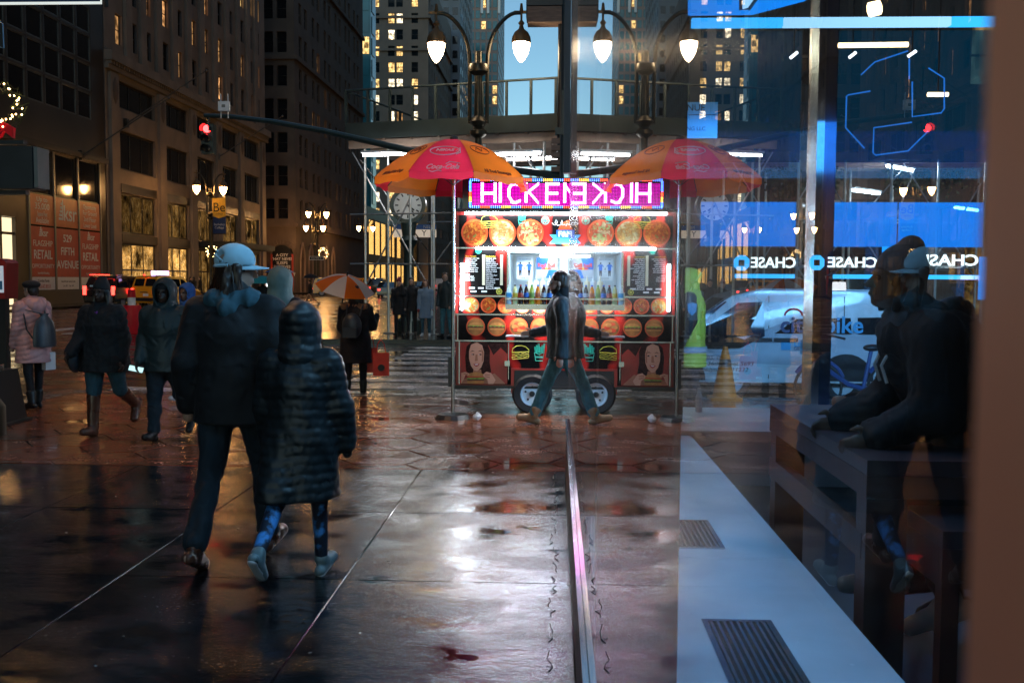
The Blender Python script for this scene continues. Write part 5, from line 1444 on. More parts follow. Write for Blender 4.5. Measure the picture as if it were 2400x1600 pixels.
m.box((-.02, -.008, -.06), (.02, 0, .36), Matrix.Translation((0, -.18, ck_z)) @ Matrix.Rotation(R(143), 4, 'Y'))
m.box((-.025, -.016, -.05), (.025, -.009, .25), Matrix.Translation((0, -.18, ck_z)) @ Matrix.Rotation(R(128), 4, 'Y'))
m.obj('clock_hand', 'black_print', ck)
MB().lathe([(.40, 0), (.40, .35), (.26, .45), (.20, .7), (.17, 1.6), (.16, 2.6), (.22, 2.7), (.30, 2.85), (.20, 3.0), (.26, ck_z - .54)], n=14).obj('column', 'dark_green_paint', ck, True)
MB().lathe([(.2, ck_z + .54), (.12, ck_z + .62), (.04, ck_z + .8)], n=10).obj('finial', 'dark_green_paint', ck, True)

# ------------------------------------------------------------------ twin street lamps
def globe(mb_cap, mb_glow, c, s=1.0):
    mb_glow.lathe([(.02 * s, -.54 * s), (.10 * s, -.46 * s), (.19 * s, -.30 * s), (.235 * s, -.12 * s), (.24 * s, 0)], c, 18)
    mb_cap.lathe([(.26 * s, -.02 * s), (.265 * s, .06 * s), (.25 * s, .15 * s), (.19 * s, .27 * s), (.08 * s, .36 * s), (.05 * s, .46 * s), (.09 * s, .52 * s), (.03 * s, .6 * s), (.03 * s, .82 * s)], c, 18)
def twin_lamp(x, y, label, hub_z=8.45, span=1.22, s=1.0, emat='lamp_warm', group=None, rz=0.0, power=220):
    L_ = thing('street_lamp', label, 'street lamp', (x, y, 0), rz, group)
    MB().lathe([(.34, 0), (.34, .3), (.24, .45), (.20, 1.2), (.13, 1.5), (.11, 4), (.10, hub_z - 2.0), (.24, hub_z - 1.9), (.24, hub_z - 1.8), (.13, hub_z - 1.7), (.26, hub_z - 1.55), (.12, hub_z - 1.4), (.10, hub_z - .3), (.28, hub_z - .2), (.30, hub_z - .1), (.28, hub_z), (.10, hub_z + .05), (.10, hub_z + .35)], n=14).obj('post', 'lamp_bronze', L_, True)
    for sgn in (-1, 1):
        pts = [(sgn * .24, 0, hub_z - 1.6), (sgn * .24, 0, hub_z - .1)]
        for k in range(13):
            a = PI * k / 12
            pts.append((sgn * (.24 + (span - .24) / 2 * (1 - math.cos(a * .93)) * 1.0), 0, hub_z - .02 + 1.42 * math.sin(min(a * .62, PI / 2)) ** .85))
        MB().tube(pts, .055, 7).obj('arm', 'lamp_bronze', L_, True)
        ex, ez = pts[-1][0], pts[-1][2]
        c = (sgn * span, 0, ez - .80 * s)
        capm, gl = MB(), MB()
        globe(capm, gl, c, s)
        capm.box((c[0] - .2, -.035, ez - .02), (c[0] + .2, .035, ez + .05)).cyl((c[0], 0, ez), (c[0], 0, ez + .25), .06, .03, 8)
        capm.obj('lamp_hood', 'lamp_cap', L_, True)
        gl.obj('lamp_globe', emat, L_, True)
    return L_
LY = 27.75
twin_lamp(XA(1120, LY), LY, 'tall twin armed bronze street lamp with two glowing teardrop globes above the cart', hub_z=ZA(152, LY), span=(XA(1214, LY) - XA(1018, LY)) / 2)
def banner_lamp(px, Y, hub_py, label, dbl=False):
    x = XA(px, Y)
    L_ = twin_lamp(x, Y, label, hub_z=ZA(hub_py, Y, px), span=.95, s=1.15, emat='lamp_far', group='lit twin lamps along the avenue', rz=.5, power=450)
    return L_
bl = banner_lamp(495, 73, 452, 'twin street lamp carrying the yellow and navy pennant before the store')
banner_lamp(745, 104, 508, 'twin street lamp by the arched doorway of the corner block')
banner_lamp(858, 128, 540, 'distant twin street lamp behind the outermost scaffold poles')
twin_lamp(-26.4, 43.0, 'twin street lamp just out of view before the granite building', span=.95, s=1.15, emat='lamp_far', group='lit twin lamps along the avenue')  # unseen lamp, added for light on the letting posters
banner_lamp(738, 109, 540, 'shorter twin street lamp just in front of the corner block')
bn = thing('banner', 'yellow and navy college pennant hanging from a twin lamp post', 'banner', (XA(516, 72.9), 72.9, 0), -.1)
z = lambda py: ZA(py, 72.9, 516)
MB().prism([(-.5, z(464)), (.5, z(464)), (.5, z(507)), (0, z(512)), (-.5, z(507))], lambda a, b: (a, -.03, b), lambda a, b: (a, -.01, b)).obj('upper_cloth', mat('pennant_yellow', (.75, .42, .03), .6, emit=(.75, .38, .03), estr=0.0), bn)
MB().box((-.5, -.005, z(547)), (.5, .01, z(504))).obj('lower_cloth', 'navy_print', bn)
text('Be', .95, (0, -.035, z(487)), (1, 0, 0), (0, 0, 1), 'black_print', bn); text('college', .2, (0, -.035, z(501)), (1, 0, 0), (0, 0, 1), 'black_print', bn); text('Berkeley\nCollege', .24, (0, -.012, z(530)), (1, 0, 0), (0, 0, 1), 'white_print', bn)
MB().cyl((-.6, 0, z(463)), (.5, 0, z(463)), .03, n=6).cyl((-.6, 0, z(548)), (.5, 0, z(548)), .03, n=6).obj('rod', 'black_metal', bn)
def wreath(px, py, Y, r, label, nl=46, bow=True):
    p = P(px, py, Y)
    w = thing('wreath', label, 'wreath', p, group=None)
    rr = random.Random(int(px))
    tw = MB()
    for k in range(150):
        a = rr.uniform(0, 2 * PI); q = r + rr.uniform(-.28, .28) * r
        c = Vector((q * math.cos(a), rr.uniform(-.2, .2) * r, q * math.sin(a)))
        d = Vector((rr.uniform(-1, 1), rr.uniform(-1, 1), rr.uniform(-1, 1))).normalized() * r * .3
        e = d.cross(Vector((.3, .5, .8))).normalized() * r * .035
        tw.add([c - d - e, c - d + e, c + d + e * .2, c + d - e * .2], [(0, 1, 2, 3)])
    o = tw.obj('evergreen', mat('wreath_green', (.03, .055, .02), .7) if 'wreath_green' not in MATS else 'wreath_green', w); 
    b = MB()
    for k in range(nl):
        a = rr.uniform(0, 2 * PI); q = r + rr.uniform(-.3, .3) * r
        b.ball((q * math.cos(a), rr.uniform(-.3, -.1) * r, q * math.sin(a)), r * .045, 6, 4)
    o = b.obj('fairy_light', 'fairy', w); o['kind'] = 'stuff'
    if bow:
        MB().prism([(-.1 * r, -.85 * r), (.1 * r, -.85 * r), (.75 * r, -1.2 * r), (.7 * r, -1.75 * r), (.2 * r, -1.35 * r), (.0, -1.7 * r), (-.5 * r, -1.9 * r), (-.7 * r, -1.2 * r)], lambda a, b_: (a, -.05, b_), lambda a, b_: (a, .0, b_)).obj('bow', 'canvas_red', w)
    return w
wreath(4, 248, 10.0, .19, 'evergreen wreath with fairy lights and red bow above the black crossing signal')
wreath(497, 589, 82, .42, 'lit wreath over the store entrance canopy', 60, False)
wreath(757, 595, 106, .5, 'golden lit wreath on the lamp post by the corner block', 60, False)

# ------------------------------------------------------------------ signal mast on the far corner
MY = 27.4
mst = thing('signal_mast', 'dark green traffic signal mast whose long arm reaches out over the crossing', 'traffic mast', (XA(1311, MY), MY, 0))
mx0 = mst.location.x
MB().lathe([(.22, 0), (.22, .5), (.12, .6), (.10, 5), (.085, 11.5)], n=12).obj('pole', 'black_metal', mst, True)
pts = [(XA(px, MY) - mx0, 0, ZA(py, MY, px)) for px, py in ((1311, 412), (1200, 398), (1080, 378), (960, 353), (860, 330), (760, 307), (640, 285), (540, 273), (484, 271))]
MB().tube(pts, [.10, .10, .095, .09, .085, .08, .07, .062, .055], 8).obj('arm', 'dark_green_paint', mst, True)
MB().box((-.92, -.3, ZA(58, MY)), (.0, .3, ZA(22, MY))).obj('cabinet', 'timber', mst)
for k in range(4):
    MB().box((-.95 + .01 * k, -.33 - .005, ZA(58, MY) + .12 + k * .0), (-.93, .33, ZA(-30, MY))).obj('frame_bar', 'black_metal', mst) if k == 0 else None
MB().box((-.95, -.32, ZA(20, MY)), (.02, .32, ZA(-40, MY))).obj('upper_cabinet', 'black_metal', mst)
for k in range(5):
    MB().box((-.25, -.16, ZA(404, MY) + .19 * k), (-.02, .16, ZA(404, MY) + .19 * k + .14)).obj('louvre', 'timber', mst)
MB().box((-.15, -.1, ZA(316, MY)), (.45, .1, ZA(300, MY))).box((.02, -.2, ZA(318, MY)), (.3, .2, ZA(215, MY))).obj('signal_bracket', 'dark_green_paint', mst)
sg = thing('traffic_signal', 'three lens traffic signal showing red at the tip of the mast arm', 'traffic light', (XA(491, MY), MY - .02, 0))
z0, z1 = ZA(361, MY, 491), ZA(291, MY, 491)
MB().box((-.17, -.02, z0), (.17, .24, z1)).obj('housing', 'dark_green_paint', sg)
for k, mm_ in enumerate(('red_signal', 'black_gloss', 'black_gloss')):
    zc = z1 - (k + .5) * (z1 - z0) / 3
    MB().prism(ell(0, 0, .105, .105, 18), lambda a, b: (a, -.045, zc + b), lambda a, b: (a, -.021, zc + b)).obj('lens', mm_, sg)
    v = MB()
    n = 14
    rim = [(.125 * math.cos(a), .125 * math.sin(a)) for a in [-.5 + (PI + 1) * i / n for i in range(n + 1)]]
    v.add([(a, -.02, zc + b) for a, b in rim] + [(a, -.26, zc + b - .02) for a, b in rim], [(i, i + 1, n + 2 + i, n + 1 + i) for i in range(n)])
    v.obj('visor', 'black_metal', sg)
MB().cyl((0, .1, z1), (0, .1, ZA(272, MY, 491)), .035).obj('hanger', 'black_metal', sg)
ab = thing('antenna_box', 'white radio box with twin rods on top of the signal arm', 'antenna', (XA(533, MY), MY - .1, ZA(251, MY, 533)))
MB().box((-.15, -.06, -.13), (.15, .06, .13)).obj('case', 'white_paint', ab)
MB().box((-.05, -.064, -.04), (.05, -.061, .04)).obj('badge', 'grey_metal', ab)
for dx in (-.1, .1): MB().cyl((dx, .03, -.32), (dx, .03, .34), .016, n=6).obj('rod', 'white_paint', ab)

# ------------------------------------------------------------------ near corner: post with signs at the frame's edge
NY_ = 10.0
npx = XA(-80, NY_)
np_ = twin_lamp(npx, NY_, 'near bronze lamp post at the edge of the view carrying the wreath and signs', hub_z=8.3, span=.95, s=1.2, emat='lamp_far')  # lamp heads added above the view to brighten umbrella and walkers
ps = thing('crossing_signal', 'black boxed crossing signal seen from behind, wet along its top', 'crossing signal', (XA(68, NY_), NY_ - .1, 0))
z0, z1 = ZA(446, NY_, 60), ZA(348, NY_, 60)
MB().box((-.22, -.1, z0), (.17, .16, z1)).obj('housing', 'black_metal', ps)
MB().box((.175, -.08, z0 + .01), (.215, .15, z1 - .01)).obj('door', 'grey_metal', ps)
MB().box((npx - ps.location.x, 0, z1 + .03), (.03, .08, z1 + .07)).obj('bracket', 'black_metal', ps)
MB().box((npx - ps.location.x, 0, z0 - .05), (.04, .08, z0 - .01)).obj('bracket', 'black_metal', ps)
ss = thing('street_name_sign', 'blue street name sign with pale border cut by the top of the view', 'street sign', (XA(100, NY_), NY_, 0), .0)
zb = ZA(11, NY_, 200)
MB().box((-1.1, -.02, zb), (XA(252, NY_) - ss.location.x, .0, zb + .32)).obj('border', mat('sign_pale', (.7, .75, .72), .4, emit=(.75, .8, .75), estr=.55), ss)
MB().box((-1.09, -.024, zb + .022), (XA(250, NY_) - ss.location.x, -.021, zb + .30)).obj('face', 'navy_print', ss)
MB().cyl((XA(262, NY_) - ss.location.x, 0, zb - .03), (XA(262, NY_) - ss.location.x, 0, zb + .4), .02, n=8).obj('clamp', 'black_metal', ss)
ow = thing('one_way_sign', 'blue one way arrow sign seen at an angle beside the sign post', 'sign', (XA(5, NY_), NY_ - .06, ZA(78, NY_, 10)))
mat('sign_blue', (.05, .22, .42), .4, noise=.05)
MB().prism([(-.5, .19), (.0, .14), (.085, .1), (.115, .08), (.12, -.17), (.08, -.16), (-.5, -.05)], lambda a, b: (a, 0, b), lambda a, b: (a, .008, b)).obj('plate', 'black_print', ow)
MB().prism([(-.4, .12), (-.06, .13), (-.06, .16), (.085, -.02), (-.06, -.12), (-.06, -.08), (-.4, -.04)], lambda a, b: (a, -.004, b), lambda a, b: (a, -.0005, b)).obj('arrow', 'sign_blue', ow)
text('ONE WAY', .13, (-.10, -.006, .02), (1, 0, -.12), (0, 0, 1), 'black_print', ow, align='RIGHT', bold=.003); 
text('Y', .13, (-.045, -.006, .015), (1, 0, -.12), (0, 0, 1), 'black_print', ow, bold=.003) if False else None
for k, (r0, r1) in enumerate(((.12, .115),)):
    MB().tube([(-.5, -.003, .185), (.0, -.003, .137), (.08, -.003, .098), (.112, -.003, .075), (.117, -.003, -.165), (.075, -.003, -.155), (-.5, -.003, -.045)], .006, 4).obj('edge_line', mat('sign_edge', (.25, .5, .8), .4), ow)
MB().box((-.30, -.002, -.36), (-.0, .008, -.07)).tube([(-.3, -.004, -.085), (-.02, -.004, -.085), (-.015, -.004, -.34), (-.3, -.004, -.345)], .005, 4).obj('lower_plate', 'black_print', ow)
rbx = thing('call_box', 'red call box with a notice behind its window beside the pink coat walker', 'call box', (XA(4, 12.6), 12.6, 0))
zt, zl = ZA(605, 12.6, 5), ZA(700, 12.6, 5)
poly = [(-.28, zl), (.10, zl), (.12, zt - .06)] + [(.12 - .2 * (1 - math.cos(a)), zt - .06 + .06 * math.sin(a)) for a in (.4, .8, 1.2, 1.6)] + [(-.28, zt)]
MB().prism(poly, lambda a, b: (a, -.1, b), lambda a, b: (a, .2, b)).obj('cabinet', 'cart_red', rbx)
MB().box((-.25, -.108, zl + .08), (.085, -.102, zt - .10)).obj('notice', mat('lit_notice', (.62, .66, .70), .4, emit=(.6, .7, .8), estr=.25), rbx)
MB().box((-.2, -.112, zl + .12), (.07, -.109, zl + .23)).obj('notice_picture', 'sign_blue', rbx)
MB().box((-.10, -.112, zl + .27), (.02, -.109, zl + .36)).obj('code_print', 'grey_metal', rbx)
MB().box((-.06, .0, 0), (.04, .1, zl)).obj('post', 'black_metal', rbx)
bx = thing('litter_bin', 'squat black bin with crushed litter on top at the very edge of the pavement', 'bin', (XA(-40, 10.9), 10.9, 0))
MB().add([(-.3, -.25, 0), (.31, -.25, 0), (.31, .3, 0), (-.3, .3, 0), (-.28, -.22, .6), (.235, -.22, .6), (.235, .26, .6), (-.28, .26, .6)], [(0, 3, 2, 1), (4, 5, 6, 7), (0, 1, 5, 4), (1, 2, 6, 5), (2, 3, 7, 6), (3, 0, 4, 7)]).obj('body', 'black_metal', bx)
MB().box((-.33, -.28, .0), (.36, .33, .03)).obj('foot', 'black_metal', bx)
k_ = MB().ball((.1, 0, .63), (.12, .1, .05), 8, 5); k_.v = [tuple(c + RND.uniform(-.02, .02) for c in v) for v in k_.v]; k_.obj('rubbish', 'timber', bx)
# corner post of the bank and board by the clock
MB().box((.055, GLASS_END - .02, 2.55), (GLASS_X - .002, GLASS_END + .1, 5.0)).obj('corner_post', mat('post_grey', (.10, .11, .14), .55, noise=.2), bank)
tb = thing('direction_board', 'white direction board with blue heading behind the street clock', 'sign', (XA(972, 60), 60, 0))
z = lambda py: ZA(py, 60, 972)
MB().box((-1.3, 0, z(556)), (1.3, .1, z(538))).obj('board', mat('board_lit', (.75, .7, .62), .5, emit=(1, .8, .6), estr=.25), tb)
MB().box((-1.3, 0, z(537.5)), (1.3, .1, z(526))).obj('heading', 'blue_print', tb)
text('T      Y', .5, (0, -.01, z(547)), (1, 0, 0), (0, 0, 1), 'black_print', tb); text('NEL', .26, (.75, -.01, z(532)), (1, 0, 0), (0, 0, 1), 'white_print', tb)
MB().cyl((-1.2, .05, 0), (-1.2, .05, z(557)), .06).cyl((1.2, .05, 0), (1.2, .05, z(557)), .06).obj('post', 'black_metal', tb)
ns = thing('street_name_sign', 'small green street name sign on the lamp by the corner block', 'street sign', (XA(742, 103.5), 103.5, ZA(605, 103.5, 742)))
MB().box((-.75, 0, -.2), (.75, .03, .2)).obj('plate', 'white_paint', ns); MB().box((-.7, -.01, -.15), (.7, -.002, .15)).obj('face', 'dark_green_paint', ns)
text('East 40th St', .22, (0, -.015, 0), (1, 0, 0), (0, 0, 1), 'white_print', ns)

# ------------------------------------------------------------------ vehicles
def wheel(parent, x, y, r=.33, w=.2, rim='silver_print', spokes=7):
    t = bpy.data.objects.new('wheel', None); C.objects.link(t); t.parent = parent; t.location = (x, y, r)
    Mz = Matrix.Rotation(PI / 2, 4, 'Y')
    a = MB(); a.lathe([(r * .66, -w / 2), (r * .92, -w / 2), (r, -w * .35), (r, w * .35), (r * .92, w / 2), (r * .66, w / 2)], n=24, caps=False); a.v = [tuple(Mz @ Vector(v)) for v in a.v]; a.obj('tyre', 'rubber', t, True)
    s = 1 if x > 0 else -1
    b = MB(); b.lathe([(r * .66, w * .42), (r * .6, w * .5), (r * .2, w * .44), (.0, w * .5)], n=24); b.v = [tuple(Mz @ Vector((v[0], v[1], v[2] * s))) for v in b.v]; b.obj('rim', rim, t, True)
    c = MB()
    for k in range(spokes):
        an = k * 2 * PI / spokes
        c.box((s * w * .50, -r * .035, r * .25), (s * w * .515, r * .035, r * .56), Matrix.Rotation(an, 4, 'X'))
    c.obj('spoke', 'black_metal', t)
    return t
def vehicle(name, label, loc, rz, prof, belt, W, paint, wheels, glass, lights, cat, roof_in=.14, group=None):
    "local y runs forward; prof: side outline (y, z) clockwise from rear bottom; sides lean in above the belt line"
    v = thing(name, label, cat, loc, rz, group)
    top = max(p[1] for p in prof)
    hw = lambda z: W / 2 - (0 if z <= belt else roof_in * (z - belt) / (top - belt)) - (0.04 if z < .42 else 0)
    n = len(prof)
    mb = MB()
    cz_ = sum(p[1] for p in prof) / n
    vs = []
    for s in (-1, 1):
        vs += [(s * (hw(z) - .05), y + (.0), z) for y, z in prof]
        vs += [(s * hw(z), y * .985 + .0, z - .03 * (1 if z > belt else 0)) for y, z in prof]
    fs = []
    for i in range(n):
        j = (i + 1) % n
        fs += [(i, j, n + j, n + i), (2 * n + i, 3 * n + i, 3 * n + j, 2 * n + j), (i, 2 * n + i, 2 * n + j, j)]
    fs += [tuple(range(n, 2 * n)), tuple(range(4 * n - 1, 3 * n - 1, -1))]
    mb.add(vs, fs)
    mb.obj('body', paint, v, True)
    for s in (-1, 1):
        for poly in glass:
            g = MB()
            g.prism(poly, lambda a, b: (s * (hw(b) + .006), a, b), lambda a, b: (s * (hw(b) - .01), a, b))
            g.obj('side_window', 'car_glass', v)
    for x, y, z, dx, dy, dz, m, nm in lights:
        MB().cbox((x, y, z), (dx, dy, dz)).obj(nm, m, v)
    for y in wheels:
        for s in (-1, 1): wheel(v, s * (W / 2 - .12), y)
    return v
# yellow taxi van, seen from behind
van_prof = [(0, .30), (.0, .55), (-.04, .9), (.02, 1.25), (.22, 1.80), (.45, 1.88), (2.4, 1.88), (2.9, 1.80), (3.55, 1.22), (4.35, 1.02), (4.6, .75), (4.62, .32)]
Yt = 57.5
def at(px, Y): return (XA(px, Y), Y, ROAD_Z)
G_van = [[(.35, 1.22), (.45, 1.70), (1.35, 1.70), (1.35, 1.22)], [(1.5, 1.22), (1.5, 1.70), (2.35, 1.70), (2.35, 1.22)], [(2.45, 1.22), (2.45, 1.70), (2.75, 1.66), (3.35, 1.24)]]
taxi = vehicle('taxi_van', 'yellow taxi van with glowing roof ad seen from behind before the store', at(338, Yt), R(-13), van_prof, 1.15, 1.75, 'cab_yellow', (.75, 3.65), G_van,
    [(-.80, -.03, .98, .12, .08, .3, 'tail_red', 'tail_light'), (.80, -.03, .98, .12, .08, .3, 'lit_window_dim', 'tail_light'), (0, -.05, .50, 1.6, .14, .2, 'black_metal', 'bumper'), (0, -.05, .92, .5, .04, .05, 'black_metal', 'handle_bar'), (.12, -.05, .76, .34, .03, .15, 'white_print', 'number_plate'),
     (0, .03, 1.93, .1, .08, .05, 'tail_red', 'brake_light')], 'taxi')
for s in (-1, 1): 
    MB().prism([(s * .06, 1.28), (s * .70, 1.28), (s * .66, 1.70), (s * .06, 1.72)], lambda a, b: (a, .02 + (b - 1.25) * .36 - .03, b), lambda a, b: (a, .02 + (b - 1.25) * .36 + .03, b)).obj('rear_window', 'car_glass', taxi)
MB().prism([(.9, 1.9), (.95, 2.2), (2.2, 2.2), (2.25, 1.9)], lambda a, b: (-.16, a, b), lambda a, b: (.16, a, b)).obj('roof_ad', 'white_paint', taxi)
MB().box((.161, .97, 1.93), (.168, 2.18, 2.17)).obj('roof_ad_screen', lamp_mat('ad_screen', (.75, .45, 1.0), 3), taxi)
MB().box((-.15, .89, 1.93), (.15, .895, 2.17)).obj('roof_ad_screen', 'ad_screen', taxi)
suv_prof = [(0, .32), (-.02, .6), (.0, 1.05), (.12, 1.15), (.38, 1.78), (.6, 1.86), (2.7, 1.84), (3.4, 1.25), (4.6, 1.12), (4.85, .8), (4.85, .35)]
suv = vehicle('parked_car', 'black sport utility vehicle with bright red tail lights beside the yellow taxi', at(232, 56.0), R(-6), suv_prof, 1.15, 1.95, 'suv_black', (.9, 3.8), [[(.45, 1.2), (.6, 1.7), (1.5, 1.7), (1.5, 1.2)], [(1.6, 1.2), (1.6, 1.7), (2.6, 1.7), (3.1, 1.24)]],
    [(-.88, -.02, 1.02, .16, .12, .5, 'tail_red', 'tail_light'), (.88, -.02, 1.02, .16, .12, .5, 'tail_red', 'tail_light'), (0, -.04, .55, 1.7, .14, .25, 'black_metal', 'bumper'), (0, .1, 1.92, 1.2, .05, .03, 'tail_red', 'brake_light')], 'car')
MB().prism([(-.75, 1.2), (.75, 1.2), (.68, 1.7), (-.68, 1.7)], lambda a, b: (a, .13 + (b - 1.15) * .40 - .03, b), lambda a, b: (a, .13 + (b - 1.15) * .40 + .02, b)).obj('rear_window', 'car_glass', suv)
for s in (-1, 1): MB().cyl((s * .7, .7, 1.9), (s * .7, 2.6, 1.9), .025, n=6).obj('roof_rack', 'steel', suv)
sed_prof = [(0, .30), (-.02, .6), (.05, .98), (.65, 1.04), (1.15, 1.42), (1.7, 1.50), (2.5, 1.46), (3.3, 1.02), (4.4, .88), (4.65, .65), (4.65, .32)]
G_sed = [[(1.0, 1.02), (1.25, 1.38), (1.85, 1.42), (1.85, 1.02)], [(1.95, 1.02), (1.95, 1.42), (2.5, 1.38), (3.05, 1.02)]]
def far_car(px, Y, rz, paint, label, heading_us, van=False, name='parked_car'):
    L_ = [(-.65, -.04, .78, .2, .08, .13, 'tail_red', 'tail_light'), (.65, -.04, .78, .2, .08, .13, 'tail_red', 'tail_light')]
    if heading_us: L_ = [(-.62, 4.62, .62, .24, .1, .14, 'ceil_white', 'headlight'), (.62, 4.62, .62, .24, .1, .14, 'ceil_white', 'headlight')]
    v = vehicle(name, label, at(px, Y), rz, van_prof if van else sed_prof, 1.15 if van else 1.0, 1.8, paint, (.85, 3.65), G_van if van else G_sed, L_, 'car')
    return v
far_car(735, 100, R(-80), 'cab_yellow', 'yellow cab van crossing in front of the corner block', False, True, 'taxi_cab')
far_car(800, 116, R(-70), 'cab_yellow', 'second yellow cab farther up beside the gothic arcade', False, True, 'taxi_cab')
far_car(905, 92, R(4), 'suv_black', 'black car with tail lights beyond the scaffold poles', False)
far_car(880, 110, R(2), 'suv_black', 'dark van standing up the avenue behind the outer scaffold pole', False, True)
far_car(985, 130, R(175), 'suv_black', 'oncoming dark car with headlights far up the avenue', True)
far_car(1030, 150, R(2), 'white_paint', 'white van with red tail lights far up the avenue', False, True)
# distant hot dog cart
hc = thing('food_cart', 'small distant snack cart glowing white under a blue and yellow umbrella', 'food cart', (XA(650, 88), 88, ROAD_Z))
MB().box((-1.1, 0, .4), (1.1, 1.2, 1.6)).obj('body', 'steel', hc)
MB().box((-1.0, -.03, 1.0), (1.0, -.005, 1.75)).obj('lit_front', 'ceil_white', hc)
for k in range(8):
    a0, a1 = k * PI / 4, (k + 1) * PI / 4
    MB().add([(0, .6, 3.0), (1.45 * math.cos(a0), .6 + 1.45 * math.sin(a0), 2.3), (1.45 * math.cos(a1), .6 + 1.45 * math.sin(a1), 2.3)], [(0, 1, 2)]).obj('canopy_panel', 'blue_print' if k % 2 else 'yellow_print', hc)
MB().cyl((0, .6, 1.6), (0, .6, 3), .03).obj('pole', 'steel', hc)

# ------------------------------------------------------------------ white bike share van beyond the bank corner
VY = 14.65
ppm = FOCAL_PX / VY
vbx = XA(1803, VY) - 2.15
vprof = [(0, .30), (-.05, .62), (.03, .88), (.30, 1.0), (.95, 1.10), (1.62, 1.56), (2.05, 1.67), (4.35, 1.66), (4.47, 1.5), (4.50, .30)]
vn = thing('van', 'white bike share van parked at the kerb behind the bank corner', 'van', (vbx, VY, ROAD_Z))
W = 1.75
mb = MB()
vs = []; n = len(vprof)
ins = lambda z: 0 if z < 1.05 else (z - 1.05) * .16
for x, z in vprof: vs.append((x, .06, z))
for x, z in vprof: vs.append((x, ins(z), z - (.03 if z > 1 else 0)))
for x, z in vprof: vs.append((x, W - .06, z))
for x, z in vprof: vs.append((x, W - ins(z), z - (.03 if z > 1 else 0)))
fs = [tuple(range(n, 2 * n)), tuple(range(4 * n - 1, 3 * n - 1, -1))]
for i in range(n):
    j = (i + 1) % n
    fs += [(i, n + i, n + j, j), (2 * n + i, 2 * n + j, 3 * n + j, 3 * n + i), (i, j, 2 * n + j, 2 * n + i)]
mb.add(vs, fs); mb.obj('body', 'white_gloss', vn, True)
side = lambda a, b: (a, ins(b) - .008, b)
side2 = lambda a, b: (a, ins(b) + .012, b)
def vplate(poly, m, nm): return MB().prism(poly, side, side2).obj(nm, m, vn)
vplate([(1.15, 1.06), (1.25, 1.12), (1.72, 1.46), (2.08, 1.48), (2.10, .98), (1.75, .80), (1.28, .78)], 'car_glass', 'door_window')
vplate([(.92, 1.05), (1.07, 1.06), (1.55, 1.47), (1.5, 1.50)], 'car_glass', 'windscreen_side')
MB().prism([(.25, 1.14), (1.5, 1.14), (1.42, 1.52), (.33, 1.52)], lambda a, b: (.98 + (b - 1.10) * 1.45 - .03, a, b), lambda a, b: (.98 + (b - 1.10) * 1.45 + .05, a, b)).obj('windscreen', 'car_glass', vn)
for x in (1.12, 2.16, 3.25): MB().prism([(x, .36), (x + .012, .36), (x + .012, 1.56), (x, 1.56)], lambda a, b: (a, ins(b) - .004, b), lambda a, b: (a, ins(b) + .004, b)).obj('door_seam', 'black_print', vn)
for x in (1.93, 2.30): MB().cbox((x + .1, -.03, .93), (.34, .05, .05)).obj('door_handle', 'black_metal', vn)
for x in (.85, 3.28):
    w = wheel(vn, 0, 0, .31, .2, 'white_paint'); w.location = (x, .11, .31); w.rotation_euler = (0, 0, -PI / 2)
    MB().prism([(x + .40 * math.cos(a), .33 + .40 * math.sin(a)) for a in [PI * k / 14 for k in range(15)]], lambda a, b: (a, -.012, b), lambda a, b: (a, .0, b)).obj('wheel_arch', 'black_metal', vn)
MB().box((-.09, .1, .32), (.0, W - .1, .6)).obj('bumper', 'black_metal', vn)
MB().cbox((.08, .12, .86), (.25, .2, .16)).obj('headlight', 'silver_print', vn)
MB().cbox((1.1, -.12, 1.06), (.14, .2, .2)).obj('wing_mirror', 'black_metal', vn)
vt = lambda s, x, z, size, m, bold=0.0, shear=0.0, al='LEFT', w=None: text(s, size, (x, ins(z) - .010, z), (1, 0, 0), (0, .02, 1), m, vn, bold=bold, shear=shear, align=al, width=w)
vt('citi', 2.32, 1.14, .34, 'navy_print', .006); vt('bike', 2.95, 1.14, .34, 'sky_print', .006)
MB().tube([(2.52 + .13 * math.cos(a), -.002 + ins(1.3), 1.28 + .10 * math.sin(a)) for a in [PI * k / 8 for k in range(9)]], .016, 5).obj('red_arc', 'canvas_red', vn)
vt("LET'S RIDE", 2.52, .87, .12, 'sky_print', .002); vt('GET THE APP', 2.52, .80, .07, 'navy_print', .001)
vplate([(2.34, .78), (2.48, .78), (2.48, .92), (2.34, .92)], 'sky_print', 'badge')
vt('NYCBS, LLC\n5202 36th Street 5693\nBrooklyn, NY 11232', 1.05, .57, .085, 'black_print', 0, .2, w=1.15)
# silver car behind the van
c2 = vehicle('parked_car', 'silver car parked behind the bike share van, tinted blue by the bank glass', (vbx + 5.3, VY + .9, ROAD_Z), R(90), sed_prof[:0] + [(0, .30), (-.02, .6), (.05, 1.0), (.5, 1.08), (1.0, 1.42), (1.7, 1.50), (2.5, 1.46), (3.35, 1.02), (4.4, .9), (4.65, .65), (4.65, .32)], 1.0, 1.8, 'silver_print', (.85, 3.7), G_sed,
    [(.92, 3.0, 1.08, .16, .16, .13, 'silver_print', 'wing_mirror'), (.905, 1.55, .80, .03, .2, .03, 'steel', 'door_handle'), (.905, 2.6, .80, .03, .2, .03, 'steel', 'door_handle')], 'car')
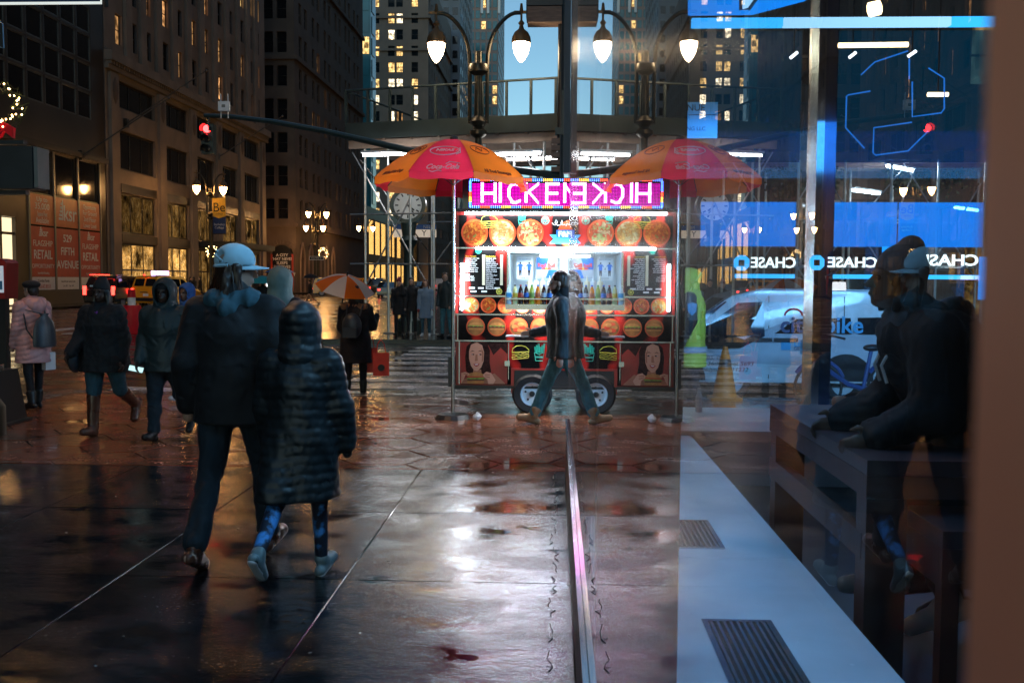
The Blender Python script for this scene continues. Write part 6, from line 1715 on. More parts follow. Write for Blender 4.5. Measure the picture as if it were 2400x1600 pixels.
# bicycle by the kerb
bk = thing('bicycle', 'blue share bicycle standing at the kerb in front of the white van', 'bicycle', (XA(2010, 13.75), 13.75, ROAD_Z), R(8))
for x in (-.52, .52):
    MB().tube([(x + .33 * math.cos(a), 0, .34 + .33 * math.sin(a)) for a in [2 * PI * k / 28 for k in range(28)]], .022, 6, True).obj('tyre', 'rubber', bk, True)
    sp = MB()
    for k in range(12): sp.cyl((x, 0, .34), (x + .32 * math.cos(k * PI / 6), 0, .34 + .32 * math.sin(k * PI / 6)), .003, n=4)
    sp.obj('spoke', 'steel', bk)
    a0 = [PI * .12 + PI * .7 * k / 10 for k in range(11)]
    MB().tube([(x + .37 * math.cos(a), 0, .34 + .37 * math.sin(a)) for a in a0], .03, 6).obj('mudguard', 'navy_print', bk, True)
MB().tube([(-.52, 0, .34), (-.40, 0, .95)], .025).tube([(-.46, 0, .62), (-.1, 0, .38), (.1, 0, .32), (.52, 0, .34)], .035).tube([(.12, 0, .32), (.22, 0, .85)], .028).obj('frame', 'navy_print', bk, True)
MB().tube([(-.30, -.32, 1.02), (-.40, -.15, 1.05), (-.42, 0, 1.0), (-.40, .15, 1.05), (-.30, .32, 1.02)], .016).obj('handlebar', 'black_metal', bk, True)
MB().box((-.72, -.16, .78), (-.46, .16, .98)).obj('front_carrier', 'sky_print', bk)
MB().ball((.24, 0, .88), (.14, .08, .05)).obj('saddle', 'black_metal', bk, True)
# cone and barrels
def cone(p, h, label, s=1.0):
    c = thing('traffic_cone', label, 'traffic cone', p)
    mat('cone_orange', (.85, .19, .01), .5) if 'cone_orange' not in MATS else None
    r = .17 * s
    MB().lathe([(r, .04), (r * .55, h * .62)], n=18).obj('lower_body', 'cone_orange', c, True)
    MB().lathe([(r * .55, h * .62), (r * .44, h * .76)], n=18).obj('collar', 'black_metal', c, True)
    MB().lathe([(r * .44, h * .76), (r * .18, h), (r * .1, h)], n=18).obj('tip', 'cone_orange', c, True)
    MB().box((-r * 1.25, -r * 1.25, 0), (r * 1.25, r * 1.25, .04)).obj('foot', 'cone_orange', c)
cone((XA(1703, 13.95), 13.95, 0), .74, 'tall orange traffic cone in front of the white van')
cone((XA(322, 34), 34, ROAD_Z), .9, 'orange and dark traffic cone on the avenue between the two dark walkers', 1.1)
br = thing('barrier_barrel', 'red and white water filled barrier on the avenue behind the dark coat walker', 'barrier', (XA(308, 31), 31, ROAD_Z))
MB().lathe([(.30, 0), (.32, .1), (.30, .8), (.26, .9)], n=16).obj('body', 'canvas_red', br, True)
MB().lathe([(.12, .901), (.12, 1.15)], n=12).obj('neck', 'white_paint', br, True)
MB().lathe([(.125, 1.151), (.11, 1.4)], n=12).obj('cap', 'canvas_red', br, True)

# ------------------------------------------------------------------ people: one blended surface per body, clothes as children
V = Vector
def sdf_mesh(name, shapes, voxel, m, k=0.02, disp=None, cut=None, neg=None, smooth=2):
    """surface of a smooth union of solids, found by surface nets.
    shapes: ('c', p0, p1, r0, r1[, (axis, factor)]) tapered limb, flattened along an axis; ('e', centre, radii[, rot3]) ellipsoid
    neg: solids taken away; cut: list of (normal, offset) half spaces kept where n.p <= offset; disp(X, Y, Z, d) alters the field"""
    lo = np.array([1e9] * 3); hi = -lo
    for s in shapes:
        if s[0] == 'c':
            for p, r in ((s[1], s[3]), (s[2], s[4])):
                lo = np.minimum(lo, np.array(p) - r); hi = np.maximum(hi, np.array(p) + r)
        else:
            r = max(s[2]); lo = np.minimum(lo, np.array(s[1]) - r); hi = np.maximum(hi, np.array(s[1]) + r)
    lo -= 3 * voxel + .02; hi += 3 * voxel + .02
    n = np.ceil((hi - lo) / voxel).astype(int) + 1
    ax = [(lo[i] + voxel * np.arange(n[i])).astype(np.float32) for i in range(3)]
    D = np.full(tuple(n), 1.0, np.float32)
    def field(s, X, Y, Z):
        if s[0] == 'c':
            a, b = np.array(s[1], np.float32), np.array(s[2], np.float32)
            px, py, pz = X - a[0], Y - a[1], Z - a[2]
            d = b - a; L2 = float(d @ d) + 1e-9
            h = np.clip((px * d[0] + py * d[1] + pz * d[2]) / L2, 0, 1)
            qx, qy, qz = px - h * d[0], py - h * d[1], pz - h * d[2]
            if len(s) > 5:
                (fx, fy, fz), f = s[5]
                dn = qx * fx + qy * fy + qz * fz
                e = dn * (1 / f - 1)
                qx, qy, qz = qx + e * fx, qy + e * fy, qz + e * fz
                return (np.sqrt(qx * qx + qy * qy + qz * qz) - (s[3] + (s[4] - s[3]) * h)) * min(1, .5 + f / 2)
            return np.sqrt(qx * qx + qy * qy + qz * qz) - (s[3] + (s[4] - s[3]) * h)
        c, r = s[1], s[2]
        px, py, pz = X - c[0], Y - c[1], Z - c[2]
        if len(s) > 3 and s[3] is not None:
            M = s[3]
            px, py, pz = (px * M[0][0] + py * M[1][0] + pz * M[2][0], px * M[0][1] + py * M[1][1] + pz * M[2][1], px * M[0][2] + py * M[1][2] + pz * M[2][2])
        k0 = np.sqrt((px / r[0]) ** 2 + (py / r[1]) ** 2 + (pz / r[2]) ** 2)
        k1 = np.sqrt((px / r[0] ** 2) ** 2 + (py / r[1] ** 2) ** 2 + (pz / r[2] ** 2) ** 2) + 1e-6
        return k0 * (k0 - 1) / k1
    def block(s, pad):
        if s[0] == 'c':
            a, b, r = np.array(s[1]), np.array(s[2]), max(s[3], s[4]) + pad
            l, h = np.minimum(a, b) - r, np.maximum(a, b) + r
        else:
            r = max(s[2]) + pad; l, h = np.array(s[1]) - r, np.array(s[1]) + r
        i0 = np.clip(np.floor((l - lo) / voxel).astype(int), 0, n); i1 = np.clip(np.ceil((h - lo) / voxel).astype(int) + 1, 0, n)
        return tuple(slice(a, b) for a, b in zip(i0, i1))
    for s in shapes:
        bl = block(s, k + 3 * voxel)
        X, Y, Z = np.meshgrid(ax[0][bl[0]], ax[1][bl[1]], ax[2][bl[2]], indexing='ij')
        d = field(s, X, Y, Z).astype(np.float32)
        o = D[bl]
        kk = s[6] if len(s) > 6 else k
        h = np.clip(kk - np.abs(d - o), 0, None) / kk
        D[bl] = np.minimum(d, o) - h * h * kk * .25
    if neg:
        for s in neg:
            bl = block(s, 4 * voxel)
            X, Y, Z = np.meshgrid(ax[0][bl[0]], ax[1][bl[1]], ax[2][bl[2]], indexing='ij')
            D[bl] = np.maximum(D[bl], -field(s, X, Y, Z))
    if disp is not None or cut:
        X, Y, Z = np.meshgrid(*ax, indexing='ij')
        if disp is not None: D = D + disp(X, Y, Z)
        for nn, off in cut or ():
            D = np.maximum(D, X * nn[0] + Y * nn[1] + Z * nn[2] - off)
        D = D.astype(np.float32)
    # surface nets
    S = D < 0
    c = [S[:-1, :-1, :-1], S[1:, :-1, :-1], S[:-1, 1:, :-1], S[1:, 1:, :-1], S[:-1, :-1, 1:], S[1:, :-1, 1:], S[:-1, 1:, 1:], S[1:, 1:, 1:]]
    cnt = sum(a.astype(np.int8) for a in c)
    act = (cnt > 0) & (cnt < 8)
    idx = np.full(act.shape, -1, np.int64)
    ii = np.argwhere(act)
    idx[act] = np.arange(len(ii))
    acc = np.zeros((len(ii), 3), np.float32); num = np.zeros(len(ii), np.float32)
    corner = [(0, 0, 0), (1, 0, 0), (0, 1, 0), (1, 1, 0), (0, 0, 1), (1, 0, 1), (0, 1, 1), (1, 1, 1)]
    vals = [D[ii[:, 0] + a, ii[:, 1] + b, ii[:, 2] + e] for a, b, e in corner]
    for a in range(8):
        for b in range(a + 1, 8):
            if sum(abs(corner[a][q] - corner[b][q]) for q in range(3)) != 1: continue
            va, vb = vals[a], vals[b]
            cr = (va < 0) != (vb < 0)
            t = np.where(cr, va / np.where(cr, va - vb, 1), 0)
            p = np.array(corner[a], np.float32) + t[:, None] * (np.array(corner[b], np.float32) - np.array(corner[a], np.float32))
            acc += np.where(cr[:, None], p, 0); num += cr
    pts = (ii + acc / np.maximum(num, 1)[:, None]) * voxel + lo
    quads = []
    for axn in range(3):
        a1, a2 = (axn + 1) % 3, (axn + 2) % 3
        sl0 = [slice(None)] * 3; sl1 = [slice(None)] * 3
        sl0[axn] = slice(0, -1); sl1[axn] = slice(1, None)
        A, B = S[tuple(sl0)], S[tuple(sl1)]
        cr = A != B
        e = np.argwhere(cr)
        e = e[(e[:, a1] > 0) & (e[:, a2] > 0) & (e[:, a1] < n[a1] - 1) & (e[:, a2] < n[a2] - 1)]
        if not len(e): continue
        q = []
        for d1, d2 in ((-1, -1), (0, -1), (0, 0), (-1, 0)):
            f = e.copy(); f[:, a1] += d1; f[:, a2] += d2
            q.append(idx[f[:, 0], f[:, 1], f[:, 2]])
        q = np.stack(q, 1)
        flip = ~A[e[:, 0], e[:, 1], e[:, 2]]
        q[flip] = q[flip][:, ::-1]
        quads.append(q)
    q = np.concatenate(quads)
    q = q[(q >= 0).all(1)]
    for _ in range(smooth):                      # light relaxation
        s = np.zeros_like(pts); w = np.zeros(len(pts))
        for a in range(4):
            np.add.at(s, q[:, a], pts[q[:, (a + 1) % 4]] + pts[q[:, a - 1]]); np.add.at(w, q[:, a], 2)
        pts = pts * .5 + .5 * s / np.maximum(w, 1)[:, None]
    me = bpy.data.meshes.new(name)
    me.vertices.add(len(pts)); me.vertices.foreach_set('co', pts.astype(np.float32).ravel())
    me.loops.add(q.size); me.loops.foreach_set('vertex_index', q.astype(np.int32).ravel())
    me.polygons.add(len(q)); me.polygons.foreach_set('loop_start', np.arange(0, q.size, 4, dtype=np.int32)); me.polygons.foreach_set('loop_total', np.full(len(q), 4, np.int32))
    me.polygons.foreach_set('use_smooth', np.ones(len(q), bool))
    me.materials.append(MATS[m] if isinstance(m, str) else m)
    me.update(calc_edges=True)
    return me
def folds(amp, f, seed):
    r = np.random.RandomState(seed)
    ws = [(r.normal(0, 1, 3) * (f, f, f * .55), r.uniform(0, 6.28)) for _ in range(5)]
    w2 = [(r.normal(0, 1, 3) * (f * 2.3, f * 2.3, f * 1.2), r.uniform(0, 6.28)) for _ in range(3)]
    def g(X, Y, Z):
        a = sum(np.sin(X * w[0] + Y * w[1] + Z * w[2] + p) for w, p in ws)
        b = sum(np.sin(X * w[0] + Y * w[1] + Z * w[2] + p + .7 * a) for w, p in w2)
        return amp * (.42 * a - .30 * np.abs(b) * np.sign(a))
    return g
def quilt(pitch, amp, slant=0.0, z0=0.0):
    def f(X, Y, Z):
        t = (Z - z0 + slant * np.abs(X) + .006 * np.sin(X * 17 + Z * 5) + .003 * np.sin(X * 41 + Y * 23 + Z * 9)) / pitch
        a = .95 + .18 * np.sin(X * 31 + np.floor(t) * 2.3) * np.sin(Y * 27 + np.floor(t) * 1.7)
        return -amp * a * (np.abs(np.sin(np.pi * t)) ** .5 - .55)
    return f
def both(*fs): return lambda X, Y, Z: sum(f(X, Y, Z) for f in fs)
def rotx(v, a): return V((v.x, v.y * math.cos(a) - v.z * math.sin(a), v.y * math.sin(a) + v.z * math.cos(a)))
def person(label, loc, rz, h=1.72, build=1.0, legs=((18, 6), (-14, 26)), arms=((-14, 6, 12), (14, 6, 20)), lean=3, skin='skin_pale', vox=.012, head=(0, 0), group=None, seat=None, foot_pitch=(0, 0), hands='relaxed', shoulder=1.0):
    "stands at loc facing local +y turned by rz; legs (thigh forward, knee bend), arms (forward, sideways, elbow bend) right first, degrees"
    s = h / 1.75
    p = thing('person', label, 'person', loc, rz, group)
    J = {}
    hipz = .92
    T = R(lean)
    for i, sx in enumerate((1, -1)):
        th, kn = R(legs[i][0]), R(legs[i][1])
        hp = V((sx * .092 * build ** .5, 0, 0))
        ab = V((sx * .012, 0, 0))
        k_ = hp + V((0, math.sin(th), -math.cos(th))) * .43 + ab
        a_ = k_ + V((0, math.sin(th - kn), -math.cos(th - kn))) * .42
        fp = (th - kn) * .9 + R(foot_pitch[i])
        if legs[i][0] > 5 and legs[i][1] < 15: fp = R(foot_pitch[i]) + R(8)
        t_ = a_ + V((sx * .02, math.cos(fp) * .175, math.sin(fp) * .175 - .05 * math.cos(fp)))
        heel = a_ + V((0, -.05 * math.cos(fp) + .065 * math.sin(fp), -.065 * math.cos(fp) - .05 * math.sin(fp)))
        J.update({('hip', sx): hp, ('knee', sx): k_, ('ankle', sx): a_, ('toe', sx): t_, ('heel', sx): heel})
    low = min(min(J[('toe', sx)].z, J[('heel', sx)].z) for sx in (1, -1)) - .028
    off = V((0, 0, -low))
    if seat is not None: off = V((0, 0, seat / s))
    for k in J: J[k] = J[k] + off
    pel = V((0, 0, 0)) + off
    J['pel'] = pel
    chest = pel + rotx(V((0, 0, .36)), -T); J['chest'] = chest
    neck = pel + rotx(V((0, 0, .55)), -T); J['neck'] = neck
    hy, hpch = R(head[0]), R(head[1])
    HM = Matrix.Rotation(hy, 3, 'Z') @ Matrix.Rotation(hpch, 3, 'X')
    hc = neck + rotx(V((0, .025, .165)), -T * .6); J['head'] = hc
    for i, sx in enumerate((1, -1)):
        f, sd, el = [R(a) for a in arms[i]]
        sh = pel + rotx(V((sx * .180 * shoulder, 0, .475)), -T)
        d = V((sx * math.sin(sd), math.sin(f) * math.cos(sd), -math.cos(f) * math.cos(sd)))
        e = sh + d * .29
        f2 = f + el
        d2 = V((sx * math.sin(sd) * .4 * (1 if len(arms[i]) < 4 else arms[i][3]), math.sin(f2), -math.cos(f2))).normalized()
        w = e + d2 * .25
        J.update({('sh', sx): sh, ('el', sx): e, ('wr', sx): w, ('hd', sx): d2})
    sc_ = lambda v: tuple(v * s)
    def c(a, b, r0, r1, fl=None): return ('c', sc_(J[a] if not isinstance(a, V) else a), sc_(J[b] if not isinstance(b, V) else b), r0 * s, r1 * s) + ((fl,) if fl else ())
    def e(ctr, rad, M=None): return ('e', sc_(ctr), tuple(r * s for r in rad), M)
    HL = lambda x, y, z: hc + HM @ V((x, y, z))
    Mh = [list(r) for r in HM]
    b = build
    S = [c('pel', 'chest', .125 * b, .13 * b, ((0, 1, 0), .72)), c('chest', neck - V((0, 0, .07)), .135 * b, .08, ((0, 1, 0), .7)), c(neck - V((0, 0, .05)), hc - V((0, .01, .02)), .058, .055)]
    for sx in (1, -1):
        S += [c(('hip', sx), ('knee', sx), .085 * b, .055), c(('knee', sx), ('ankle', sx), .055, .038), c(('heel', sx), ('toe', sx), .035, .03)]
        S += [c(('sh', sx), ('el', sx), .05 * b, .04), c(('el', sx), ('wr', sx), .04, .027)]
    S += [e(HL(0, -.012, .035), (.076, .096, .088), Mh), e(HL(0, .022, -.035), (.058, .068, .078), Mh), e(HL(0, .055, -.088), (.026, .028, .024), Mh)]
    nose = ('c', sc_(HL(0, .088, .012)), sc_(HL(0, .108, -.028)), .009 * s, .014 * s)
    S += [nose, ('c', sc_(HL(-.035, .082, .028)), sc_(HL(.035, .082, .028)), .012 * s, .012 * s), ('c', sc_(HL(-.018, .088, -.060)), sc_(HL(.018, .088, -.060)), .009 * s, .009 * s)]
    for sx in (1, -1): S += [e(HL(sx * .078, -.008, -.005), (.010, .020, .032), Mh)]
    neg = [e(HL(sx * .031, .096, .008), (.017, .014, .010), Mh) for sx in (1, -1)]
    for sx in (1, -1):
        w, d = J[('wr', sx)], J[('hd', sx)].normalized()
        side = V((sx, 0, 0)); side = (side - d * side.dot(d)).normalized()
        fw = d.cross(side) * sx
        if fw.y < 0: fw = -fw
        if hands == 'none': 
            S += [('c', sc_(w), sc_(w + d * .08), .030 * s, .034 * s)]
            continue
        S += [('c', sc_(w + d * .015), sc_(w + d * .075), .024 * s, .036 * s, (tuple(side), .55))]
        for q, ln in ((-.027, .068), (-.009, .078), (.009, .074), (.027, .060)):
            b0 = w + d * .082 + fw * q
            b1 = b0 + d * ln * .55 - side * .012
            b2 = b1 + (d * .6 - side * .8).normalized() * ln * .5
            S += [('c', sc_(b0), sc_(b1), .0095 * s, .009 * s, None, .006) if False else ('c', sc_(b0), sc_(b1), .0095 * s, .009 * s), ('c', sc_(b1), sc_(b2), .009 * s, .0075 * s)]
        t0 = w + d * .03 + fw * .026
        S += [('c', sc_(t0), sc_(t0 + (d * .55 + fw * .75).normalized() * .04), .012 * s, .010 * s), ('c', sc_(t0 + (d * .55 + fw * .75).normalized() * .04), sc_(t0 + (d * .55 + fw * .75).normalized() * .04 + d * .03 - side * .006), .010 * s, .008 * s)]
    me = sdf_mesh('body', S, vox, skin, k=.012, neg=neg if vox < .011 else None, smooth=1)
    link('body', me, p)
    J['s'] = s; J['HL'] = HL; J['Mh'] = Mh; J['build'] = b; J['p'] = p; J['off'] = off; J['sc'] = sc_; J['c'] = c; J['e'] = e; J['vox'] = vox; J['lean'] = T
    return J
def part(J, name, me):
    return link(name, me, J['p'])
def trousers(J, m, r=1.0, seed=1, top=.10, knee=.062, ankle=.052, flare=0.0, disp=True, to=.08):
    c = J['c']; b = J['build']
    S = [('c',) + c('pel', J['pel'] + V((0, 0, top)), .142 * b * r, .130 * b * r)[1:] + (((0, 1, 0), .82),)]
    for sx in (1, -1):
        an = J[('ankle', sx)].lerp(J[('knee', sx)], to)
        S += [c(('hip', sx), ('knee', sx), .098 * b * r, knee * r * b ** .5), c(('knee', sx), an, knee * r * b ** .5, ankle * r + flare)]
    return part(J, 'trousers', sdf_mesh('trousers', S, J['vox'], m, k=.02, disp=folds(.009, 30, seed) if disp else None))
def shoes(J, m, boot=0.0, sole=None, r=1.0):
    for sx in (1, -1):
        hl, t, a = J[('heel', sx)], J[('toe', sx)], J[('ankle', sx)]
        up = (a - hl.lerp(t, .25)).normalized()
        S = [J['c'](hl, t, .036 * r, .036 * r), J['c'](hl.lerp(t, .35) + up * .03, a, .043 * r, .047 * r), J['c'](hl.lerp(t, .6) + up * .016, a + up * .01, .036 * r, .042 * r), J['c'](t, t.lerp(hl, .3) + up * .012, .034 * r, .040 * r)]
        if boot: S += [J['c'](a, a.lerp(J[('knee', sx)], boot), .050 * r, .064 * r)]
        o = part(J, 'boot' if boot else 'shoe', sdf_mesh('shoe', S, min(J['vox'], .010), m, k=.012, disp=folds(.002, 70, 3), smooth=1))
        if sole:
            part(J, 'sole', sdf_mesh('sole', [J['c'](hl - up * .024, t - up * .020, .033, .034, (tuple(up), .5))], min(J['vox'], .009), sole, k=.01))
def coat(J, m, hem=.30, r=1.0, flare=.02, sleeve=.062, cuff=.045, name='coat', collar=True, disp=None, seed=2, sleeves_to=1.0, hood=None, open_=False, waist=1.0, hem_tilt=0.0, flat=.76):
    "hem: metres below the pelvis point"
    c = J['c']; b = J['build']; s = J['s']
    P0 = J['pel']; dn = P0 - V((0, 0, hem))
    mid = P0.lerp(J['chest'], .4)
    kn = (J[('knee', 1)] + J[('knee', -1)]) * .5
    f = min(1, hem / .43)
    dn = V((0, (kn.y - P0.y) * f * .6, dn.z))
    FL = ((0, 1, 0), flat)
    S = [c('chest', J['neck'] - V((0, .0, .085)), .168 * b * r, .125 * r, FL), c(mid, 'chest', .155 * b * r * waist, .168 * b * r, FL), c(P0, mid, .160 * b * r, .155 * b * r * waist, FL), c(P0, dn, .160 * b * r, (.160 + flare) * b * r, FL)]
    for sx in (1, -1):
        S += [c(J[('sh', sx)] - V((sx * .03, 0, .005)), ('sh', sx), .075 * r, .070 * r), c(('sh', sx), ('el', sx), .068 * b ** .5 * r * sleeve / .062, sleeve * r), c(('el', sx), J[('el', sx)].lerp(J[('wr', sx)], sleeves_to), sleeve * r, cuff * r)]
        if hem > .18:
            S += [c(('hip', sx), J[('hip', sx)].lerp(J[('knee', sx)], min(1, hem / .43)), .115 * b * r, .115 * b * r)]
    for sx in (1, -1): S += [c(J['neck'] - V((sx * -.03, 0, .065)), J[('sh', sx)] - V((sx * .02, 0, .005)), .085 * r, .066 * r)]
    if collar: S += [c(J['neck'] - V((0, .005, .07)), J['neck'] + V((0, -.005, .035)), .085, .082)]
    cut = [((0, hem_tilt, -1), -(dn.z + .004) * s)]
    d = disp or folds(.005, 26, seed)
    return part(J, name, sdf_mesh(name, S, J['vox'], m, k=.035, disp=d, cut=cut))
def hood(J, m, r=1.0, face=True, drop=.0, disp=None, name='hood', point=.02):
    HL, e = J['HL'], J['e']
    S = [e(HL(0, -.028, .03), (.118 * r, .135 * r, .135 * r), J['Mh']), J['c'](HL(0, -.03, -.06), J['neck'] - V((0, .02, .02)), .11 * r, .125 * r), e(HL(0, -.08, .08), (.07, .085 + point, .07), J['Mh'])]
    neg = [e(HL(0, .13, -.02), (.085 * r, .13, .115 * r), J['Mh']), e(HL(0, .02, -.01), (.088, .10, .115), J['Mh'])] if face else None
    return part(J, name, sdf_mesh(name, S, min(J['vox'], .011), m, k=.03, neg=neg, disp=disp or folds(.004, 40, 8)))
def beanie(J, m, name='beanie', h=.05):
    HL, e = J['HL'], J['e']
    S = [e(HL(0, -.016, .052), (.090, .108, .098 + h * .3), J['Mh']), J['c'](HL(0, -.02, .03), HL(0, -.035, .10 + h), .086, .055)]
    return part(J, name, sdf_mesh(name, S, min(J['vox'], .011), m, k=.02, cut=[(tuple(-(Matrix(J['Mh']) @ V((0, -.12, 1)))), -float((Matrix(J['Mh']) @ V((0, -.12, 1))).dot(HL(0, 0, .030) * J['s'])))]))
def hair(J, m, length=.0, vol=1.0, front=.02, seed=4, swing=0.0, name='hair', spread=.10, hat=False):
    HL, e = J['HL'], J['e']
    HM_ = Matrix(J['Mh'])
    S = [e(HL(0, -.02, .012), (.080, .09, .060), J['Mh']) if hat else e(HL(0, -.026, .052), (.086 * vol, .100 * vol, .092 * vol), J['Mh']), e(HL(0, -.055, -.01), (.080 * vol, .062 * vol, .09 * vol), J['Mh'])]
    if length:
        bk = HM_ @ V((0, 1, 0))
        S += [J['c'](HL(0, -.055, -.0), HL(0, -.075 - swing, -.08 - length * .8), .088, .072, (tuple(bk), .45))]
        for x in (-.06, -.02, .03, .065):
            S += [J['c'](HL(x, -.065, -.05), HL(x * (1 + spread * 6), -.085 - swing, -.09 - length * (1 + x)), .034, .012)]
        for x in (-.078, .078):
            S += [J['c'](HL(x, -.01, .02), HL(x * 1.25, .005, -.08 - length * .9), .026, .018)]
    r = np.random.RandomState(seed)
    ph = r.uniform(0, 6, 4)
    d = lambda X, Y, Z: (.0022 + .002 * np.sin(Z * 50 + Y * 30)) * np.sin(X * 130 + 5 * np.sin(Y * 30) + ph[0] + 3 * np.sin(Z * 9)) + .002 * np.sin(Y * 190 + 4 * np.sin(X * 40) + ph[1] + 3 * np.sin(Z * 7 + 1))
    neg = [e(HL(0, .105, -.02), (.062, .085, .105), J['Mh'])]
    return part(J, name, sdf_mesh(name, S, min(J['vox'], .01), m, k=.02, disp=d, neg=neg, smooth=1))
def eyes(J, dark='black_print'):
    mb = MB()
    for sx in (1, -1): mb.ball(J['HL'](sx * .031, .080, .008) * J['s'], .0115 * J['s'], 8, 6)
    return mb.obj('eye', 'black_gloss', J['p'], True)
def gp(px, py, z0=0.0):
    "point of the ground the photo shows there"
    d = ray(px, py)
    t = (z0 - EYE.z) / d.z
    q = EYE + d * t
    return V((q.x, q.y, z0))

# ------------------------------------------------------------------ the people in the photograph
mat('coat_black', (0.008, 0.008, 0.010), 0.75, noise=.2, nscale=20, sheen=.05)
mat('puffer_black', (0.011, 0.017, 0.021), 0.48, noise=.15, nscale=12, spec=.5)
mat('jacket_dark', (0.022, 0.040, 0.047), 0.6, noise=.2, nscale=10)
mat('coat_dark_teal', (0.018, 0.035, 0.038), 0.55, noise=.25, nscale=8)
mat('coat_navy', (0.010, 0.014, 0.022), 0.5, noise=.2, nscale=10)
mat('hoodie_blue', (0.035, 0.09, 0.12), 0.9, noise=.15, nscale=20)
mat('sage', (0.15, 0.24, 0.23), 0.7, noise=.15, nscale=12)
mat('puffer_pink', (0.58, 0.30, 0.29), 0.45, noise=.1, nscale=10)
mat('jeans_dark', (0.010, 0.020, 0.030), 0.8, noise=.3, nscale=16)
mat('jeans_blue', (0.025, 0.075, 0.10), 0.8, noise=.3, nscale=16)
mat('jeans_teal', (0.05, 0.17, 0.20), 0.8, noise=.3, nscale=14)
mat('boot_brown', (0.10, 0.035, 0.02), 0.28, noise=.25, nscale=10)
mat('boot_tan', (0.30, 0.17, 0.08), 0.6, noise=.2, nscale=14)
mat('shoe_black', (0.012, 0.012, 0.012), 0.4, noise=.2)
mat('shoe_white', (0.55, 0.58, 0.60), 0.5, noise=.1)
mat('shoe_grey', (0.16, 0.22, 0.24), 0.5, noise=.15)
mat('cap_pale', (0.36, 0.56, 0.66), 0.8, noise=.06, nscale=20)
mat('blue_coat', (0.19, 0.27, 0.36), 0.8, noise=.1, nscale=12)
mat('fur', (0.22, 0.12, 0.06), 0.9, noise=.4, nscale=50)
mat('bag_leather', (0.035, 0.045, 0.055), 0.4, noise=.15, nscale=10)
mat('hi_vis', (0.62, 0.60, 0.05), 0.6, noise=.08)
mat('scarf_grey', (0.12, 0.12, 0.13), 0.9, noise=.2, nscale=20)
mat('purple_top', (0.20, 0.03, 0.26), 0.7, noise=.05)
mat('glove_red', (0.20, 0.03, 0.03), .7)
mat('bag_red', (0.75, 0.055, 0.03), 0.45, noise=.08)
def leggings_mat():
    m = mat('leggings', (0.012, 0.02, 0.04), .7, noise=0)
    nt = m.node_tree; L = nt.links.new
    tc = nt.nodes.new('ShaderNodeTexCoord'); n = nt.nodes.new('ShaderNodeTexNoise'); n.inputs['Scale'].default_value = 11; n.inputs['Detail'].default_value = 5
    L(tc.outputs['Object'], n.inputs[0])
    r = nt.nodes.new('ShaderNodeValToRGB'); r.color_ramp.elements[0].position = .50; r.color_ramp.elements[0].color = (0.010, 0.016, 0.035, 1); r.color_ramp.elements[1].position = .60; r.color_ramp.elements[1].color = (0.06, 0.30, 0.75, 1)
    L(n.outputs[0], r.inputs[0]); L(r.outputs[0], nt.nodes['Principled BSDF'].inputs['Base Color'])
leggings_mat()

# tall walker in the pale cap
q = gp(520, 1338); q.y = 5.65
A = person('tall long haired walker from behind in a pale blue cap and dark jacket', (XA(548, 5.65), 5.65, 0), R(-3), h=1.80, build=1.18, legs=((20, 10), (-12, 20)), arms=((-12, 11, 32), (-14, 13, 30)), lean=2, vox=.009, head=(-62, -2), hands='none', shoulder=1.08)
trousers(A, 'jeans_dark', 1.02, 3, flare=.012)
shoes(A, 'boot_brown')
coat(A, 'coat_black', hem=.14, r=1.14, sleeve=.074, cuff=.055, name='jacket', disp=folds(.007, 20, 5))
part(A, 'hoodie_hood', sdf_mesh('hoodie_hood', [A['c'](A['neck'] + V((-.10, -.05, -.0)), A['neck'] + V((.10, -.05, .0)), .062, .062), A['c'](A['neck'] + V((-.09, .01, .02)), A['neck'] + V((.0, -.11, -.05)), .05, .055), A['c'](A['neck'] + V((.09, .01, .02)), A['neck'] + V((.0, -.11, -.05)), .05, .055)], .009, 'hoodie_blue', k=.03, disp=folds(.008, 50, 3)))
hair(A, 'hair_brown', .20, 1.0, spread=.16, swing=.0, hat=True)
def strands(J, m, n, seed, length, r0=.0018):
    rr = random.Random(seed); mb = MB(); s = J['s']
    for k in range(n):
        a = rr.uniform(PI * .9, PI * 2.1)
        p0 = J['HL'](.085 * math.cos(a), .07 * math.sin(a) - .02, rr.uniform(-.04, .06))
        x = p0.x - J['head'].x; y = p0.y - J['head'].y
        f = rr.uniform(.6, 1.5)
        pts = [p0 + V((x * t * f * 1.2 + .012 * math.sin(t * 5 + k), y * t * f * .5, -length * rr.uniform(.8, 1) * t)) for t in (0, .3, .6, .85, 1)]
        mb.tube([v * s for v in pts], [r0 * s * 2, r0 * s * 2, r0 * s * 1.6, r0 * s, r0 * s * .4], 4)
    o = mb.obj('loose_hair', m, J['p'], True); o['kind'] = 'stuff'
strands(A, 'hair_brown', 90, 2, .40); strands(A, 'hair_red', 60, 5, .42)
HL = A['HL']
capS = [A['e'](HL(0, -.012, .055), (.094, .114, .098), A['Mh'])]
HMx = Matrix(A['Mh'])
upn = HMx @ V((0, -.10, 1))
part(A, 'cap_crown', sdf_mesh('cap_crown', capS, .008, 'cap_pale', k=.02, cut=[(tuple(-upn), -float(upn.dot(HL(0, 0, .022) * A['s'])))],
     neg=[A['e'](HL(-.045, -.118, .075), (.032, .05, .038), A['Mh']), A['e'](HL(.045, -.118, .075), (.032, .05, .038), A['Mh'])]))
bm_ = MB()
s_ = A['s']
NB = 12
top, bot = [], []
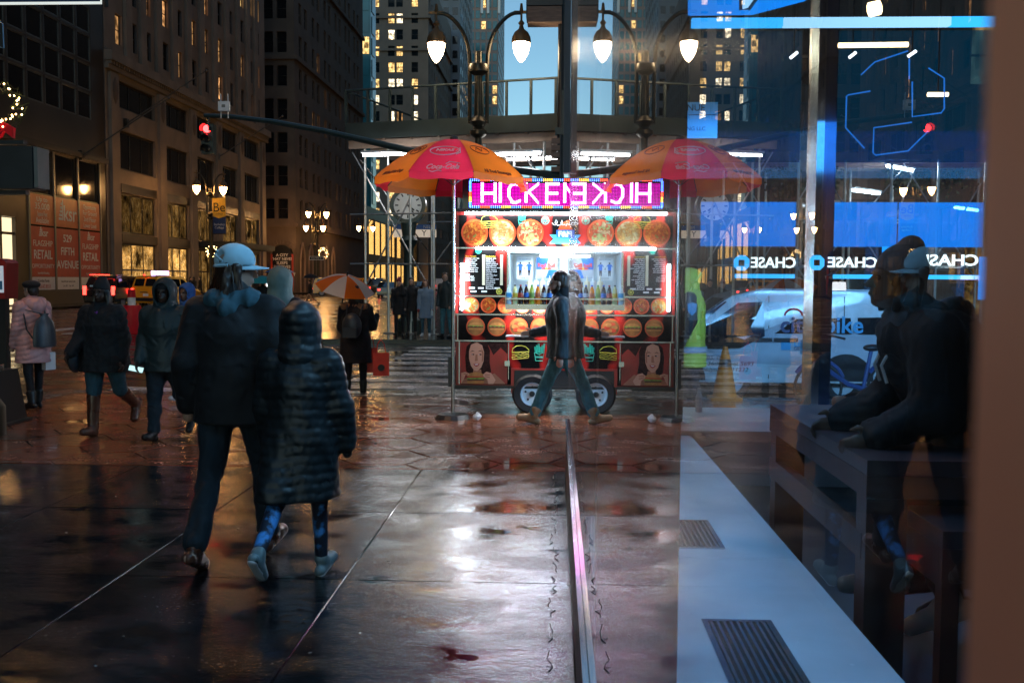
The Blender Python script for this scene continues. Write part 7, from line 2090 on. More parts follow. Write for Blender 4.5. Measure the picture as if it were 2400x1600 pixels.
for i in range(NB + 1):
    a = -.15 + (PI + .3) * i / NB
    for rr_, dz in ((1.0, 0.0), (1.9, -.012)):
        x = .084 * math.cos(a) * (1 if rr_ == 1 else 1.02); y = .10 * math.sin(a) if rr_ == 1 else .10 * math.sin(a) + .085 * max(0, math.sin(a)) ** .8
        top.append(HL(x, y - .005, .034 + dz - .012 * math.cos(a) ** 2) * s_)
n_ = len(top)
bot = [v - V((0, 0, .006)) for v in top]
fs = []
for i in range(NB):
    a = 2 * i
    fs += [(a, a + 1, a + 3, a + 2), (n_ + a, n_ + a + 2, n_ + a + 3, n_ + a + 1), (a + 1, n_ + a + 1, n_ + a + 3, a + 3)]
bm_.add(top + bot, fs).obj('cap_brim', 'cap_pale', A['p'], True)
st = MB()
for x0, x1 in ((-.07, .02), (.07, -.02)):
    st.tube([HL(x0, -.085, .045) * s_, HL((x0 + x1) / 2, -.118, .075) * s_, HL(x1, -.108, .105) * s_], .008, 5)
st.tube([HL(-.085, -.06, .026) * s_, HL(-.05, -.118, .020) * s_, HL(.05, -.118, .020) * s_, HL(.085, -.06, .026) * s_], .009, 5)
st.obj('cap_strap', 'cap_pale', A['p'], True)
gl = MB()
for sx in (1, -1):
    gl.tube([HL(sx * .031 + .02 * math.cos(a), .108, .006 + .017 * math.sin(a)) * s_ for a in [2 * PI * i / 12 for i in range(12)]], .002, 4, True)
    gl.tube([HL(sx * .052, .106, .01) * s_, HL(sx * .078, .05, .012) * s_, HL(sx * .08, -.0, .01) * s_], .002, 4)
gl.obj('spectacles', 'steel', A['p'])

# young walker in the black puffer
B = person('smaller walker seen from behind in a long hooded black puffer coat and blue patterned leggings', (XA(700, 5.35), 5.35, 0), R(-4), h=1.46, build=1.04, legs=((10, 4), (-20, 34)), arms=((8, 14, 6), (4, 9, 14)), lean=2, vox=.009, hands='none', skin='puffer_black')
trousers(B, 'leggings', .84, 6, knee=.066, ankle=.05, disp=False)
shoes(B, 'shoe_grey', sole='shoe_white')
coat(B, 'puffer_black', hem=.40, r=1.20, flare=.025, sleeve=.078, cuff=.062, disp=both(quilt(.050, .0085), folds(.006, 30, 9)), flat=.85)
hood(B, 'puffer_black', 1.12, disp=both(quilt(.05, .008), folds(.005, 30, 4)))
fh_ = MB(); rr_ = random.Random(9)
for k in range(60):
    a = rr_.uniform(-1.2, 1.2)
    p0 = B['HL'](.115 * math.sin(a) + .0, .06 + rr_.uniform(-.02, .03), -.03 + rr_.uniform(-.08, .08))
    fh_.tube([p0 * B['s'], (p0 + V((.02 * (1 if a > 0 else -1), .01, -.07))) * B['s'], (p0 + V((.03 * (1 if a > 0 else -1), .0, -.16))) * B['s']], [.002, .0018, .0005], 4)
o = fh_.obj('loose_hair', 'hair_red', B['p'], True); o['kind'] = 'stuff'

# sage hood between them and the cart
Cc = person('walker seen from behind with a sage green hood up, hidden by the puffer coat', (XA(655, 10.6), 10.6, 0), R(-5), h=1.70, build=1.0, legs=((14, 6), (-14, 22)), lean=2, vox=.012, hands='none')
trousers(Cc, 'jeans_dark', 1.0, 2); shoes(Cc, 'shoe_black')
coat(Cc, 'coat_navy', hem=.2, r=1.05, name='jacket', seed=3)
hood(Cc, 'sage', 1.18, face=True, point=.0)
part(Cc, 'hood_collar', sdf_mesh('hood_collar', [Cc['c'](Cc['neck'] + V((-.07, 0, .0)), Cc['neck'] + V((.07, 0, .0)), .085, .085), Cc['c'](Cc['neck'] + V((-.05, 0, -.06)), Cc['neck'] + V((.05, 0, -.06)), .10, .10)], .012, 'sage', k=.03, disp=folds(.006, 40, 4)))

# woman in the beanie
D_ = person('woman in a dark beanie, black coat and tall brown boots walking this way', (XA(242, 10.15), 10.15, 0), R(176), h=1.57, build=1.30, legs=((6, 2), (-16, 44)), arms=((14, 12, 34), (-6, 10, 20)), lean=3, skin='skin_dark', vox=.0085, head=(-4, 2), foot_pitch=(0, -10))
trousers(D_, 'jeans_blue', 1.02, 4, knee=.068, ankle=.062, to=.72)
shoes(D_, 'boot_brown', boot=.86, r=1.22)
coat(D_, 'coat_black', hem=.20, r=1.14, sleeve=.072, cuff=.055, disp=folds(.010, 24, 11))
beanie(D_, 'coat_black'); hair(D_, 'hair_black', .34, 1.0, spread=.12, hat=True); eyes(D_)
part(D_, 'top', sdf_mesh('top', [D_['c'](D_['chest'] + V((-.0, .118, .12)), D_['chest'] + V((.0, .135, .0)), .045, .012), D_['c'](D_['neck'] + V((0, .055, -.05)), D_['chest'] + V((0, .125, .1)), .05, .04)], .008, 'purple_top', k=.02))
badge = MB().box((.03, .104, .068), (.065, .112, .085)); badge.v = [tuple(D_['HL'](*v) * D_['s']) for v in badge.v]; badge.obj('hat_badge', 'white_print', D_['p'])
hb = thing('handbag', 'black shoulder bag at the beanie woman\'s hip', 'bag', D_['p'].matrix_basis @ V((.30, .02, .80)), R(176))
MB().ball((0, 0, 0), (.08, .14, .15), 12, 8).obj('body', 'bag_leather', hb, True)
MB().tube([(0, -.1, .1), (-.03, -.05, .35), (-.06, 0, .52), (-.05, .05, .35), (0, .1, .1)], .009, 5).obj('strap', 'bag_leather', hb)

# man in the green hooded jacket
E_ = person('man in a dark green hooded rain jacket walking towards the camera with a lit phone', (XA(388, 9.9), 9.9, 0), R(178), h=1.575, build=1.34, legs=((8, 2), (-12, 34)), arms=((4, 10, 26), (0, 9, 14)), lean=2, skin='skin_dark', vox=.0085, head=(0, 4))
trousers(E_, 'jeans_dark', 1.12, 5, flare=.01); shoes(E_, 'shoe_black', r=1.05)
coat(E_, 'coat_dark_teal', hem=.16, r=1.14, sleeve=.076, cuff=.055, name='rain_jacket', disp=folds(.011, 24, 21))
hood(E_, 'coat_dark_teal', 1.14, point=.03); eyes(E_)
beanie(E_, 'coat_black', name='under_cap', h=.0)
MB().box((-.004, .15, .75), (.004, .168, 1.20)).obj('zip', 'black_metal', E_['p'])
hp_ = E_['p'].matrix_basis @ (E_[('wr', 1)] * E_['s'] + E_[('hd', 1)] * .10)
ph = thing('phone', 'lit phone held low in the hooded man\'s hand', 'phone', hp_, R(20))
MB().box((-.075, -.006, -.03), (.075, .006, .03)).obj('case', 'black_gloss', ph)
MB().box((-.07, -.008, -.026), (.07, -.0065, .026)).obj('screen', lamp_mat('phone_screen', (.55, .9, .9), .8), ph)
ph.rotation_euler = (R(-20), R(12), R(5))

# woman in the pink puffer, facing the avenue
F_ = person('woman in a pink quilted puffer coat and dark beret with a grey knapsack, looking away', (XA(75, 12.2), 12.2, 0), R(62), h=1.56, build=1.10, legs=((6, 2), (-4, 6)), arms=((8, 5, 16), (6, 5, 16)), lean=1, vox=.010, head=(12, -2), hands='none')
trousers(F_, 'coat_black', .9, 7, disp=False); shoes(F_, 'shoe_black', boot=.3)
coat(F_, 'puffer_pink', hem=.30, r=1.14, sleeve=.074, cuff=.05, disp=both(quilt(.062, .011, .35), folds(.004, 28, 5)), flare=.03, flat=.86)
part(F_, 'hood', sdf_mesh('hood', [F_['c'](F_['neck'] + V((-.10, -.05, .0)), F_['neck'] + V((.10, -.05, .0)), .075, .075), F_['c'](F_['neck'] + V((-.10, -.03, 0)), F_['neck'] + V((-.05, .08, -.03)), .06, .045), F_['c'](F_['neck'] + V((.10, -.03, 0)), F_['neck'] + V((.05, .08, -.03)), .06, .045), F_['e'](F_['neck'] + V((0, -.11, -.05)), (.13, .09, .12))], .010, 'puffer_pink', k=.03, disp=folds(.006, 40, 3)))
part(F_, 'beret', sdf_mesh('beret', [F_['e'](F_['HL'](-.01, -.03, .085), (.118, .125, .055)), F_['e'](F_['HL'](0, -.01, .06), (.09, .105, .04))], .009, 'coat_black', k=.03))
hair(F_, 'hair_brown', .0, 1.0, hat=True)
part(F_, 'scarf', sdf_mesh('scarf', [F_['c'](F_['neck'] + V((0, .09, -.03)), F_['chest'] + V((.02, .16, -.05)), .055, .05), F_['c'](F_['chest'] + V((.02, .16, -.05)), F_['chest'] + V((.03, .17, -.25)), .05, .06)], .011, 'coat_black', k=.02, disp=folds(.01, 50, 4)))
kn = thing('knapsack', 'slate grey drawstring knapsack on the back of the pink coat', 'knapsack', F_['p'].matrix_basis @ V((-.02, -.26, 1.0)), R(62))
MB().lathe([(.10, -.22), (.155, -.21), (.16, -.15), (.15, 0), (.12, .10), (.05, .17), (.07, .20)], n=14, sx=1.0, sy=.38).obj('sack', 'bag_leather', kn, True)
MB().tube([(-.1, -.02, -.2), (-.16, .12, 0), (-.15, .2, .25), (-.03, .03, .2)], .01, 5).tube([(.1, -.02, -.2), (.16, .12, 0), (.15, .2, .25), (.03, .03, .2)], .01, 5).obj('cord', 'bag_leather', kn)
wb = thing('carrier_bag', 'small white paper bag hanging below the pink coat', 'bag', F_['p'].matrix_basis @ V((.15, -.08, .48)), R(62))
MB().box((-.07, -.04, 0), (.07, .04, .22)).obj('body', 'white_print', wb)

# kid in the blue hat behind them
Gk = person('boy in a bright blue hooded hat half hidden behind the green jacket', (XA(441, 13.0), 13.0, 0), R(160), h=1.52, build=.95, legs=((8, 2), (-8, 14)), skin='skin_brown', vox=.011, hands='none')
trousers(Gk, 'jeans_dark', 1, 3); shoes(Gk, 'shoe_white'); coat(Gk, 'coat_navy', hem=.1, r=1.0)
hood(Gk, mat('hat_blue', (.02, .09, .30), .7), 1.02, point=0)
eyes(Gk)

# walking man passing the end of the glass
Hm = person('bearded man in glasses, black jacket, teal jeans and tan boots walking past the glass edge', (XA(1324, 11.25), 11.25, 0), R(90), h=1.77, build=1.14, legs=((26, 6), (-22, 20)), arms=((14, 3, 66), (-6, 5, 14)), lean=4, vox=.0075, head=(0, -4), foot_pitch=(0, 14))
trousers(Hm, 'jeans_teal', 1.04, 12, flare=.014); shoes(Hm, 'boot_tan', boot=.16, sole='boot_brown', r=1.04)
coat(Hm, 'jacket_dark', hem=.12, r=1.10, sleeve=.074, cuff=.052, name='jacket', flat=.92, disp=folds(.007, 22, 7))
part(Hm, 'collar', sdf_mesh('collar', [Hm['c'](Hm['neck'] + V((0, -.03, -.03)), Hm['neck'] + V((0, -.045, .06)), .10, .095), Hm['c'](Hm['neck'] + V((0, .03, -.05)), Hm['neck'] + V((0, .02, .0)), .09, .08)], .009, 'coat_black', k=.03, disp=folds(.006, 40, 5)))
hair(Hm, 'hair_brown', 0, 1.01, seed=12); eyes(Hm)
HL = Hm['HL']
part(Hm, 'beard', sdf_mesh('beard', [Hm['e'](HL(0, .04, -.085), (.055, .052, .045), Hm['Mh']), Hm['c'](HL(-.055, .02, -.06), HL(-.066, .0, -.01), .022, .012), Hm['c'](HL(.055, .02, -.06), HL(.066, .0, -.01), .022, .012)], .0075, 'hair_brown', k=.02, neg=[Hm['e'](HL(0, .10, -.055), (.02, .02, .01), Hm['Mh'])]))
gl = MB(); s_ = Hm['s']
for sx in (1, -1):
    gl.tube([HL(sx * .031 + .021 * math.cos(a), .108, .008 + .017 * math.sin(a)) * s_ for a in [2 * PI * i / 12 for i in range(12)]], .0025, 4, True)
    gl.tube([HL(sx * .052, .106, .012) * s_, HL(sx * .078, .05, .014) * s_, HL(sx * .082, -.0, .012) * s_], .0025, 4)
gl.obj('spectacles', 'black_gloss', Hm['p'])
tray = thing('tray', 'flat pale tray held out by the man passing the glass edge', 'tray', Hm['p'].matrix_basis @ (Hm[('wr', 1)] * s_ + Hm[('hd', 1)] * .16) + V((0, 0, -.01)), R(90))
MB().box((-.11, -.10, -.006), (.11, .16, .006)).obj('plate', 'white_print', tray)

# umbrella woman
Iw = person('woman in a black coat with fur collar under the orange and white umbrella', (XA(833, 14.4), 14.4, ROAD_Z + .0), R(-8), h=1.64, build=1.12, legs=((4, 2), (-4, 8)), arms=((26, 8, 100), (10, 12, 40)), lean=1, vox=.011, hands='relaxed')
trousers(Iw, 'coat_black', .92, 2, disp=False); shoes(Iw, 'shoe_black', boot=.45)
coat(Iw, 'coat_black', hem=.36, r=1.12, sleeve=.072, flare=.03, seed=14, flat=.85)
hair(Iw, 'hair_black', .05)
fr = folds(.012, 120, 7)
part(Iw, 'fur_collar', sdf_mesh('fur_collar', [Iw['c'](Iw['neck'] + V((-.17, -.06, -.04)), Iw['neck'] + V((.17, -.06, -.04)), .055, .055), Iw['c'](Iw['neck'] + V((-.15, -.05, -.04)), Iw['neck'] + V((-.08, .08, -.02)), .05, .04), Iw['c'](Iw['neck'] + V((.15, -.05, -.04)), Iw['neck'] + V((.08, .08, -.02)), .05, .04)], .010, 'fur', k=.03, disp=fr, smooth=0))
bp_ = thing('backpack', 'black leather backpack on the umbrella woman\'s back', 'backpack', Iw['p'].matrix_basis @ V((.03, -.24, 1.10)), R(-8))
MB().ball((0, 0, 0), (.15, .09, .19), 14, 10).obj('body', 'bag_leather', bp_, True)
MB().box((-.10, -.115, -.16), (.10, -.06, -.02)).obj('pocket', 'bag_leather', bp_)
MB().tube([(-.1, .05, .15), (-.12, .14, .3), (-.12, .2, .2)], .012).tube([(.1, .05, .15), (.12, .14, .3), (.12, .2, .2)], .012).obj('strap', 'bag_leather', bp_)
ub_p = P(812, 655, 14.5)
ub = thing('umbrella', 'orange and white umbrella tilted over the fur collared woman', 'umbrella', ub_p)
Mu = Matrix.Rotation(R(14), 4, 'Y') @ Matrix.Rotation(R(16), 4, 'X')
for k in range(8):
    a0, a1 = k * PI / 4 + .25, (k + 1) * PI / 4 + .25
    vs, fs = [], []
    for i in range(7):
        t = i / 6
        for a in (a0, (a0 + a1) / 2, a1):
            sag = 1 - .05 * t if a not in (a0, a1) else 1
            vs.append(Mu @ V((.44 * t * sag * math.cos(a), .44 * t * sag * math.sin(a), .06 - .20 * t ** 1.9)))
    for i in range(6):
        for j in range(2): fs.append((i * 3 + j, i * 3 + j + 1, i * 3 + j + 4, i * 3 + j + 3))
    MB().add(vs, fs).obj('canopy_panel', mat('umb_orange', (.92, .19, .005), .5) if 'umb_orange' not in MATS and k == 0 else ('umb_orange' if k % 2 == 0 else 'white_print'), ub, True)
MB().cyl(Mu @ V((0, 0, .12)), Mu @ V((0, 0, -.75)), .012).obj('shaft', 'black_metal', ub)
for nm, base in (('umb_orange', 'umb_orange'), ('umb_cloth_white', 'white_print')):
    m_ = MATS[base].copy() if nm != base else MATS[base]
    nt = m_.node_tree; tl_ = nt.nodes.new('ShaderNodeBsdfTranslucent'); tl_.inputs[0].default_value = (1, .30, .01, 1) if nm == base else (.9, .9, .92, 1)
    mx = nt.nodes.new('ShaderNodeMixShader'); mx.inputs[0].default_value = .5
    nt.links.new(nt.nodes['Principled BSDF'].outputs[0], mx.inputs[1]); nt.links.new(tl_.outputs[0], mx.inputs[2]); nt.links.new(mx.outputs[0], nt.nodes['Material Output'].inputs[0])
    m_.name = nm; MATS[nm] = m_
for ch in ub.children:
    if ch.name.startswith('canopy_panel') and ch.data.materials[0].name.startswith('white_print'): ch.data.materials[0] = MATS['umb_cloth_white']
rb__ = MB()
for k in range(8): rb__.tube([Mu @ V((.44 * t * math.cos(k * PI / 4 + .25), .44 * t * math.sin(k * PI / 4 + .25), .052 - .20 * t ** 1.9)) for t in (0, .5, 1)], .004, 4)
rb__.obj('rib', 'steel', ub)
def carrier(p, rz, w, d, h, label, m='bag_red'):
    b = thing('shopping_bag', label, 'bag', p, rz)
    MB().add([(-w / 2, -d / 2, 0), (w / 2, -d / 2, 0), (w / 2, d / 2, 0), (-w / 2, d / 2, 0), (-w / 2, -d / 2, h), (w / 2, -d / 2, h), (w / 2, d / 2, h), (-w / 2, d / 2, h)], [(0, 3, 2, 1), (0, 1, 5, 4), (1, 2, 6, 5), (2, 3, 7, 6), (3, 0, 4, 7)]).obj('body', m, b)
    for y in (-d / 2, d / 2): MB().tube([(-w * .3, y, h), (-w * .2, y, h + .13), (0, y, h + .19), (w * .2, y, h + .13), (w * .3, y, h)], .006, 5).obj('handle', m, b)
    return b
bg1 = P(893, 880, 14.25); carrier(bg1, R(12), .23, .09, .33, 'red shopping bag with dark round mark in front of the umbrella woman\'s leg')
MB().prism(ell(.0, .12, .05, .05, 14), lambda a, b: (a, -.063, b), lambda a, b: (a, -.061, b)).obj('round_mark', 'black_print', bpy.data.objects[[o.name for o in bpy.data.objects if o.name.startswith('shopping_bag')][-1]])
bg2 = P(866, 872, 14.55); carrier(bg2, R(10), .24, .12, .36, 'darker red shopping bag hanging behind the other one')

# group waiting under the scaffold
def simple(label, px, Y, rz, h, coat_m, tr_m, sh_m, hem, hair_m=None, hat=None, hood_m=None, skin='skin_pale', legs=((3, 2), (-3, 4)), arms=((4, 5, 12), (4, 5, 14)), build=1.0, z=0.0, vox=.018, head=(0, 0), group=None, hair_len=.0):
    J = person(label, (XA(px, Y), Y, z), rz, h=h, build=build, legs=legs, arms=arms, skin=skin, vox=vox, hands='none', head=head, group=group)
    trousers(J, tr_m, .95, 3, disp=False); shoes(J, sh_m)
    coat(J, coat_m, hem=hem, r=1.06, seed=int(px))
    if hair_m: hair(J, hair_m, hair_len)
    if hat: beanie(J, hat)
    if hood_m: hood(J, hood_m, 1.1)
    return J
GY = 28.9
simple('bystander in a dark red beanie and long black coat under the scaffold', 936, GY, R(175), 1.62, 'coat_black', 'coat_black', 'shoe_black', .30, hat=mat('hat_maroon', (.16, .015, .02), .8), vox=.014)
simple('bystander in black raising a grey sleeve to the face under the scaffold', 965, GY + .1, R(178), 1.66, 'coat_black', 'coat_black', 'shoe_black', .2, hair_m='hair_black', arms=((60, 10, 118), (4, 5, 14)), vox=.014)
K_ = simple('woman in a belted blue grey coat with long hair under the scaffold', 998, GY - .5, R(180), 1.60, 'blue_coat', 'jeans_blue', 'shoe_white', .36, hair_m='hair_red', hair_len=.12, vox=.013)
MB().lathe([(.155, .88 + .0), (.157, .94)], n=14, sy=.85, caps=False).obj('belt', 'blue_coat', K_['p'])
for sx in (1, -1): MB().ball(K_[('wr', sx)] * K_['s'] + K_[('hd', sx)] * .06, (.04, .05, .05), 8, 6).obj('glove', 'glove_red', K_['p'], True)
simple('tall man in a dark jacket looking aside at the scaffold\'s pole beside the cart', 1046, GY - .9, R(150), 1.80, 'coat_dark_teal', 'jeans_teal', 'shoe_black', .14, hair_m='hair_brown', build=1.08, vox=.014, head=(40, 0))
bt2 = thing('bottle', 'plastic water bottle in the blue coated woman\'s hand', 'bottle', K_['p'].matrix_basis @ (K_[('wr', -1)] * K_['s'] + V((0, .05, -.2))))
MB().lathe([(.03, 0), (.033, .12), (.014, .17), (.014, .19)], n=8).obj('flask', 'water_clear', bt2, True)
# far figures
simple('lone man in a black jacket standing before the letting posters', 115, 60.5, R(-95), 1.75, 'coat_black', 'jeans_dark', 'shoe_black', .1, hair_m='hair_black', vox=.024, legs=((4, 2), (-6, 4)))
for i, (px, Y, lab) in enumerate(((455, 74, 'pedestrian in black at the store entrance, nearest the showcase'), (470, 76, 'pedestrian in dark coat under the entrance canopy'), (600, 80, 'pedestrian walking in the shade of the store\'s far end'), (445, 78, 'pedestrian in a pale scarf passing the gold showcase'))):
    simple(lab, px, Y, R(60 + 70 * i), 1.7, 'coat_black', 'jeans_dark', 'shoe_black', .15, hair_m='hair_black', vox=.03, z=0, legs=((16, 6), (-14, 20)))
Rn = simple('pedestrian hurrying under a black umbrella on the far crossing', 728, 62, R(115), 1.7, 'coat_black', 'skin_brown', 'shoe_black', .05, hair_m='hair_black', vox=.026, legs=((28, 12), (-26, 30)), z=ROAD_Z)
uk = thing('umbrella', 'small black umbrella of the hurrying pedestrian', 'umbrella', Rn['p'].location + V((0, 0, 1.92)))
MB().lathe([(.50, -.12), (.40, .02), (.2, .12), (0.01, .16)], n=12, caps=False).obj('canopy', 'coat_black', uk, True); MB().cyl((0, 0, .15), (0, 0, -.6), .012).obj('shaft', 'black_metal', uk)
ut = thing('umbrella', 'turquoise umbrella just visible beside the pale cap', 'umbrella', (XA(615, 45), 45, ZA(655, 45, 615)))
MB().lathe([(.62, -.18), (.5, .02), (.25, .14), (0.01, .18)], n=12, caps=False).obj('canopy', mat('umb_teal', (.02, .30, .32), .5), ut, True); MB().cyl((0, 0, .15), (0, 0, -.7), .012).obj('shaft', 'black_metal', ut)
Ut = simple('walker mostly hidden beneath the turquoise umbrella', 615, 45, R(0), 1.65, 'coat_black', 'jeans_dark', 'shoe_black', .2, hair_m='hair_black', vox=.026, z=ROAD_Z)

# hi-vis worker behind the bank corner
Wv = person('worker in a yellow reflective long vest beside the white van', (XA(1622, 13.4), 13.4, 0), R(80), h=1.74, build=1.15, legs=((4, 2), (-4, 4)), arms=((10, 8, 30), (-6, 12, 22)), vox=.013, hands='none', skin='skin_brown')
trousers(Wv, 'jeans_dark', 1.1, 2, disp=False); shoes(Wv, 'shoe_black'); coat(Wv, 'coat_navy', hem=.06, r=1.06, sleeve=.074, name='jacket')
part(Wv, 'vest', sdf_mesh('vest', [Wv['c']('chest', Wv['neck'] - V((0, 0, .09)), .235, .18, ((0, 1, 0), .85)), Wv['c']('pel', 'chest', .225, .235, ((0, 1, 0), .85)), Wv['c']('pel', Wv['pel'] - V((0, 0, .42)), .20, .25, ((0, 1, 0), .85))], .013, 'hi_vis', k=.03, disp=folds(.01, 22, 3), cut=[((0, 0, -1), -.50)],
     neg=[Wv['c'](('sh', 1), ('el', 1), .10, .10), Wv['c'](('sh', -1), ('el', -1), .10, .10)]))
for z in (.72, .80):
    pass
MB().lathe([(.258, .70), (.250, .78)], (0, 0, 0), 18, 1, .86, caps=False).obj('reflective_band', 'silver_print', Wv['p'], True)
hood(Wv, 'hi_vis', 1.1, point=.03)
pt_ = MB().prism([(-.06, .07), (0, .085), (.06, .07), (.055, -.03), (0, -.085), (-.055, -.03)], lambda a, b: (-.315, a - .02, 1.28 + b), lambda a, b: (-.305, a - .02, 1.28 + b))
pt_.obj('shoulder_patch', 'sky_print', Wv['p'])

# ------------------------------------------------------------------ inside the bank
FD = 9.35
def fx(px, Y=FD): return XA(px, Y)
def fz(py, Y=FD, px=1950): return ZA(py, Y, px)
def film(name, col, s, keep):
    m = bpy.data.materials.new(name); m.use_nodes = True
    nt = m.node_tree; nt.nodes.remove(nt.nodes['Principled BSDF'])
    t = nt.nodes.new('ShaderNodeBsdfTransparent'); t.inputs[0].default_value = (.35, .65, 1, 1)
    e = nt.nodes.new('ShaderNodeEmission'); e.inputs[0].default_value = tuple(col) + (1,); e.inputs[1].default_value = s
    x = nt.nodes.new('ShaderNodeMixShader'); x.inputs[0].default_value = 1 - keep
    nt.links.new(t.outputs[0], x.inputs[1]); nt.links.new(e.outputs[0], x.inputs[2]); nt.links.new(x.outputs[0], nt.nodes['Material Output'].inputs[0])
    MATS[name] = m
film('blue_film', (.0, .23, .90), .85, .42)
film('upper_wash', (.0, .20, .34), .16, .72)
film('sign_film', (.005, .26, .95), 1.0, .15)
# lit blue band round the head of the side street windows, with bank signs below it
bf = thing('lit_band', 'glowing blue translucent band across the side street windows above the bank signs', 'light band', (0, FD, 0))
for a, b in ((1640, 1862), (1912, 2098), (2102, 2300)):
    MB().box((fx(a), 0, fz(578)), (fx(b), .012, fz(474))).obj('band_panel', 'blue_film', bf)
for a, b in ((1722, 1862), (1912, 2064), (2102, 2292)):
    MB().box((fx(a), -.01, fz(653)), (fx(b), .012, fz(643))).obj('lower_bar', 'blue_band', bf)
for a, b, z1 in ((2066, 2098, 577.5), (2294, 2312, 600)):
    MB().box((fx(a), -.008, fz(700)), (fx(b), .012, fz(z1))).obj('side_bar', 'blue_light', bf)
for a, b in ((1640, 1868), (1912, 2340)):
    MB().box((fx(a), .02, fz(380)), (fx(b), .03, fz(72))).obj('upper_wash_panel', 'upper_wash', bf)  # glowing sheet added to lay a blue wash over the upper panes
def octagon(cx_, cz_, r, Y, m, parent):
    k = .45
    mb = MB()
    for q in range(4):
        a = q * PI / 2
        pts = [(-k * r, r), (k * r * 1.0, r), (r * .98, k * r * 1.1), (k * r, k * r * 1.0)] if False else [(-.42 * r, r), (.45 * r, r), (r, .45 * r), (r, .40 * r), (-.42 * r, .40 * r)]
        R2 = [(math.cos(a) * x - math.sin(a) * y, math.sin(a) * x + math.cos(a) * y) for x, y in pts]
        mb.prism([(cx_ + x, cz_ + y) for x, y in R2], lambda p, s: (p, Y - .012, s), lambda p, s: (p, Y, s))
    return mb.obj('octagon_emblem', m, parent)
for i, (a, b, ox, y0, y1, lab) in enumerate(((1753, 1860, 1735, 630, 605, 'back of a lit white bank sign, the one nearest the food cart'), (1932, 2050, 1910, 628, 604, 'back of a lit white bank sign just past the steel post'), (2146, 2286, 2121, 623, 597, 'back of a lit white bank sign, widest and farthest from the cart'))):
    sgn = thing('bank_sign', lab, 'sign', (0, FD - .04, 0), group='bank signs hung in the side street windows')
    h = fz(y1) - fz(y0)
    xc = (fx(a) + fx(b)) / 2 + .012
    text('CHASE', h / .72, (xc, .0, (fz(y0) + fz(y1)) / 2), (-1, 0, 0), (0, 0, 1), 'sign_white', sgn, bold=.002, width=(fx(b) - fx(a)) * .90, depth=.008)
    octagon(fx(ox), (fz(y0) + fz(y1)) / 2, h * .72, 0, 'blue_band', sgn)
# hung outline emblem, ceiling panel, cove
em = thing('hanging_emblem', 'big four part octagon emblem outlined in thin blue light, hung behind the glass', 'sign', (0, 0, 0))
EY = 6.0
def el(pts): return [tuple(P(px, py, EY)) for px, py in pts]
for pts in ([(2018, 176), (2050, 146), (2128, 120)], [(2131, 138), (2131, 186)], [(2138, 192), (2138, 274), (2206, 265), (2213, 255), (2213, 184), (2176, 160)], [(2040, 214), (1988, 223), (1984, 226), (1982, 300), (2026, 348)], [(2137, 287), (2048, 300), (2046, 358), (2052, 364), (2128, 354), (2175, 308)]):
    MB().tube(el(pts), .0045, 6).obj('outline_tube', 'blue_line', em)
cv = thing('ceiling_cove', 'bright blue and white lit cove strip running across the bank ceiling', 'light', (0, 0, 0))
CY_ = 6.4
a, b = P(1612, 51, CY_), P(2352, 51, CY_)
zc0, zc1 = ZA(61, CY_, 1900), ZA(41, CY_, 1900)
for x0, x1, m in ((1612, 1822, 'blue_band'), (1824, 1905, 'sky_band'), (1907, 2210, 'sky_band'), (2212, 2352, 'blue_band')):
    MB().box((XA(x0, CY_), CY_, zc0), (XA(x1, CY_), CY_ + .06, zc1)).obj('cove_panel', m, cv)
pn = thing('ceiling_sign', 'bright blue lit panel with a paler octagon corner hung at the bank ceiling', 'sign', (0, 0, 0))
MB().prism([(1612, 38), (1612, -60), (2000, -60), (1885, 4), (1763, 36)], lambda p, s: tuple(P(p, s, 6.5)), lambda p, s: tuple(P(p, s, 6.56))).obj('panel', 'sign_film', pn)
MB().tube([tuple(P(*q, 6.47)) for q in ((1735, -40), (1736, 24), (1755, 22), (1785, -20))], .012, 5).obj('outline', 'navy_print', pn)
MB().prism([(1700, -60), (1742, 24), (1760, 20), (1800, -60)], lambda p, s: tuple(P(p, s, 6.485)), lambda p, s: tuple(P(p, s, 6.495))).obj('pale_corner', 'sky_band', pn)
# ceiling lamps
for i, (x0, y0, x1, y1, Y, m, lab) in enumerate(((1965, 107, 2128, 105, 7.2, 'ceil_warm', 'long warm tube lamp under the bank ceiling, inside the emblem outline'), (2174, 222, 2222, 222, 8.4, 'ceil_warm', 'short warm tube lamp beside the emblem outline'),
        (1852, 137, 1869, 123, 8.0, 'ceil_white', 'tiny slanting ceiling light left of the steel post'), (1990, 136, 2006, 123, 8.0, 'ceil_white', 'tiny slanting ceiling light below the warm tube'), (2128, 133, 2147, 120, 8.0, 'ceil_white', 'tiny slanting ceiling light past the warm tube\'s end'), (2037, 24, 2062, 18, 5.6, 'ceil_warm', 'small square ceiling light above the cove strip'))):
    p0, p1 = P(x0, y0, Y), P(x1, y1, Y)
    t = thing('ceiling_light', lab, 'ceiling light', (p0 + p1) / 2, group='bank ceiling lights')
    c = (p0 + p1) / 2
    r_ = .018 if i < 2 else .012
    MB().cyl(p0 - c, p1 - c, r_ if i < 5 else .04, n=8).obj('tube', m, t)
    MB().cyl((0, 0, r_), (0, 0, CEIL - c.z - .01), .006, n=6).obj('rod', 'black_metal', t)
nt_ = thing('window_notice', 'pale blue paper notice taped to the side street window', 'notice', (0, FD - .02, 0))
MB().box((fx(1604), 0, fz(325)), (fx(1674), .004, fz(240))).obj('sheet', mat('blue_paper', (.20, .52, .78), .6, noise=.04, emit=(.1, .4, .8), estr=.25), nt_)
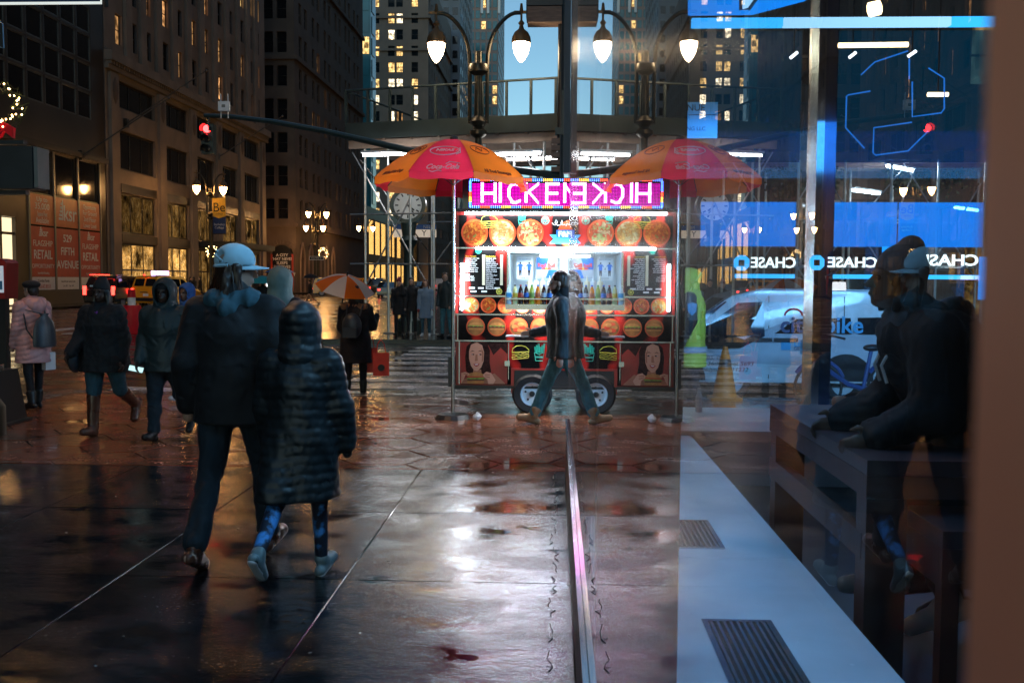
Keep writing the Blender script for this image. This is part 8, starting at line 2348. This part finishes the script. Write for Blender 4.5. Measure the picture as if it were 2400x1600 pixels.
text('ENUE', .085, ((fx(1606) + fx(1630)) / 2, -.003, fz(254)), (1, 0, 0), (0, 0, 1), 'black_print', nt_); text('ING LLC', .05, ((fx(1606) + fx(1640)) / 2, -.003, fz(303)), (1, 0, 0), (0, 0, 1), 'navy_print', nt_)
MB().box((fx(1606), -.004, fz(271)), (fx(1672), -.001, fz(269.5))).obj('rule', 'navy_print', nt_)
# the bank's blue lighting, plus fill lamps added for sill and van
def area(name, loc, size, energy, col, rot=(0, 0, 0), sy=None, spread=None):
    l = bpy.data.lights.new(name, 'AREA'); l.energy = energy; l.color = col; l.size = size
    if spread: l.spread = R(spread)
    if sy: l.shape = 'RECTANGLE'; l.size_y = sy
    o = bpy.data.objects.new(name, l); C.objects.link(o); o.location = loc; o.rotation_euler = rot
    return o
area('sill_fill_light', (.62, 4.4, CEIL - .12), .5, 13, (.18, .52, 1.0), (0, 0, 0), 7.0, 34)  # narrow lamp added so that only the white sill brightens
area('van_fill_light', (3.6, FAC_Y + .12, 2.35), 4.4, 190, (.26, .60, 1.0), (R(86), 0, 0), .5)  # added outside the glass to throw the band's glow on the van
area('bank_ceiling_light', (1.25, 4.9, CEIL - .25), .8, 60, (.30, .66, 1.0), (0, R(58), 0), 5.5, 110)
area('band_light', (3.2, FD - .25, 2.9), 4.2, 16, (.05, .40, 1.0), (R(60), 0, 0), .5)
# table, stool
tb_ = thing('table', 'dark wooden high table with thick top edge and slab legs inside the bank', 'table', (1.14, 3.65, 0))
MB().box((0, 0, .945), (1.7, 1.65, 1.0)).obj('table_top', 'desk_top', tb_)
MB().box((.0, .0, .86), (1.7, .04, .943)).box((.0, .042, .86), (.04, 1.65, .943)).obj('edge_board', 'desk_wood', tb_)
MB().box((.0, .05, .62), (.05, 1.65, .72)).obj('side_rail', 'desk_wood', tb_)
for x, y in ((0, 0), (0, 1.5), (1.55, 0), (1.55, 1.5)): MB().box((x + .002, y + .002, 0), (x + .15, y + .12, .858)).obj('leg', 'desk_wood', tb_)
sb = thing('stool', 'low dark wooden box stool in front of the high table', 'stool', (1.33, 3.42, 0))
MB().box((0, 0, .74), (.62, .40, .80)).obj('seat', 'desk_top', sb)
MB().box((.0, .0, .60), (.62, .03, .738)).box((.0, .032, .60), (.03, .40, .738)).obj('apron', 'desk_wood', sb)
for x in (.01, .55): MB().box((x, .02, 0), (x + .06, .08, .598)).obj('leg', 'desk_wood', sb)
wbt = thing('bottle', 'clear plastic water bottle standing on the white window sill', 'bottle', (fx(1643, 9.15), 9.15, SILL))
MB().lathe([(.028, 0), (.032, .01), (.032, .07), (.029, .08), (.032, .09), (.032, .14), (.014, .19), (.013, .205)], n=14).obj('flask', 'water_clear', wbt, True); MB().cyl((0, 0, .206), (0, 0, .222), .015, n=10).obj('cap', 'cap_white', wbt)
# customer leaning on the table
Z_ = person('customer in a black hooded jacket leaning on the high table inside the bank', (1.75, 4.15, 0), R(88), h=1.74, build=1.06, legs=((62, 70), (48, 74)), arms=((6, 8, 60), (2, 8, 64)), lean=31, skin='skin_brown', vox=.009, head=(0, 10), seat=1.03)
trousers(Z_, 'coat_black', 1.0, 3); shoes(Z_, 'shoe_white', sole='shoe_white')
coat(Z_, 'coat_black', hem=.12, r=1.22, sleeve=.080, cuff=.052, name='jacket', flat=.92, disp=folds(.009, 24, 3))
hair(Z_, 'hair_black', .03, 1.0, hat=True); beanie(Z_, 'scarf_grey'); eyes(Z_)
part(Z_, 'hood', sdf_mesh('hood', [Z_['e'](Z_['neck'] + V((0, -.07, -.01)), (.12, .09, .09)), Z_['c'](Z_['neck'] + V((-.10, 0, -.02)), Z_['neck'] + V((.10, 0, -.02)), .075, .075)], .011, 'coat_black', k=.04, disp=folds(.008, 40, 2)))
part(Z_, 'scarf', sdf_mesh('scarf', [Z_['c'](Z_['neck'] + V((-.06, .05, -.01)), Z_['neck'] + V((.06, .05, -.01)), .065, .065), Z_['c'](Z_['neck'] + V((0, .09, -.06)), Z_['chest'] + V((0, .17, .06)), .06, .05)], .011, 'scarf_grey', k=.03, disp=folds(.008, 45, 2)))
for sx in (1, -1):
    n0 = Z_['neck'] + V((sx * .05, .10, -.12)); n1 = Z_['chest'] + V((sx * .05, .21, -.10))
    MB().tube([v * Z_['s'] for v in (n0, n0.lerp(n1, .5) + V((0, .03, 0)), n1)], .007, 5).obj('drawcord', 'white_print', Z_['p'])
person_c = person('second customer in black, only an arm and back showing beside the tan pillar', (2.12, 4.9, 0), R(100), h=1.68, build=1.2, legs=((60, 70), (55, 70)), arms=((50, 8, 40), (40, 8, 40)), lean=20, vox=.016, hands='none', seat=.80)
trousers(person_c, 'coat_black', 1.0, 3, disp=False); shoes(person_c, 'shoe_black'); coat(person_c, 'coat_black', hem=.12, r=1.15, name='jacket'); hair(person_c, 'hair_black', .1)
# street trees beyond the far scaffold
def tree(x, y, h, r, label, seed):
    t = thing('street_tree', label, 'tree', (x, y, 0))
    rr = random.Random(seed)
    tk = MB().tube([(0, 0, 0), (.05, 0, h * .4), (-.03, .05, h * .7), (.0, 0, h * .95)], [.14, .11, .07, .02], 8)
    tips = []
    for k in range(14):
        a, z0 = rr.uniform(0, 6.28), h * rr.uniform(.55, .85)
        e = V((r * rr.uniform(.5, 1) * math.cos(a), r * rr.uniform(.5, 1) * math.sin(a), z0 + r * rr.uniform(.1, .9)))
        tk.tube([(0, 0, z0), (e.x * .5, e.y * .5, (z0 + e.z) / 2 + .1), e], [.05, .03, .012], 5); tips.append(e)
    tk.obj('trunk', 'timber', t, True)
    lf = MB()
    for k in range(2600):
        c0 = rr.choice(tips) * rr.uniform(.55, 1.0); c0 = V((c0.x, c0.y, max(c0.z, h * .55)))
        c = c0 + V((rr.gauss(0, .22), rr.gauss(0, .22), rr.gauss(0, .22)))
        d = V((rr.uniform(-1, 1), rr.uniform(-1, 1), rr.uniform(-1, 1))).normalized() * rr.uniform(.05, .10); e = d.cross(V((.4, .7, .2))).normalized() * .04
        lf.add([c - d, c + e, c + d, c - e], [(0, 1, 2, 3)])
    lf.obj('crown', mat('leaf_dark', (.035, .055, .025), .6) if 'leaf_dark' not in MATS else 'leaf_dark', t)
tree(12.9, 35.0, 9.4, 1.7, 'small dark leafed street tree beyond the farthest bank sign', 4)
tree(8.4, 35.2, 9.0, 1.5, 'small dark leafed street tree behind the steel post', 9)

# ------------------------------------------------------------------ lettering becomes mesh
bpy.context.view_layer.update()
dg = bpy.context.evaluated_depsgraph_get()
fonts = [o for o in sc.objects if o.type == 'FONT']
made = [(o, bpy.data.meshes.new_from_object(o.evaluated_get(dg))) for o in fonts]
for o, me in made:
    nm, pa, mw = o.name, o.parent, o.matrix_local.copy()
    props = {k: o[k] for k in ('label', 'category', 'group', 'kind') if k in o}
    bpy.data.objects.remove(o)
    n = link(nm, me, pa)
    n.matrix_local = mw
    for k, v in props.items(): n[k] = v
